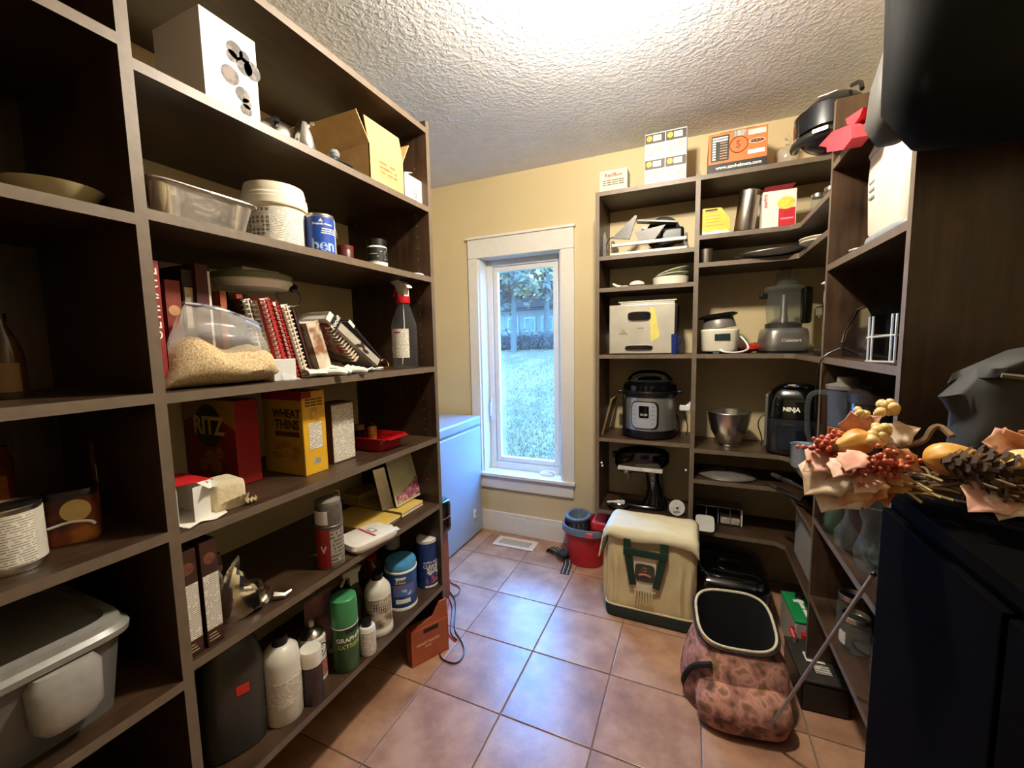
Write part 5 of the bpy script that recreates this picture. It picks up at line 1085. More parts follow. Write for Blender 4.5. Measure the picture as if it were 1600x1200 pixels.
# helmet at the corner
t = thing('motorcycle_helmet', 'glossy black motorcycle helmet hanging at the top corner of the shelving', 'helmet', (.455, 1.97, 2.015), (0, 0, R_(-30)))
HB = M('satin_black_shell', '#1d1b19', .3, var=.15, coat=.3); rH = .104
part(t, 'shell', G().ball((0, 0, .115), rH, 24, (1.1, .95, 1.0)), HB, 60); part(t, 'visor', G().grid(lambda u, v: Vector(((rH * 1.13 + .004) * math.cos(-PI / 2 + (u - .5) * 2.2), (rH * 1.02 + .004) * math.sin(-PI / 2 + (u - .5) * 2.2), .085 + .075 * v - .02 * abs(u - .5))), 16, 6), M('smoke_visor', '#0a0a0b', .08), 80); part(t, 'strap', G().tube([(.06, -.02, .215), (.10, -.08, .19), (.118, -.13, .14)], .007, 8, smooth=1), BLACKP); part(t, 'chin_bar', G().tube([((rH * 1.1) * math.cos(-PI / 2 + k * .28), (rH * 1.02) * math.sin(-PI / 2 + k * .28), .055) for k in range(-5, 6)], .017, 10, smooth=1), HB); part(t, 'chin_vent', G().box(-.02, .03, -rH * 1.26, -rH * 1.2, .05, .066, .003), CHROME); part(t, 'brow_vent', G().box(-.03, .03, -rH * .86, -rH * .8, .185, .192, .002, M4=Matrix.Rotation(.1, 4, 'Z')), CHROME)
# --- bay 1, slicer shelf
z = LB[0] + .0005
x0, x1, h = bk(953, 1074, FR + .02, z, 375)
t = thing('food_slicer', 'grey electric food slicer with wire frame on the upper shelf', 'slicer', ((x0 + x1) / 2, FR + .13, z)); w = (x1 - x0) / 2; GM = M('grey_slicer_metal', '#5a5752', .4, .1, var=.1); CRM = M('cream_metal', '#c8c2ae', .35, .3)
part(t, 'base_tray', G().box(-w, w, -.11, .10, .0, .016, .004), CRM); part(t, 'front_rail', G().box(-w * .95, w * .98, -.115, -.10, .045, .062, .003), CRM)
for sx_ in (-1, 1): part(t, 'end_plate', G().prism([(-.11, 0), (.10, 0), (.09, .075), (-.08, .085)], -.006, .006, Matrix.Translation((sx_ * w * .96, 0, 0)) @ Matrix.Rotation(PI / 2, 4, 'Z') @ Matrix.Rotation(PI / 2, 4, 'X')), GM)
part(t, 'carriage', G().prism([(-w * .98, .10), (-w * .35, .205), (-w * .30, .20), (-w * .50, .085)], -.006, .006, Matrix.Translation((0, -.07, 0)) @ Matrix.Rotation(PI / 2, 4, 'X')), GM); part(t, 'carriage_wing', G().prism([(-w * .35, .115), (w * .45, .135), (w * .15, .06), (-w * .2, .055)], -.005, .005, Matrix.Translation((0, -.085, 0)) @ Matrix.Rotation(PI / 2, 4, 'X')), GM); part(t, 'top_plate', G().box(-w * .34, w * .72, -.005, .005, -.004, .004, M4=Matrix.Translation((0, -.02, .175)) @ Matrix.Rotation(R_(9), 4, 'Y') @ Matrix.Diagonal((1, 6, 1, 1))), GM)
part(t, 'blade', G().lathe([(.085, 0), (.088, .004), (.07, .008), (0, .010)], 36, M4=Matrix.Translation((w * .35, .02, .115)) @ Matrix.Rotation(PI / 2, 4, 'X')), BLACKG); part(t, 'motor', G().box(w * .3, w * .9, -.05, .06, .06, .13, .015), BLACKP); part(t, 'wire_bow', G().tube([(-w * 1.0, -.10, .0), (-w * 1.12, -.12, .05), (-w * 1.05, -.06, .11), (-w * .8, -.02, .12)], .003, 6, smooth=2), CHROME); part(t, 'knob', G().lathe([(.012, 0), (.013, .012), (0, .014)], 16, M4=Matrix.Translation((-w * .1, -.075, .125)) @ Matrix.Rotation(PI / 2, 4, 'X')), CHROME)
x0, x1, h = bk(938, 950, FR + .08, z, 360); t = thing('steel_scoop', 'narrow dark steel scoop standing at the left of the slicer shelf', 'scoop', ((x0 + x1) / 2 , FR + .10, z)); part(t, 'blade', G().prism([(-.018, 0), (.018, 0), (.012, h * .7), (0, h), (-.014, h * .8)], -.002, .002, Matrix.Rotation(PI / 2, 4, 'X')), GM); part(t, 'handle', G().tube([(0, .0, .01), (0, .02, h * .5)], .004, 6), STEEL)
# --- white dishes
z = LB[1] + .0005; IV = M('ivory_glaze', '#e2dcc8', .3, var=.03)
x0, x1, h = bk(957, 983, FR + .05, z, 438); t = thing('spoon_rest', 'cream ceramic spoon rest at the left of the dish shelf', 'spoon rest', ((x0 + x1) / 2, FR + .06, z)); w = (x1 - x0) / 2
part(t, 'bowl', G().lathe([(w * .5, 0), (w * .62, .008), (w * .55, .010), (w * .3, .004), (0, .004)], 24, (w * .35, 0, 0)), IV); part(t, 'handle', G().tube([(-w * .1, 0, .008), (-w * .6, 0, .014), (-w, 0, .026)], [.008, .007, .006], 8, smooth=1), IV)
x0, x1, h = bk(983, 1007, FR + .05, z, 437); t = thing('ceramic_egg_dish', 'small rounded cream lidded dish on the dish shelf', 'dish', ((x0 + x1) / 2, FR + .06, z)); w = (x1 - x0) / 2; part(t, 'base', G().lathe([(w * .7, 0), (w, .010), (w, .014)], 24), IV); part(t, 'lid', G().lathe([(w * 1.0, .014), (w * .9, .024), (w * .5, .032), (0, .034)], 24), IV)
x0, x1, h = bk(1017, 1076, FR + .03, z, 425); t = thing('casserole_dish', 'white oval casserole dish under stacked pale green plates', 'dish', ((x0 + x1) / 2, FR + .13, z)); w = (x1 - x0) / 2; h = .045
part(t, 'dish', G().lathe([(w * .9, 0), (w * .96, .004), (w, h), (w * .96, h), (w * .9, .008), (0, .008)], 36), IV)
LG = M('pale_green_glaze', '#b4bf95', .35, var=.05)
for k, (ti, dz, lab) in enumerate(((6, .004, 'pale green plate resting tilted on the casserole dish'), (14, .022, 'upper pale green plate leaning on the stacked plates'))):
    tt = thing('green_plate', lab, 'plate', ((x0 + x1) / 2 + .005 + .008 * k, FR + .14, z + h + dz), (R_(0), R_(-ti), 0)); part(tt, 'plate', G().lathe([(w * .5, 0), (w * .6, .002), (w * .92, .010), (w * .92, .013), (w * .6, .006), (0, .005)], 36), LG); part(tt, 'rim', G().tube([(w * .92 * math.cos(k2 * PI / 18), w * .92 * math.sin(k2 * PI / 18), .0115) for k2 in range(36)], .002, 6, True), IV)
# --- stainless box appliance
z = LB[2] + .0005
x0, x1, h = bk(952, 1058, FR + .02, z, 475)
t = thing('deep_fryer', 'stainless steel box fryer with oval handle openings on the middle shelf', 'fryer', ((x0 + x1) / 2, FR + .14, z)); w = (x1 - x0) / 2; SS = M('stainless_panel', '#d2ccba', .36, .55, var=.10, scale=9)
part(t, 'housing', G().box(-w + .004, w, -.11, .12, .006, h - .004, .006), BLACKP); fp = part(t, 'front_panel', G().box(-w, w * .92, -.122, -.11, .004, h, .004), SS)
def slot_(cx, cz, wx, hz): return G().prism([(p.x, p.y) for p in superring(cx, cz, 0, wx, hz, 4, 28)], 0, .0015, Matrix.Translation((0, -.122, 0)) @ Matrix.Rotation(PI / 2, 4, 'X'))
for cz, wx, hz in ((h * .76, w * .33, h * .09), (h * .13, w * .40, h * .05)):
    s_ = part(t, 'handle_opening', slot_(-w * .1, cz, wx, hz), BLACKG); part(s_, 'opening_rim', G().tube([(p.x, -.1235, p.y) for p in superring(-w * .1, cz, 0, wx, hz, 4, 28)], .003, 6, True), CHROME)
part(t, 'warning_print', G().prism([(-w * .72, h * .4), (-w * .42, h * .4), (-w * .57, h * .52)], 0, .0008, Matrix.Translation((0, -.122, 0)) @ Matrix.Rotation(PI / 2, 4, 'X')), M('grey_print', '#8f8670', .5)); smudge(t, (5,), .012, (-w * .05, -.1226, h * .52), MATS['grey_print'])
part(t, 'yellow_sticker', G().prism([(w * .25, h * .25), (w * .5, h * .35), (w * .35, h * .9), (w * .2, h * .95)], 0, .0006, Matrix.Translation((0, -.122, 0)) @ Matrix.Rotation(PI / 2, 4, 'X')), M('pale_yellow_sticker', '#d8c868', .4)); 
for sx_ in (-.85, .8): part(t, 'foot', G().lathe([(.012, 0), (.012, .008), (0, .008)], 12, (w * sx_, -.09, 0)), BLACKP)
t2 = thing('container_lid', 'white rectangular plastic lid lying on top of the steel fryer', 'lid', ((x0 + x1) / 2 + .01, FR + .14, z + h + .0005)); part(t2, 'tray', G().box(-w * .75, w * .85, -.10, .10, 0, .014, .006), IV); part(t2, 'rim', G().box(-w * .8, w * .9, -.105, .105, .012, .018, .003), IV)
loc, r, h2 = cyl_at(1041, 1064, z, 522, Y=FR + .035)
bl = M('cobalt_plastic', '#1c2a6a', .35, var=.1); t = thing('blue_tumbler', 'cobalt blue plastic cup standing in front of the steel fryer', 'cup', (loc[0] + .005, FR + .012 + .0, z)); r = .017; part(t, 'cup', G().lathe([(r * .85, 0), (r, h2), (r * .92, h2), (r * .78, .005), (0, .005)], 24, (0, 0, 0)), bl); part(t, 'handle', G().tube([(r, 0, h2 * .85), (r * 1.8, 0, h2 * .8), (r * 1.8, 0, h2 * .35), (r, 0, h2 * .25)], .003, 8, smooth=2), bl)
# --- pressure cooker
z = LB[3] + .0005
t = thing('pressure_cooker', 'black and steel electric pressure cooker with keypad on the shelf above the mixer', 'pressure cooker', (colY(1014, 2.41, z), 2.405, z), R_(8)); r = .141
ytopz = rowZ(colY(1014, 2.41, z), 2.41, 583) - z; H_ = ytopz
part(t, 'base', G().lathe([(r * .85, 0), (r * .97, .008), (r * 1.0, .03), (r * 1.0, .05)], 40), BLACKP); part(t, 'steel_body', G().lathe([(r * .985, .05), (r * .985, H_ * .66)], 48, cap0=False, cap1=False), M('brushed_steel_body', '#c4c0b8', .38, .85, var=.05)); part(t, 'side_trim', G().box(-r * 1.02, -r * .88, -r * .5, r * .5, .02, H_ * .67, .01), BLACKP)
part(t, 'rim', G().lathe([(r * 1.0, H_ * .65), (r * 1.06, H_ * .68), (r * 1.06, H_ * .73), (r * .98, H_ * .75)], 40), BLACKP); lid = part(t, 'lid', G().lathe([(r * 1.0, H_ * .73), (r * 1.02, H_ * .76), (r * 1.0, H_ * .83), (r * .85, H_ * .88), (r * .8, H_ * .875), (r * .4, H_ * .9), (0, H_ * .905)], 40), BLACKG)
part(lid, 'lid_steel', G().lathe([(r * .78, H_ * .882), (r * .5, H_ * .897), (r * .5, H_ * .902), (r * .78, H_ * .888)], 36, cap0=False, cap1=False), STEEL); part(lid, 'lid_handle', G().tube([(-r * .72, 0, H_ * .86), (-r * .5, 0, H_ * .965), (0, 0, H_ * .985), (r * .5, 0, H_ * .965), (r * .72, 0, H_ * .86)], .026, 10, smooth=2), BLACKG); part(lid, 'steam_valve', G().lathe([(.012, H_ * .88), (.012, H_ * .95), (.016, H_ * .955), (.014, H_ * .98), (0, H_ * .98)], 16, (-r * .6, r * .3, 0)), BLACKP)
part(t, 'side_handle', G().box(-r * 1.22, -r * 1.0, -.03, .03, H_ * .68, H_ * .74, .008), BLACKP); part(t, 'side_handle', G().box(r * 1.0, r * 1.22, -.03, .03, H_ * .68, H_ * .74, .008), BLACKP)
def cyl_patch(rad, a0, a1, z0, z1, p=5, n=28):
    am, hw = (a0 + a1) / 2, (a1 - a0) / 2; zm, hz = (z0 + z1) / 2, (z1 - z0) / 2
    rim = [(am + hw * math.copysign(abs(math.cos(t_)) ** (2 / p), math.cos(t_)), zm + hz * math.copysign(abs(math.sin(t_)) ** (2 / p), math.sin(t_))) for t_ in [2 * PI * k / n for k in range(n)]]
    g = G(); rs = []
    for s_ in (1, .75, .5, .25, .02): rs.append([Vector((rad * math.sin(am + (q - am) * s_), -rad * math.cos(am + (q - am) * s_), zm + (zz - zm) * s_)) for q, zz in rim])
    rs.insert(0, [Vector((p_.x * .96, p_.y * .96, p_.z)) for p_ in rs[0]]); return g.rings(rs, False, True)
part(t, 'panel_frame', cyl_patch(r * 1.015, -.74, .30, H_ * .17, H_ * .60), BLACKP); kp = part(t, 'keypad', cyl_patch(r * 1.03, -.70, .22, H_ * .185, H_ * .585), M('silver_keypad', '#b9bcc4', .3, .4, var=.03)); part(kp, 'display', cyl_patch(r * 1.04, -.42, -.06, H_ * .345, H_ * .53, 12), M('black_display', '#060607', .1)); text(kp, '88:88', .017, (0, 0, H_ * .395), M('display_grey', '#9da39c', .4), wrap=r * 1.045, rotz=-.24, bold=.0003)
for k in range(5):
    for a_ in (-.58, .08): smudge(kp, (4,), .007, (0, 0, H_ * (.52 - .065 * k)), M('keypad_grey', '#7d828a', .5), wrap=r * 1.035, rotz=a_)
part(t, 'cord', G().tube([(r * .9, .08, .12), (r * 1.15, .09, .1), (r * 1.2, .07, .03), (r * 1.1, -.02, .006)], .004, 6, smooth=2), BLACKP)
x0, x1, h = bk(942, 968, FR + .04, z, 606)
tag(part(None, 'wooden_board', G().box(-.006, .006, -.09, .09, 0, .215, .004), M('grey_brown_board', '#7c6244', .5, var=.2), loc=(colY(944, FR + .13, z), FR + .16, z), rot=(0, R_(14), 0)), 'wooden board leaning on the left upright beside the pressure cooker', 'board')
zz = rowZ(-.035, FR + .12, 640); t = thing('plug_adapter', 'white plug adapter on the upright right of the pressure cooker', 'plug', (-.031, FR + .09, zz)); part(t, 'body', G().box(-.030, .024, -.014, .014, 0, .028, .005), WHITE); part(t, 'side_tab', G().prism([(.0, .028), (.024, .028), (.024, .05)], -.008, .008, Matrix.Rotation(PI / 2, 4, 'X')), WHITE); part(t, 'cable', G().tube([(-.01, 0, 0), (.0, .01, -.04), (.015, .01, -.09), (.005, .02, -.14)], .003, 6, smooth=2), BLACKP)
# --- stand mixer
z = LB[4] + .0005
cx = colY(1006, 2.38, z); t = thing('stand_mixer', 'black stand mixer with chrome band on the lowest left shelf', 'mixer', (cx, 2.41, z)); kk = .92
xh0, xh1 = colY(962, 2.40, .6) - cx, colY(1045, 2.40, .6) - cx; zt = rowZ(cx, 2.40, 697) - z; zb = rowZ(cx, 2.40, 738) - z; zt = min(zt, LB[3] - TH - z - .004)
part(t, 'base', G().rings([superring(-.01, 0, z_, .135 * k, .085 * k, 2.6, 40) for z_, k in ((0, .96), (.006, 1), (.018, .97), (.03, .8))]), BLACKG, 50)
part(t, 'pedestal', G().rings([superring(x_, 0, z_, rx, ry, 2.4, 30) for x_, z_, rx, ry in ((.055, .02, .075, .065), (.06, .06, .055, .05), (.055, .11, .04, .042), (.045, .16, .034, .036), (.04, zb + .01, .04, .04))]), BLACKG, 50)
hd = []; n = 14
for k in range(n + 1):
    u = k / n; x_ = xh0 + (xh1 - xh0) * u; prof = math.sin(PI * min(1, max(.02, .1 + .86 * u))) ** .45; top = zt - .012 * (1 - prof) - .02 * (1 - u) ** 3; hh_ = (zt - zb) * (.62 + .38 * prof) * (.9 if u > .92 else 1)
    zc = top - hh_ / 2; hd.append([Vector((x_, (.058 * prof + .002) * math.copysign(abs(math.cos(a)) ** .75, math.cos(a)), zc + hh_ / 2 * (prof * .4 + .6 if 0 < k < n else .5) * math.copysign(abs(math.sin(a)) ** .75, math.sin(a)))) for a in [2 * PI * j / 28 for j in range(28)]])
part(t, 'motor_head', G().rings(hd), BLACKG, 60); part(t, 'trim_band', G().box(xh0 + .02, xh1 - .03, -.064, .064, zb + .018, zb + .038, .003), M('painted_gleam_band', '#e2ded2', .3, .3)); part(t, 'attachment_hub', G().lathe([(.02, 0), (.02, .03), (0, .03)], 18, M4=Matrix.Translation((xh0 + .012, 0, (zt + zb) / 2 + .012)) @ Matrix.Rotation(-PI / 2, 4, 'Y')), BLACKP); part(t, 'planetary', G().lathe([(.038, zb + .012), (.04, zb), (.034, zb - .012), (0, zb - .014)], 24, (xh0 + .06, 0, 0)), STEEL); part(t, 'beater_shaft', G().lathe([(.005, zb - .05), (.005, zb - .01)], 12, (xh0 + .07, 0, 0)), CHROME)  # trim band: pale colour stands in for the bright reflection of chrome
for q in (.045, .075): part(t, 'speed_knob', G().lathe([(.005, 0), (.006, .006), (0, .008)], 12, M4=Matrix.Translation((.045, -.04, zb - .01 - q + .04)) @ Matrix.Rotation(PI / 2, 4, 'X')), CHROME)
part(t, 'cord', G().tube([(.09, -.02, zb), (.10, -.03, .12), (.11, -.05, .03), (.12, -.06, .004)], .0035, 6, smooth=2), BLACKP)
t = thing('mixer_attachments', 'steel dish of white mixer fittings left of the stand mixer', 'dish', (colY(966, 2.31, z), 2.315, z)); part(t, 'dish', G().lathe([(.03, 0), (.05, .016), (.058, .026), (.055, .027), (.03, .006), (0, .006)], 28), STEEL); part(t, 'white_blade', G().box(-.06, .02, -.01, .01, .034, .040, .004, M4=Matrix.Rotation(R_(-8), 4, 'Y')).lathe([(.014, .03), (.014, .045), (.006, .045), (.006, .03)], 16, (.022, 0, 0), cap0=False, cap1=False), WHITE); part(t, 'wire_parts', G().tube([(-.03, -.01, .02), (0, .01, .03), (.03, -.01, .025), (.0, -.02, .03)], .005, 6, True, 2), CHROME)
cxx = colY(1057, 2.31, z); t = thing('white_disc', 'white slicing disc leaning beside the stand mixer', 'disc', (cxx, 2.325, z + .043), (R_(78), 0, R_(20))); part(t, 'disc', G().lathe([(.042, 0), (.042, .004), (.010, .004), (.010, .0075), (0, .0075)], 32), M('white_disc_plastic', '#d4d2cc', .4)); part(t, 'slot', G().box(-.02, .012, -.026, -.018, .004, .0055), GREYP); part(t, 'hub', G().lathe([(.006, .0075), (.006, .009), (0, .009)], 12), BLACKP)

# ================================================================== corner bay
z = RB[0] + .0005
x0, x1, h = bk(1097, 1140, FR + .01, z, 323)
t = thing('cheese_box', 'yellow open cardboard display box with slanted corner', 'box', ((x0 + x1) / 2, FR + .05, z)); w = (x1 - x0) / 2; YC = M('canary_card', '#e0ad22', .5, var=.06)
poly = [(-w, 0), (w, 0), (w, h * .55), (w * .35, h * .98), (-w, h)]; part(t, 'body', G().prism(poly, -.03, .03, Matrix.Rotation(PI / 2, 4, 'X')), YC)
for k in range(5): panel(t, '-y', -w * .8, w * (.2 + .1 * k), h * (.82 - .12 * k), h * (.835 - .12 * k), -.03, M('ochre_line', '#8f6a12', .5), 'printed_line')
panel(t, '-y', -w * .8, w * .1, h * .88, h * .95, -.03, INKD, 'printed_title'); part(t, 'torn_edge', G().prism([(-w, 0), (w, 0), (w * .8, .02), (w * .4, .012), (0, .022), (-w * .5, .012), (-w, .02)], .0302, .0312, Matrix.Rotation(PI / 2, 4, 'X')), PAPER)
loc, r, h = cyl_at(1148, 1184, z, 300, Y=FR + .06)
t = thing('steel_tumbler', 'tall brushed steel tumbler leaning between the yellow box and juicer box', 'tumbler', (loc[0] - .01, FR + .06, z + .006), (0, R_(7), 0)); part(t, 'body', G().lathe([(r * .88, 0), (r * .92, .004), (r * .96, h * .97), (r * .9, h * .97), (r * .85, .01), (0, .01)], 32), STEEL); part(t, 'rim', G().tube([(r * .95 * math.cos(k * PI / 16), r * .95 * math.sin(k * PI / 16), h * .97) for k in range(32)], .002, 6, True), CHROME)
x0, x1, h = bk(1190, 1243, FR + .015, z, 297)
t, a, b = aabox('juicer_box', 'white and red citrus juicer carton with a lemon picture', 'box', x0, x1, FR + .015, FR + .11, z, h, M('white_juicer_card', '#e2d6cc', .45, var=.02)); RJ = M('juicer_red', '#b8232e', .4, var=.1)
panel(t, '-y', -a * .02, a * .95, .002, h * .5, -b, RJ, 'printed_juicer'); part(t, 'printed_lemon', G().lathe([(.5, 0), (.5, .0012), (0, .0012)], 26, M4=Matrix.Translation((a * .40, -b, h * .64)) @ Matrix.Rotation(PI / 2, 4, 'X') @ Matrix.Diagonal((a * 1.05, h * .34, 1, 1))), M('lemon_print', '#c9c24a', .5, var=.2, scale=60)); text(t, 'starfrit', .022, (-a * .82, -b - .001, h * .74), INKR, roll=PI / 2, bold=.0003); panel(t, '-y', a * .1, a * .85, h * .2, h * .24, -b - .0006, M('pink_line', '#d9868a', .5), 'printed_line')
part(t, 'open_top', G().box(-a, a, -b, -b + .002, h, h + .0, 0) if False else G().prism([(-a, 0), (a * .7, 0), (a * 1.05, .045), (-a * .8, .04)], 0, .0015, Matrix.Translation((0, -b + .02, h)) @ Matrix.Rotation(R_(55), 4, 'X')), M('maroon_flap', '#6e1f24', .5)); part(t, 'red_knob', G().lathe([(.008, 0), (.01, .01), (.006, .018), (0, .019)], 14, (a * .3, .02, h)), RJ)
for px_, lab in ((1262, 'small glass jar at the left corner of the upper shelf'), (1274, 'small glass jar tucked against the right wall shelf')):
    xx = colY(px_, 2.1, z); t = thing('glass_jar', lab, 'jar', (xx + .03, 2.08 - (px_ - 1262) * .006, z)); part(t, 'glass', G().lathe([(.024, 0), (.026, .004), (.026, .05), (.022, .056)], 22, cap1=False), GLASS); part(t, 'lid', G().lathe([(.024, .055), (.024, .068), (0, .068)], 22), STEEL)
z = RB[1] + .0005
loc, r, h = cyl_at(1092, 1114, z, 390, Y=FR + .05)
t = thing('steel_cup', 'small steel beaker at the left of the plate shelf', 'cup', (loc[0], FR + .05, z)); part(t, 'body', G().lathe([(r * .85, 0), (r, h), (r * .93, h), (r * .8, .004), (0, .004)], 26), STEEL); part(t, 'rim', G().tube([(r * math.cos(k * PI / 14), r * math.sin(k * PI / 14), h) for k in range(28)], .0016, 6, True), CHROME)
xx = colY(1208, 2.3, z); t = thing('oval_platter', 'large grey rimmed platter lying on the plate shelf', 'platter', (xx + .01, 2.32, z + .012), (R_(4), R_(-3), 0)); part(t, 'plate', G().lathe([(.08, 0), (.10, .004), (.165, .020), (.167, .024), (.10, .010), (0, .008)], 48, sy=.75), M('pale_blue_china', '#b9bcb8', .25, var=.04)); part(t, 'rim', G().tube([(.166 * math.cos(k * PI / 24), .1245 * math.sin(k * PI / 24), .022) for k in range(48)], .003, 6, True), STEEL)
xx = colY(1268, 2.1, z); t = thing('white_plate', 'stack of white saucers at the corner of the plate shelf', 'plate', (xx + .03, 2.08, z)); part(t, 'saucer', G().lathe([(.05, 0), (.075, .012), (.075, .015), (.05, .005), (0, .005)], 36), IV); part(t, 'saucer', G().lathe([(.05, .012), (.078, .024), (.078, .027), (.05, .017), (0, .017)], 36), IV)
for px_, nm, lab in ((1188, 'napkin_ring', 'chrome napkin ring on the plate shelf'), (1210, 'salt_shaker', 'small cream shaker on the plate shelf')):
    xx = colY(px_, 2.46, z); t = thing(nm, lab, nm.split('_')[1], (xx, 2.49, z)); 
    if nm == 'napkin_ring': part(t, 'ring', G().lathe([(.028, 0), (.03, .004), (.03, .05), (.026, .05), (.026, .004)], 24, cap0=False, cap1=False), CHROME); part(t, 'crest', G().ball((0, -.03, .03), .008, 10), CHROME)
    else: part(t, 'body', G().lathe([(.014, 0), (.016, .03), (.010, .045)], 18), IV); part(t, 'cap', G().lathe([(.011, .044), (.009, .054), (0, .056)], 16), STEEL)
xx = colY(1135, 2.5, z); t = thing('tray_stack', 'thin brown trays at the back of the plate shelf', 'tray', (xx, 2.48, z)); part(t, 'tray', G().box(-.05, .09, -.06, .06, 0, .012, .004), M('brown_tray', '#5c3a22', .5)); part(t, 'tray', G().box(-.045, .095, -.055, .055, .0125, .024, .004), M('tan_tray', '#7c5a38', .5))
# --- rice cooker, food processor
z = RB[2] + .0005
x0, x1, h = bk(1094, 1156, FR + .03, z, 516)
t = thing('egg_cooker', 'white electric pan with grey domed lid resting on it on the middle shelf', 'cooker', ((x0 + x1) / 2, FR + .11, z)); w = (x1 - x0) / 2
part(t, 'body', G().rings([superring(0, 0, z_, w * k, .085 * k, 3.4, 40) for z_, k in ((.012, .9), (.018, .94), (h * .95, 1.0), (h, 1.02), (h + .006, .99))]), M('warm_white_plastic', '#e6dfca', .35, var=.03), 50); part(t, 'foot', G().box(-.03, .0, -.07, -.05, 0, .014, .003), GREYP); part(t, 'foot', G().box(.02, .05, .04, .06, 0, .014, .003), GREYP); part(t, 'foot', G().box(-.05, -.03, .04, .06, 0, .014, .003), GREYP)
part(t, 'control_plate', G().box(-w * .28, w * .5, -.089, -.083, h * .58, h * .86, .003), M('teal_black', '#1c2c2c', .3)); part(t, 'cord', G().tube([(w * .0, -.085, .02), (w * .2, -.095, .008), (w * .9, -.09, .004), (w * 1.5, -.06, .02), (w * 1.3, -.04, .06), (w * 1.0, -.02, .09)], .0045, 8, smooth=3), WHITE)
t2 = thing('frying_pan', 'grey dome pan turned upside down on the white cooker', 'pan', ((x0 + x1) / 2 + .0, FR + .11, z + h + .0065), (0, R_(-7), 0)); part(t2, 'bowl', G().lathe([(w * .88, .006), (w * .86, .02), (w * .78, .052), (w * .7, .06), (0, .062)], 40), M('grey_speckle', '#77736c', .4, .3, var=.2, scale=200)); part(t2, 'dark_rim', G().lathe([(w * .8, .058), (w * 1.0, .064), (w * 1.02, .07), (w * .85, .078), (0, .08)], 40), BLACKP)
t = thing('red_trivet', 'shiny red plastic piece behind the white cooker', 'trivet', (colY(1168, 2.42, z), 2.44, z)); part(t, 'leaf', G().ball((0, 0, .02), .045, 14, (1.1, .7, .42), .4, 10), M('translucent_red', '#a2301a', .15)); part(t, 'leaf', G().ball((.03, -.01, .03), .03, 12, (1, .8, .7), .4, 10), MATS['translucent_red'])
x0, x1, h = bk(1190, 1262, FR + .02, z, 505)
cx, cy = (x0 + x1) / 2 + .01, FR + .14; w = (x1 - x0) / 2
t = thing('food_processor', 'large steel food processor with clear bowl on the middle shelf', 'food processor', (cx, cy, z), R_(6)); SSM = M('satin_steel', '#97928a', .35, .8, var=.06)
hb = rowZ(cx, cy - .1, 512) - z
part(t, 'base', G().rings([superring(0, 0, z_, w * 1.05 * k, .115 * k, 4.5, 48) for z_, k in ((.004, .93), (.015, 1.0), (.04, 1.0), (hb * .8, .95), (hb * .95, .9), (hb, .8))]), SSM, 50); part(t, 'foot_band', G().rings([superring(0, 0, z_, w * 1.06, .117, 4.5, 48) for z_ in (.0, .012)]), BLACKP, 50); text(t, 'Cuisinart', .022, (.005, -.1165, hb * .5), M('pale_steel_ink', '#d0ccc2', .3), bold=.0004)
z1 = hb; z2 = rowZ(cx, cy - .05, 452) - z; z3 = rowZ(cx, cy, 424) - z; rb = w * .92
part(t, 'collar', G().lathe([(rb * .92, z1 - .002), (rb * .92, z1 + .022), (rb * .6, z1 + .03)], 36), M('charcoal_collar', '#2c2a28', .35)); part(t, 'bowl', G().lathe([(rb * .8, z1 + .022), (rb * .84, z1 + .03), (rb, z2 - .004), (rb * 1.03, z2)], 40, cap0=False, cap1=False), GLASS); part(t, 'blade_hub', G().lathe([(.022, z1 + .025), (.016, z1 + .07), (.012, z2 - .02), (0, z2 - .02)], 18), SSM)
part(t, 'bowl_lid', G().lathe([(rb * 1.03, z2), (rb * 1.03, z2 + .008), (rb * .95, z2 + .018), (0, z2 + .02)], 40), GLASS); ft = part(t, 'feed_tube', G().rings([superring(.01, .01, z_, .045, .034, 3, 30) for z_ in (z2 + .018, z3)], False, False), GLASS); part(ft, 'pusher', G().rings([superring(.005, .01, z_, .022, .022, 2, 20) for z_ in (z2 + .03, z3 + .02)]), CLEARP); part(t, 'handle', G().box(rb * .85, rb * 1.35, -.03, .02, z1 + .02, z2 + .012, .014), BLACKG)
part(t, 'lever', G().box(-rb * 1.3, -rb * .9, -.03, .0, z2 - .04, z2 - .012, .006), BLACKP)
# white jug and dark column at the corner
xx = colY(1277, 1.98, z); t = thing('white_jug', 'white plastic jug standing on the dark coffee maker at the corner', 'jug', (xx + .05, 1.99, z + .196)); part(t, 'body', G().lathe([(.03, 0), (.036, .01), (.036, .05), (.026, .07), (.02, .075)], 26), WHITE); part(t, 'cap', G().ball((-.012, -.006, .085), .024, 12, (1.4, .9, .6), .5, 12), WHITE)
t = thing('coffee_maker', 'dark slim coffee maker in the corner beside the food processor', 'coffee maker', (xx + .05, 1.99, z)); part(t, 'base', G().box(-.05, .06, -.06, .06, 0, .025, .006), BLACKP); part(t, 'column', G().box(-.0, .055, -.05, .05, .025, .15, .008), BLACKP); part(t, 'head', G().box(-.05, .058, -.055, .055, .15, .195, .008), BLACKG); part(t, 'clear_rod', G().tube([(-.045, -.05, .025), (-.045, -.05, .15)], .004, 8), CLEARP)
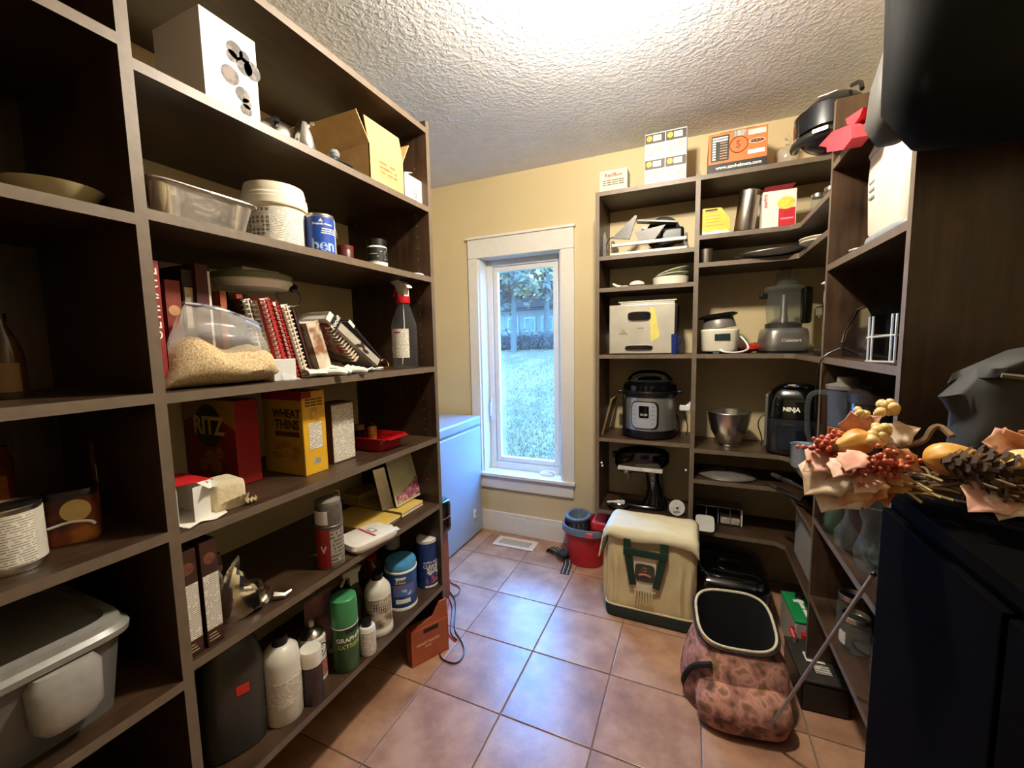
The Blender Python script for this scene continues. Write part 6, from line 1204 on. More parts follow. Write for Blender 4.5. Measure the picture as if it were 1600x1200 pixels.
# --- mixing bowl, grill, mug
z = RB[3] + .0005
cxx = colY(1139, FR + .10, z + .1); t = thing('mixing_bowl', 'shiny stainless steel mixing bowl on the shelf under the white cooker', 'bowl', (cxx, FR + .115, z)); hB2 = rowZ(cxx, FR + .02, 648) - z; rB = abs(colY(1104, FR + .11, z + .15) - colY(1175, FR + .11, z + .15)) / 2 * .97
hB2 = min(max(hB2, .13), .2); MIR = M('polished_steel', '#cfcac0', .27, 1, var=.03)
part(t, 'bowl', G().lathe([(rB * .42, 0), (rB * .44, .008), (rB * .40, .014), (rB * .55, .03), (rB * .82, hB2 * .45), (rB * .96, hB2 * .8), (rB, hB2), (rB * .97, hB2), (rB * .78, hB2 * .45), (rB * .4, .03), (0, .024)], 48), MIR, 60); part(t, 'rolled_rim', G().tube([(rB * math.cos(k * PI / 24), rB * math.sin(k * PI / 24), hB2) for k in range(48)], .003, 6, True), MIR)
xx = colY(1193, 2.4, z); t = thing('power_adapter', 'white charger plug with black cable beside the mixing bowl', 'plug', (xx, 2.42, z + .0)); part(t, 'cable', G().tube([(.0, .0, .005), (-.01, .0, .06), (-.03, .01, .12), (.0, .02, .17), (.02, .01, .14), (.0, 0, .10), (.04, .01, .06)], .003, 6, smooth=3), BLACKP); part(t, 'plug', G().box(-.012, .016, .0, .025, .10, .14, .004, M4=Matrix.Rotation(.2, 4, 'Y')), WHITE); part(t, 'pin_end', G().lathe([(.01, 0), (.01, .03), (.006, .034), (0, .034)], 14), CHROME)
cxx, cyy = colY(1243, 2.17, z + .1), 2.19
t = thing('indoor_grill', 'glossy black air fryer grill with white lettering in the corner', 'grill', (.455, 2.335, z), R_(-14)); t.scale = (.92, .92, 1); hN = rowZ(cxx, cyy - .08, 606) - z; hN = min(hN, RB[2] - TH - z - .03)
part(t, 'body', G().rings([superring(0, 0, z_, .125 * k, .115 * k, 3.6, 48) for z_, k in ((.004, .92), (.015, 1.0), (hN * .5, 1.0), (hN * .52, 1.0))]), M('dark_steel_shell', '#3c3a38', .25, .7), 50); part(t, 'hood', G().rings([superring(0, 0, z_, .125 * k, .115 * k, 3.6, 48) for z_, k in ((hN * .53, 1.0), (hN * .75, .97), (hN * .9, .85), (hN * .97, .62), (hN, .4))]), BLACKG, 60); part(t, 'lid_handle', G().tube([(-.05, -.06, hN * .93), (-.04, -.09, hN * .98), (.04, -.09, hN * .98), (.05, -.06, hN * .93)], .008, 8, smooth=2), CHROME); text(t, 'NINJA', .026, (-.01, -.1165, hN * .66), INKW, bold=.0012); part(t, 'side_panel', G().box(-.128, -.112, -.08, .08, .03, hN * .85, .008), SSM); part(t, 'control_panel', G().box(-.07, .08, -.118, -.112, .03, hN * .45, .004), M('dark_gloss_panel', '#10141c', .08))
z = RB[4] + .0005
cxx = colY(1135, FR + .10, z); t = thing('pan_lid', 'grey domed pan lid lying on the narrow shelf', 'lid', (cxx, FR + .105, z)); rl = abs(colY(1088, FR + .1, z) - colY(1183, FR + .1, z)) / 2 * .97
part(t, 'dome', G().lathe([(rl * .97, 0), (rl, .005), (rl * .9, .014), (rl * .6, .030), (rl * .2, .040), (0, .041)], 44, sy=.72), M('grey_enamel_lid', '#7f7b74', .32, .5, var=.12, scale=100), 60); part(t, 'knob', G().lathe([(.008, .04), (.007, .048), (.014, .052), (0, .056)], 16), BLACKP); part(t, 'rim', G().tube([(rl * math.cos(k * PI / 22), .72 * rl * math.sin(k * PI / 22), .004) for k in range(44)], .003, 6, True), STEEL)
for k, (px_, py_, lab) in enumerate(((1236, 742, 'upper black frying pan with its handle pointing to the corner'), (1250, 760, 'lower black frying pan with steel handle end'))):
    xx, yy = .56, 1.98; zz = z + .0005 + k * .0; 
    t = thing('skillet', lab, 'pan', (xx - .01 * k, yy + .0, z + .001 + (1 - k) * .05)); part(t, 'pan', G().lathe([(.10, 0), (.125, .035), (.128, .036), (.12, .034), (.097, .004), (0, .004)], 40), BLACKP); hdl = [(-.12, .03, .032), (-.17, .09, .038), (-.20, .15, .04)]; part(t, 'handle', G().tube(hdl, [.010, .012, .010], 8, smooth=1), BLACKP); part(t, 'handle_end', G().tube([(-.19, .13, .04), (-.215, .18, .04)], [.011, .009], 8), STEEL)
loc, r, h = cyl_at(1240, 1276, .67, 676, X=.47)
t = thing('grey_mug', 'pale grey enamel pot with dark inside at the corner shelf', 'pot', (.448, 2.085, RB[3] + .0005)); hm = .095; rm = .052
part(t, 'body', G().lathe([(rm * .9, 0), (rm * .95, .004), (rm, hm), (rm * 1.05, hm + .003), (rm * .97, hm), (rm * .9, .006), (0, .006)], 32), M('pale_blue_grey_enamel', '#8f97a3', .3)); part(t, 'handle', G().tube([(.03, -.045, hm * .85), (.05, -.08, hm * .8), (.05, -.08, hm * .4), (.03, -.045, hm * .25)], .005, 8, smooth=2), BLACKP)
# --- low shelf and floor of the corner
z = RB[5] + .0005
x0, x1 = colY(1084, 2.40, z), colY(1159, 2.40, z); h = rowZ((x0 + x1) / 2, 2.4, 790) - z
t = thing('letter_tray', 'black rack with pale dividers and papers on the low corner shelf', 'rack', ((x0 + x1) / 2, 2.44, z)); w = (x1 - x0) / 2; h = min(max(h, .08), .14)
part(t, 'case', G().box(-w, w, .03, .034, 0, h).box(-w, w, -.07, .03, 0, .004).box(-w, -w + .004, -.07, .03, 0, h), BLACKP); part(t, 'top_rail', G().box(-w, w, -.07, .034, h, h + .006, .002), SSM); part(t, 'side_rail', G().box(w - .008, w, -.07, .034, 0, h, .002), IV)
for k in range(3): part(t, 'divider', G().box(-w * .5 + k * w * .5, -w * .5 + k * w * .5 + .004, -.065, .03, .004, h), GREYP)
part(t, 'papers', G().box(w * .12, w * .9, -.06, .02, .004, h * .4, .004), M('crumpled_papers', '#b4aa98', .7, var=.35, scale=60, bump=.6, bscale=80))
xx = colY(1101, 2.30, z); tag(part(None, 'plastic_scoop', G().rings([superring(0, 0, z_, .045, .05, 5, 30) for z_ in (0, .006)]), M('pale_grey_plastic', '#b9b5ac', .5, var=.05), loc=(xx, 2.285, z + .028), rot=(R_(32), 0, 0)), 'pale grey plastic paddle leaning in front of the black rack', 'paddle')
t = thing('roaster_oven', 'black lidded roaster oven on the floor under the low corner shelf', 'roaster', (.185, 2.235, 0)); part(t, 'body', G().rings([superring(0, 0, z_, .16 * k, .20 * k, 6, 44) for z_, k in ((.004, .9), (.02, .95), (.17, 1.0), (.19, 1.0))]), BLACKP, 50); part(t, 'lid', G().rings([superring(0, 0, z_, .16 * k, .20 * k, 6, 44) for z_, k in ((.19, 1.04), (.20, 1.05), (.215, 1.0), (.235, .85), (.24, .6))]), BLACKG, 50); part(t, 'lid_handle', G().tube([(-.05, -.06, .24), (-.04, -.06, .265), (.04, -.06, .265), (.05, -.06, .24)], .006, 8, smooth=1), BLACKG); part(t, 'name_plate', G().box(-.01, .02, -.202, -.2, .15, .156), CHROME); part(t, 'front_rail', G().box(-.02, .12, -.204, -.198, .12, .126, .001), SSM)
x_, y_ = .405, 1.98; t = thing('laptop_tray', 'grey flat panel standing on edge at the corner shelf', 'panel', (.452, 2.02, RB[5] + .0005), (0, R_(0), 0)); part(t, 'sheet', G().box(-.006, .006, -.19, .16, 0, .20, .004), M('cool_grey_panel', '#8d8c88', .4, var=.05)); part(t, 'edge_trim', G().box(-.008, .008, -.192, .162, .198, .206, .002), SSM)
# ================================================================== RIGHT WALL SHELVES
z = RS[0] + .0005
FOAM = M('coral_red_foam', '#d23a44', .7, var=.05)
def rt(xl, xr, X, z): return colX(xr, X, z), colX(xl, X, z)          # near, far
t = thing('red_gift_bow', 'coral red folded foam shape on the top shelf of the right wall', 'foam', (.46, 1.56, z))
def PX_(px, py, X, o=(.46, 1.56, 1.9255)):
    y = colX(px, X, 2.0); return Vector((X, y, rowZ(X, y, py))) - Vector(o)
def slab(t, nm, pts, X0, X1, m):
    a = [PX_(px, py, X0) for px, py in pts]; b = [Vector((X1 - .46, v.y, v.z)) for v in a]; n = len(pts); g = G()
    g.add(a + b, [tuple(range(n)), tuple(range(2 * n - 1, n - 1, -1))] + [(i, (i + 1) % n, n + (i + 1) % n, n + i) for i in range(n)]); return part(t, nm, g, m, 0)
slab(t, 'front_wing', [(1292, 217), (1333, 199), (1336, 216), (1322, 234), (1294, 238)], .375, .416, FOAM); slab(t, 'rear_wing', [(1279, 228), (1300, 206), (1326, 196), (1334, 199), (1296, 216), (1292, 230)], .39, .4175, FOAM); slab(t, 'upper_lobe', [(1321, 186), (1350, 168), (1345, 182), (1334, 197), (1324, 194)], .41, .48, FOAM)
# jacket hung over the end of the shelving
JK = M('black_nylon', '#060606', .8, var=.2, spec=.15); JG = M('grey_nylon', '#4d4a44', .6, var=.12)
t = thing('black_jacket', 'black and grey jacket hung over the top end of the right shelving', 'jacket', (.50, 1.06, 1.665))
def jr(z_, rx, ry, cx=0, cy=0):
    return superring(cx, cy, z_, rx, ry, 2.6, 40, lambda v: v + Vector((.8, .5, .4)) * .035 * noise.noise(v * 7 + Vector((1, 2, 3))))
part(t, 'body', G().rings([jr(.02, .05, .03, .05), jr(.03, .16, .06, .03), jr(.10, .20, .085, .02), jr(.22, .205, .095, .02), jr(.34, .20, .09, .03), jr(.46, .17, .08, .04), jr(.53, .10, .05, .05)]), JK, 70)
part(t, 'grey_flap', G().rings([jr(.06, .02, .02, -.15, .05), jr(.10, .05, .045, -.14, .05), jr(.18, .06, .05, -.12, .055), jr(.30, .06, .05, -.09, .05), jr(.40, .03, .03, -.06, .04)]), JG, 70)
# white appliance
z = RS[1] + .0005
y0, y1 = rt(1347, 1414, .45, z + .15); hh = RS[0] - TH - z - .012
t = thing('bread_maker', 'white rounded bread machine on the right wall shelf', 'bread machine', (.585, (y0 + y1) / 2, z), R_(-90)); w = (y1 - y0) / 2; WP = M('ivory_white_plastic', '#d9d0bd', .4, var=.02)
part(t, 'body', G().rings([superring(0, 0, z_, w * k, .135 * k2, 6, 44) for z_, k, k2 in ((.03, .93, .93), (.045, 1.0, .97), (hh * .6, 1.0, 1.02), (hh * .84, 1.0, 1.0))]), WP, 50); part(t, 'base', G().rings([superring(0, 0, z_, w * k, .135 * k, 6, 44) for z_, k in ((.004, .97), (.02, 1.02), (.031, 1.0))]), M('cool_grey_base', '#8b9094', .5), 50); part(t, 'lid', G().rings([superring(0, 0, z_, w * k, .135 * k, 6, 44) for z_, k in ((hh * .845, 1.02), (hh * .87, 1.03), (hh * .95, .97), (hh, .7))]), WP, 50)
for k in range(3): part(t, 'vent_slot', G().box(-w * .55, -w * .3, -.1385, -.1365, hh * (.58 - .07 * k), hh * (.60 - .07 * k)), GREYP, 0)
part(t, 'foot', G().box(-w * .8, -w * .6, -.1, -.07, 0, .005), GREYP); part(t, 'foot', G().box(w * .6, w * .8, .07, .1, 0, .005), GREYP)
y0, y1 = rt(1333, 1352, .44, z); tag(part(None, 'white_saucer', G().lathe([(.03, 0), (.05, .008), (.05, .011), (.03, .004), (0, .004)], 30), IV, loc=(.475, (y0 + y1) / 2 + .03, z)), 'small white saucer beside the bread machine', 'saucer')
# middle shelf: black slanted appliance, wire rack, glass
z = RS[2] + .0005
y0, y1 = colX(1345, .45, z) + .01, 1.765
t = thing('sandwich_press', 'glossy black slanted sandwich press on the right middle shelf', 'press', (.60, (y0 + y1) / 2, z)); w = (y1 - y0) / 2
part(t, 'body', G().prism([(-w, .0), (w, .0), (w, .05), (w * .8, .085), (-w * .1, .15), (-w * .7, .155), (-w, .13)], -.13, .12, Matrix.Rotation(PI / 2, 4, 'Z') @ Matrix.Rotation(PI / 2, 4, 'X')), BLACKG, 20); part(t, 'chrome_trim', G().tube([(-.132, w * .98, .052), (-.132, w * .8, .088), (-.132, -w * .1, .153), (-.132, -w * .7, .158)], .004, 8), CHROME); part(t, 'hinge', G().lathe([(.02, 0), (.02, .24), (0, .24)], 16, M4=Matrix.Translation((-.12, w * .88, .035)) @ Matrix.Rotation(PI / 2, 4, 'Y')), GREYP); part(t, 'cord', G().tube([(-.135, w * .97, .03), (-.19, w * .97, .0), (-.2, w * .99, -.08), (-.195, w * .98, -.2)], .003, 6, smooth=2), BLACKP)
t = thing('clear_canister', 'clear plastic canister standing on the sandwich press', 'canister', (.62, colX(1335, .62, z + .2) - .08, z + .1565)); part(t, 'glass', G().lathe([(.04, 0), (.042, .004), (.042, .07), (.038, .072)], 28, cap1=False), CLEARP); part(t, 'rim', G().tube([(.042 * math.cos(k * PI / 14), .042 * math.sin(k * PI / 14), .072) for k in range(28)], .002, 6, True), CHROME)
t = thing('wire_rack', 'white coated wire plate rack at the near end of the middle shelf', 'rack', (.495, 1.335, z)); WR = M('white_coated_wire', '#cfccc4', .3, .3)
for dy in (-.07, .07):
    for dx in (-.06, .06): part(t, 'hoop', G().tube([(dx, dy - .012, .003), (dx, dy - .012, .12), (dx, dy + .012, .12), (dx, dy + .012, .003)], .0026, 6), WR)
for dx, zz in ((-.06, .07), (.06, .07), (-.06, .006), (.06, .006)): part(t, 'rail', G().tube([(dx, -.085, zz), (dx, .095, zz - .006)], .0026, 6), WR)
for dy in (-.08, .09): part(t, 'rail', G().tube([(-.06, dy, .07), (.06, dy, .07)], .0026, 6), WR)
t = thing('glass_dish', 'round glass dish with steel rim behind the wire rack', 'dish', (.655, 1.33, z)); part(t, 'glass', G().lathe([(.05, 0), (.055, .004), (.075, .10), (.072, .10), (.05, .008), (0, .008)], 32), GLASS); part(t, 'rim', G().tube([(.075 * math.cos(k * PI / 16), .075 * math.sin(k * PI / 16), .10) for k in range(32)], .003, 6, True), CHROME)
t = thing('steel_tongs', 'chrome tongs sticking out above the wire rack', 'tongs', (.66, 1.22, z)); part(t, 'arm', G().tube([(0, 0, .003), (-.02, .004, .12), (-.13, .03, .205)], .004, 6, smooth=1), CHROME); part(t, 'arm', G().tube([(.01, .012, .003), (-.01, .016, .12), (-.13, .035, .215)], .004, 6, smooth=1), CHROME)
# lower shelf: blender, dark canister, vases
z = RS[3] + .0005
t = thing('blender', 'glass blender jug with grey lid on its dark base', 'blender', (.478, 1.705, z)); r = .055
part(t, 'base', G().rings([superring(0, 0, z_, .056 * k, .066 * k, 4, 36) for z_, k in ((0, .97), (.01, 1.0), (.16, .9), (.22, .75), (.24, .66))]), BLACKP, 50); part(t, 'jug', G().lathe([(r * .82, .24), (r * .9, .255), (r, .47), (r * 1.06, .485)], 32, cap1=False), glassy('blue_tint_glass', (.72, .8, .95), .85, .04, (.3, .36, .48))); part(t, 'lid', G().lathe([(r * 1.1, .485), (r * 1.12, .497), (r * .6, .505), (r * .55, .525), (0, .527)], 30), M('warm_grey_lid', '#6e675e', .4)); part(t, 'handle', G().tube([(-r * .9, .01, .47), (-r * 1.7, .02, .47), (-r * 1.95, .022, .44), (-r * 1.9, .022, .32), (-r * 1.6, .02, .285), (-r * .8, .01, .275)], .008, 8, smooth=2), GLASS)
t = thing('dark_canister', 'tall dark tinted canister between the blender and the near upright', 'canister', (.51, 1.535, z)); part(t, 'body', G().lathe([(.07, 0), (.074, .006), (.078, .46), (.075, .465)], 36), M('smoked_canister', '#15110e', .2, var=.3)); part(t, 'lid', G().lathe([(.08, .462), (.08, .49), (.06, .5), (0, .5)], 36), M('dim_lid', '#221c18', .35))
# glass vases standing in front
def vase(lab, px, py, prof, kk, m=GLASS, bub=False):
    x, y = atz(px, py, z); x = max(x, BX + .045); t = thing('glass_vase', lab, 'vase', (x, y, z), 0, 'glass vases on the right wall shelf'); part(t, 'glass', G().lathe([(r_ * kk, z_ * kk) for r_, z_ in prof], 32, cap1=False), m); part(t, 'rim', G().tube([(prof[-1][0] * kk * math.cos(k * PI / 14), prof[-1][0] * kk * math.sin(k * PI / 14), prof[-1][1] * kk) for k in range(28)], .0022, 6, True), m)
    if bub:
        g = G(); rr = random.Random(4)
        for _ in range(46): a_, z_ = rr.random() * 6.28, rr.uniform(.012, .07); g.ball((.036 * math.cos(a_) * rr.random(), .036 * math.sin(a_) * rr.random(), z_), rr.uniform(.004, .008), 8)
        part(t, 'glass_beads', g, GLASS)
vase('greenish round glass vase at the far end of the vase shelf', 1303, 835, [(.032, 0), (.045, .02), (.05, .05), (.04, .085), (.034, .10)], 1.0, glassy('green_glass', (.75, .86, .74), .82, .05, (.12, .2, .12)))
vase('plain bulbous glass vase in the middle of the vase shelf', 1328, 862, [(.03, 0), (.05, .02), (.052, .06), (.03, .10), (.028, .13), (.04, .15)], 1.0)
vase('tall flared glass vase with beads nearest the upright', 1362, 890, [(.036, 0), (.042, .012), (.045, .05), (.03, .10), (.026, .13), (.045, .19)], 1.0, GLASS, True)
# jars on the lowest shelf
z = RS[4] + .0005
for k, (px, py, lab) in enumerate(((1312, 960, 'empty glass preserving jar at the far end of the jar shelf'), (1318, 985, 'glass preserving jar with pale label in the middle of the jar shelf'), (1362, 985, 'glass preserving jar behind the leaning strip'), (1376, 1010, 'glass preserving jar nearest the upright on the jar shelf'))):
    x, y = [(.50, 1.63), (.475, 1.505), (.52, 1.40), (.50, 1.29)][k]; t = thing('preserving_jar', lab, 'jar', (x, y, z), 0, 'preserving jars on the right wall shelf'); part(t, 'glass', G().lathe([(.034, 0), (.038, .004), (.038, .075), (.033, .09), (.033, .105)], 28, cap1=False), GLASS); part(t, 'metal_band', G().lathe([(.035, .094), (.036, .095), (.036, .110), (.034, .111)], 28, cap0=False, cap1=False), STEEL)
    if k == 1: band(t, .038, .02, .06, M('jar_label', '#b9ad98', .6), -2.2, -.9)
# leaning strip
B_ = Vector((*atz(1258, 1040, .02), .02)); A_ = Vector((.408, 1.205, rowZ(.408, 1.205, 897))); B_ = Vector((.33, colX(1258, .33, .02), .0)); B_.z = rowZ(B_.x, B_.y, 1040)
t = thing('metal_strip', 'thin grey metal strip leaning across the right wall shelves', 'strip', (0, 0, 0)); d = (A_ - B_); end = B_ - d * (B_.z / d.z) * .98 if B_.z > 0 else B_
part(t, 'strip', G().tube([end + Vector((0, 0, .004)), A_], .005, 6), M('dull_strip_metal', '#8d857c', .4, .4)); part(t, 'end_cap', G().ball(tuple(A_), .007, 10), BLACKP)
# battery charger and battery on the floor
gx, gy = atz(1252, 948, .17)
t = thing('battery_charger', 'green topped battery charger on the floor before the right shelves', 'charger', (gx, gy, 0), R_(4)); part(t, 'case', G().box(-.05, .045, -.11, .11, .004, .158, .006), M('light_grey_case', '#a7a298', .5, var=.05)); tp = part(t, 'green_top', G().box(-.052, .047, -.112, .112, .158, .17, .004), M('bright_green_panel', '#1c8a4a', .4, var=.08)); part(tp, 'dial', G().lathe([(.016, .17), (.016, .184), (0, .186)], 18, (.01, .07, 0)), BLACKP); smudge(tp, (5, 4), .026, (.005, -.01, .1706), INKW, '+z'); part(tp, 'printed_gauge', G().box(-.02, .02, .03, .05, .17, .1705), PAPER, 0); part(t, 'clamp', G().box(-.03, .03, -.14, -.112, .10, .13, .006), RED); part(t, 'cable', G().tube([(.02, -.12, .12), (.045, -.15, .15), (.06, -.11, .18), (.05, -.02, .176)], .005, 8, smooth=2), BLACKP)
gx, gy = atz(1272, 1025, .12)
t = thing('car_battery', 'dusty black car battery with white label on the floor by the right shelves', 'battery', (gx, gy - .02, 0), R_(4)); part(t, 'case', G().box(-.075, .07, -.12, .11, .003, .11, .006), BLACKP); part(t, 'top', G().box(-.077, .072, -.122, .112, .11, .122, .004), M('dusty_black', '#2b2822', .6, var=.4, scale=30)); panel(t, '+z', -.035, .025, -.02, .03, .122, PAPER, 'white_label'); panel(t, '+z', -.02, .03, -.075, -.03, .122, printed('battery_label', '#c9c2b4', '#1c1a18', .012, .5, 60, axis='y'), 'symbol_label')
for dx in (-.045, .045): part(t, 'terminal', G().lathe([(.009, .122), (.008, .14), (0, .14)], 14, (dx, .085, 0)), M('lead', '#8a8780', .5, .6))
part(t, 'red_clamp', G().tube([(-.045, .085, .135), (-.05, .11, .15), (-.04, .14, .14)], .010, 8), RED)

# ================================================================== NEAR RIGHT: black cabinet with wreath and bag
ZC = 1.05
BLKW = M('black_stained_wood', '#040303', .8, var=.2, spec=.03)
t = thing('black_cabinet', 'black cabinet at the right edge carrying the autumn swag', 'cabinet', (.535, .65, 0)); part(t, 'carcass', G().box(-.18, .195, -.35, .34, .06, ZC - .025), BLKW); part(t, 'worktop', G().box(-.19, .2, -.36, .35, ZC - .025, ZC, .003), BLKW); part(t, 'plinth', G().box(-.16, .18, -.34, .33, 0, .06), BLKW)
for k in range(2):
    dd = part(t, 'door', G().box(-.194, -.18, -.35 + k * .35, -.01 + k * .35, .08, ZC - .04, .003), BLKW); part(dd, 'handle', G().tube([(-.198, -.04 + k * .08, .62), (-.212, -.04 + k * .08, .63), (-.212, -.04 + k * .08, .73), (-.198, -.04 + k * .08, .74)], .004, 8), BLACKP)
# black bag behind the wreath
FB = M('black_green_canvas', '#23221c', .7, var=.2, scale=10); t = thing('black_tote', 'black canvas bag with folded top behind the autumn swag', 'bag', (.545, .925, ZC + .0005))
def tr(z_, rx, ry, cx=0, w_=.02): return superring(cx, 0, z_, rx, ry, 3, 48, lambda v: v + Vector((1, .5, .5)) * w_ * (noise.noise(v * 9 + Vector((4, 1, 7))) + .6 * noise.noise(v * 23)))
tz = rowZ(.45, .9, 538) - ZC
part(t, 'body', G().rings([tr(0, .12, .045, 0, 0), tr(.03, .15, .055), tr(tz * .16, .16, .06, 0, .03), tr(tz * .3, .155, .058, -.005, .035), tr(tz * .45, .16, .062, 0, .04), tr(tz * .58, .15, .055, .01, .04), tr(tz * .7, .145, .055, .0, .035), tr(tz * .85, .13, .042, .01, .03)]), FB, 45); part(t, 'folded_top', G().rings([tr(tz * .74, .10, .05, .03, .03), tr(tz * .80, .145, .068, .02, .045), tr(tz * .86, .15, .07, .03, .05), tr(tz * .95, .13, .058, .05, .05), tr(tz, .09, .035, .06, .02)]), FB, 40); part(t, 'strap', G().tube([(-.06, -.062, tz * .7), (-.03, -.078, tz * .4), (.02, -.078, tz * .2), (.08, -.07, tz * .3)], .008, 8, smooth=2), BLACKP); part(t, 'seam', G().tube([(-.12, -.065, tz * .83), (-.02, -.085, tz * .78), (.10, -.075, tz * .82)], .004, 6, smooth=2), M('olive_binding', '#5c5846', .7))
# wreath
WC = Vector((.50, .83, ZC))
t = thing('autumn_swag', 'autumn swag of twigs, leaves, berries and gourds on the black cabinet', 'swag', WC)
def W(px, py, Y):
    x = colY(px, Y, 1.08); return Vector((x, Y, rowZ(x, Y, py))) - WC
VINE = M('dry_vine', '#6b5236', .8, var=.35, scale=50); g = G(); rr = random.Random(11)
A0, B0 = W(1392, 748, .92), W(1650, 775, .74)
for k in range(70):
    u0 = rr.uniform(-.05, .55); u1 = u0 + rr.uniform(.25, .5); o1 = Vector((rr.gauss(0, .012), rr.gauss(0, .012), rr.gauss(0, .010))); o2 = Vector((rr.gauss(0, .014), rr.gauss(0, .014), rr.gauss(0, .011))); o3 = (o1 + o2) * .5 + Vector((0, 0, rr.gauss(0, .008)))
    g.tube([A0.lerp(B0, u0) + o1, A0.lerp(B0, (u0 + u1) / 2) + o3, A0.lerp(B0, u1) + o2], rr.uniform(.0014, .0032), 5, smooth=1)
part(t, 'twig_bundle', g, VINE, kind='stuff')
for k in range(3):
    c = A0.lerp(B0, .25 + .22 * k); part(t, 'binding_twig', G().tube([c + Vector((.0, .024 * math.cos(a), .024 * math.sin(a))) for a in [i * PI / 8 for i in range(16)]], .0022, 5, True), VINE)
part(t, 'stray_vine', G().tube([W(1405, 697, .90), W(1440, 690, .90), W(1448, 668, .90), W(1462, 665, .90), W(1480, 682, .88)], .005, 6, smooth=2), VINE)
LEAF = [(0, 0), (.16, .06), (.32, .15), (.28, .28), (.47, .42), (.40, .53), (.42, .68), (.22, .78), (0, 1.0)]
def leaf(base, tip, m, face=Vector((-.5, -.75, .35)), wide=.9, curl=.12, nm='leaf'):
    d = tip - base; L = d.length; u = d.normalized(); n_ = (face - u * face.dot(u)).normalized(); s_ = u.cross(n_)
    def P(x, y): return base + u * (y * L) + s_ * (x * L * wide) + n_ * (curl * L * (abs(x) * 1.1 + .35 * math.sin(y * PI) - y * y * .4))
    vs = []; fs = []
    mid = [P(0, y) for _, y in LEAF[:9]]; g = G(); n = 8
    right = [P(x, y) for x, y in LEAF[:9]]; left_ = [P(-x, y) for x, y in LEAF[:9]]
    inr = [P(x * .5, y * .98) for x, y in LEAF[:9]]; inl = [P(-x * .5, y * .98) for x, y in LEAF[:9]]
    vs = right + inr + mid + inl + left_
    for c in range(4):
        for i in range(8): fs.append((c * 9 + i, c * 9 + i + 1, (c + 1) * 9 + i + 1, (c + 1) * 9 + i))
    g.add(vs, fs); o = part(t, nm, g, m, 80); md = o.modifiers.new('thickness', 'SOLIDIFY'); md.thickness = .0012; return o
def lm(name, a, b, c): return patches(name, [(.3, a), (.5, b), (.68, c)], 30, .7)
PKL = lm('dusty_pink_leaf', '#c08570', '#d8a48e', '#e6c2aa'); PAL = lm('pale_beige_leaf', '#c2a184', '#dcc4a8', '#ead9c2'); RUS = lm('rust_leaf', '#8f4a28', '#b46c3c', '#c9925f'); ORL = lm('orange_leaf', '#bf7c48', '#d6a070', '#e4c092')
for bx_, by_, tx_, ty_, Y_, m_, wd in ((1322, 700, 1254, 735, .90, PKL, .8), (1330, 712, 1256, 772, .89, PAL, .9), (1335, 722, 1284, 800, .88, PAL, 1.0), (1345, 725, 1312, 790, .87, ORL, 1.0), (1352, 730, 1352, 795, .86, ORL, 1.0), (1362, 735, 1388, 792, .87, RUS, .9), (1345, 690, 1322, 644, .93, PKL, .8), (1352, 690, 1352, 652, .94, ORL, .7), (1370, 690, 1430, 668, .93, PAL, .8), (1375, 700, 1440, 738, .90, ORL, .7), (1318, 690, 1290, 668, .95, RUS, .7), (1310, 720, 1270, 690, .93, PKL, .7),
                                        (1585, 700, 1528, 690, .86, PKL, .9), (1592, 720, 1560, 672, .87, PKL, .9), (1578, 755, 1512, 798, .80, PKL, .9), (1590, 760, 1560, 812, .79, PAL, .9), (1600, 752, 1602, 800, .79, ORL, .9), (1606, 700, 1612, 668, .86, ORL, .9), (1420, 745, 1378, 770, .86, RUS, .7), (1328, 715, 1300, 745, .86, PKL, .9), (1340, 705, 1318, 735, .84, PKL, 1.0), (1372, 742, 1335, 770, .85, PKL, .8), (1300, 705, 1275, 745, .92, PAL, .7), (1380, 735, 1410, 760, .86, ORL, .7), (1345, 672, 1368, 650, .93, PKL, .7), (1560, 760, 1530, 782, .82, ORL, .8)):
    leaf(W(bx_, by_, Y_), W(tx_, ty_, Y_ - .03), m_, wide=wd)
def berries(cx, cy, Y_, sp, n, r0, m, nm='berry_cluster', seed=1):
    rr = random.Random(seed); g = G()
    for _ in range(n):
        p = W(cx + rr.gauss(0, sp), cy + rr.gauss(0, sp * .62), Y_ + rr.uniform(-.03, .02)); g.ball(tuple(p), r0 * rr.uniform(.8, 1.15), 8)
    part(t, nm, g, m, 80, kind='stuff')
RB_ = M('coral_berry', '#b4563a', .35, var=.25, scale=60); CB_ = M('cream_berry', '#d8b878', .4, var=.15, scale=60)
berries(1288, 700, .90, 12, 90, .0048, RB_, seed=2); berries(1312, 690, .91, 11, 50, .0048, RB_, seed=3); berries(1345, 728, .85, 13, 70, .0046, RB_, seed=4); berries(1385, 724, .85, 14, 95, .005, RB_, seed=5)
berries(1378, 638, .93, 8, 12, .0085, CB_, seed=6); berries(1342, 646, .93, 5, 8, .0075, CB_, seed=7); berries(1368, 672, .90, 8, 12, .009, CB_, seed=8); berries(1365, 690, .88, 6, 8, .009, CB_, seed=9)
GRD = patches('gourd_skin', [(.3, '#b87a2c'), (.5, '#d29a44'), (.7, '#dcb878')], 20, .4)
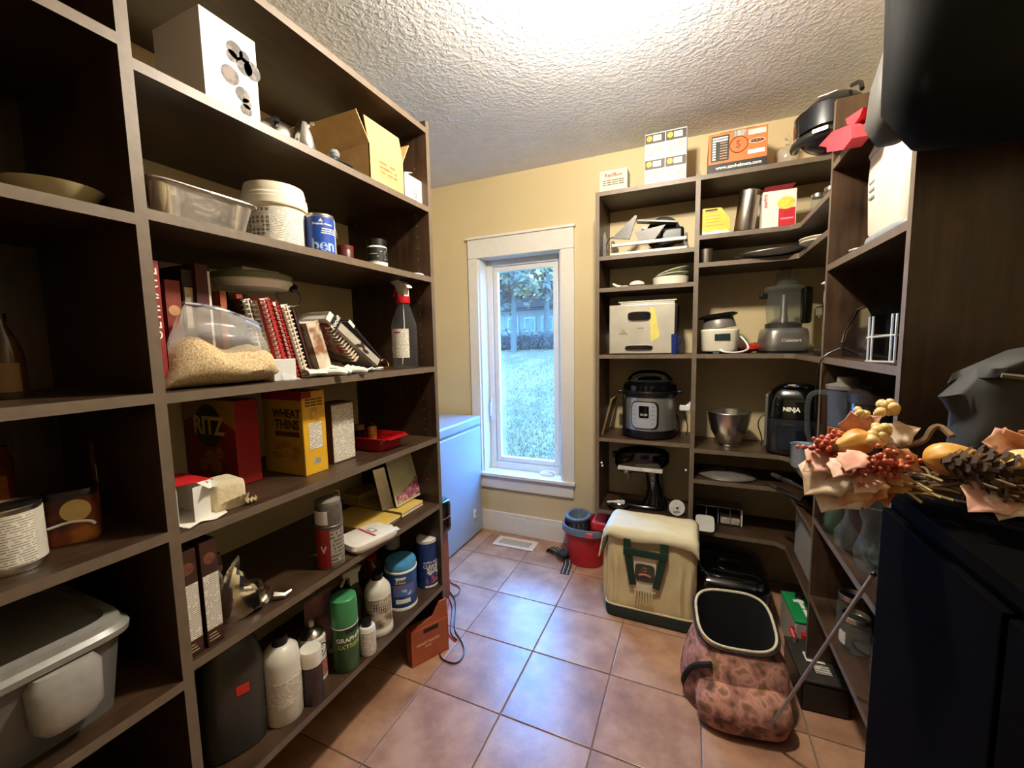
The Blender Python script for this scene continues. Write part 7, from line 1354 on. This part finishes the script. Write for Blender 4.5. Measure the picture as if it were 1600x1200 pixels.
def gourd(c, rx, ax, nm='gourd'):
    M4 = ax.to_track_quat('Z', 'Y').to_matrix().to_4x4(); g = G(); seg = 28; rs = []
    for i in range(15):
        a = PI * i / 14; zz = -math.cos(a) * 1.25; r_ = math.sin(a) * (1 - .32 * (1 / (1 + math.exp(-4 * (zz - .2)))))
        rs.append([M4 @ (Vector((r_ * math.cos(b_) * (1 + .05 * math.cos(7 * b_)), r_ * math.sin(b_) * (1 + .05 * math.cos(7 * b_)), zz)) * rx) + c for b_ in [2 * PI * k / seg for k in range(seg)]])
    o = part(t, nm, g.rings(rs, False, False), GRD, 80); part(o, 'stem', G().tube([c + M4 @ Vector((0, 0, 1.15 * rx)), c + M4 @ Vector((.2 * rx, 0, 1.5 * rx))], [.006, .004], 6), VINE); return o
gourd(W(1330, 692, .88), .024, Vector((-.8, -.2, -.25))); gourd(W(1482, 716, .84), .027, Vector((.9, .0, .15))); gourd(W(1600, 728, .80), .028, Vector((.6, -.3, .5)))
# pine cone
g = G(); c = W(1545, 735, .80); ax = Vector((.9, -.2, -.1)).normalized(); q4 = ax.to_track_quat('Z', 'Y').to_matrix()
for k in range(90):
    u_ = k / 90; a = k * 2.39996; r_ = .034 * math.sin(PI * (u_ * .86 + .1)); p = Vector((r_ * math.cos(a), r_ * math.sin(a), (u_ - .5) * .095)); o_ = Vector((math.cos(a), math.sin(a), .55)).normalized()
    tn = Vector((-math.sin(a), math.cos(a), 0)); b0 = p - o_ * .012; g.add([c + q4 @ v for v in (b0 - tn * .004, b0 + tn * .004, p + tn * .006 + o_ * .001, p + o_ * .004, p - tn * .006 + o_ * .001)], [(0, 1, 2, 3, 4)])
g.tube([c + q4 @ Vector((0, 0, -.045)), c + q4 @ Vector((0, 0, .045))], .012, 8); part(t, 'pine_cone', g, M('pine_cone_brown', '#3a2616', .75, var=.4, scale=60), 0)
for k, (bx_, by_, tx_, ty_) in enumerate(((1400, 745, 1455, 768), (1405, 755, 1470, 778), (1415, 738, 1470, 752), (1395, 760, 1440, 785), (1430, 760, 1500, 770), (1420, 770, 1490, 782))):
    part(t, 'straw', G().tube([W(bx_, by_, .84), W((bx_ + tx_) / 2, (by_ + ty_) / 2 - 4, .83), W(tx_, ty_, .81)], .0022, 5, smooth=1), M('straw_gold', '#a58c58', .8, var=.2))
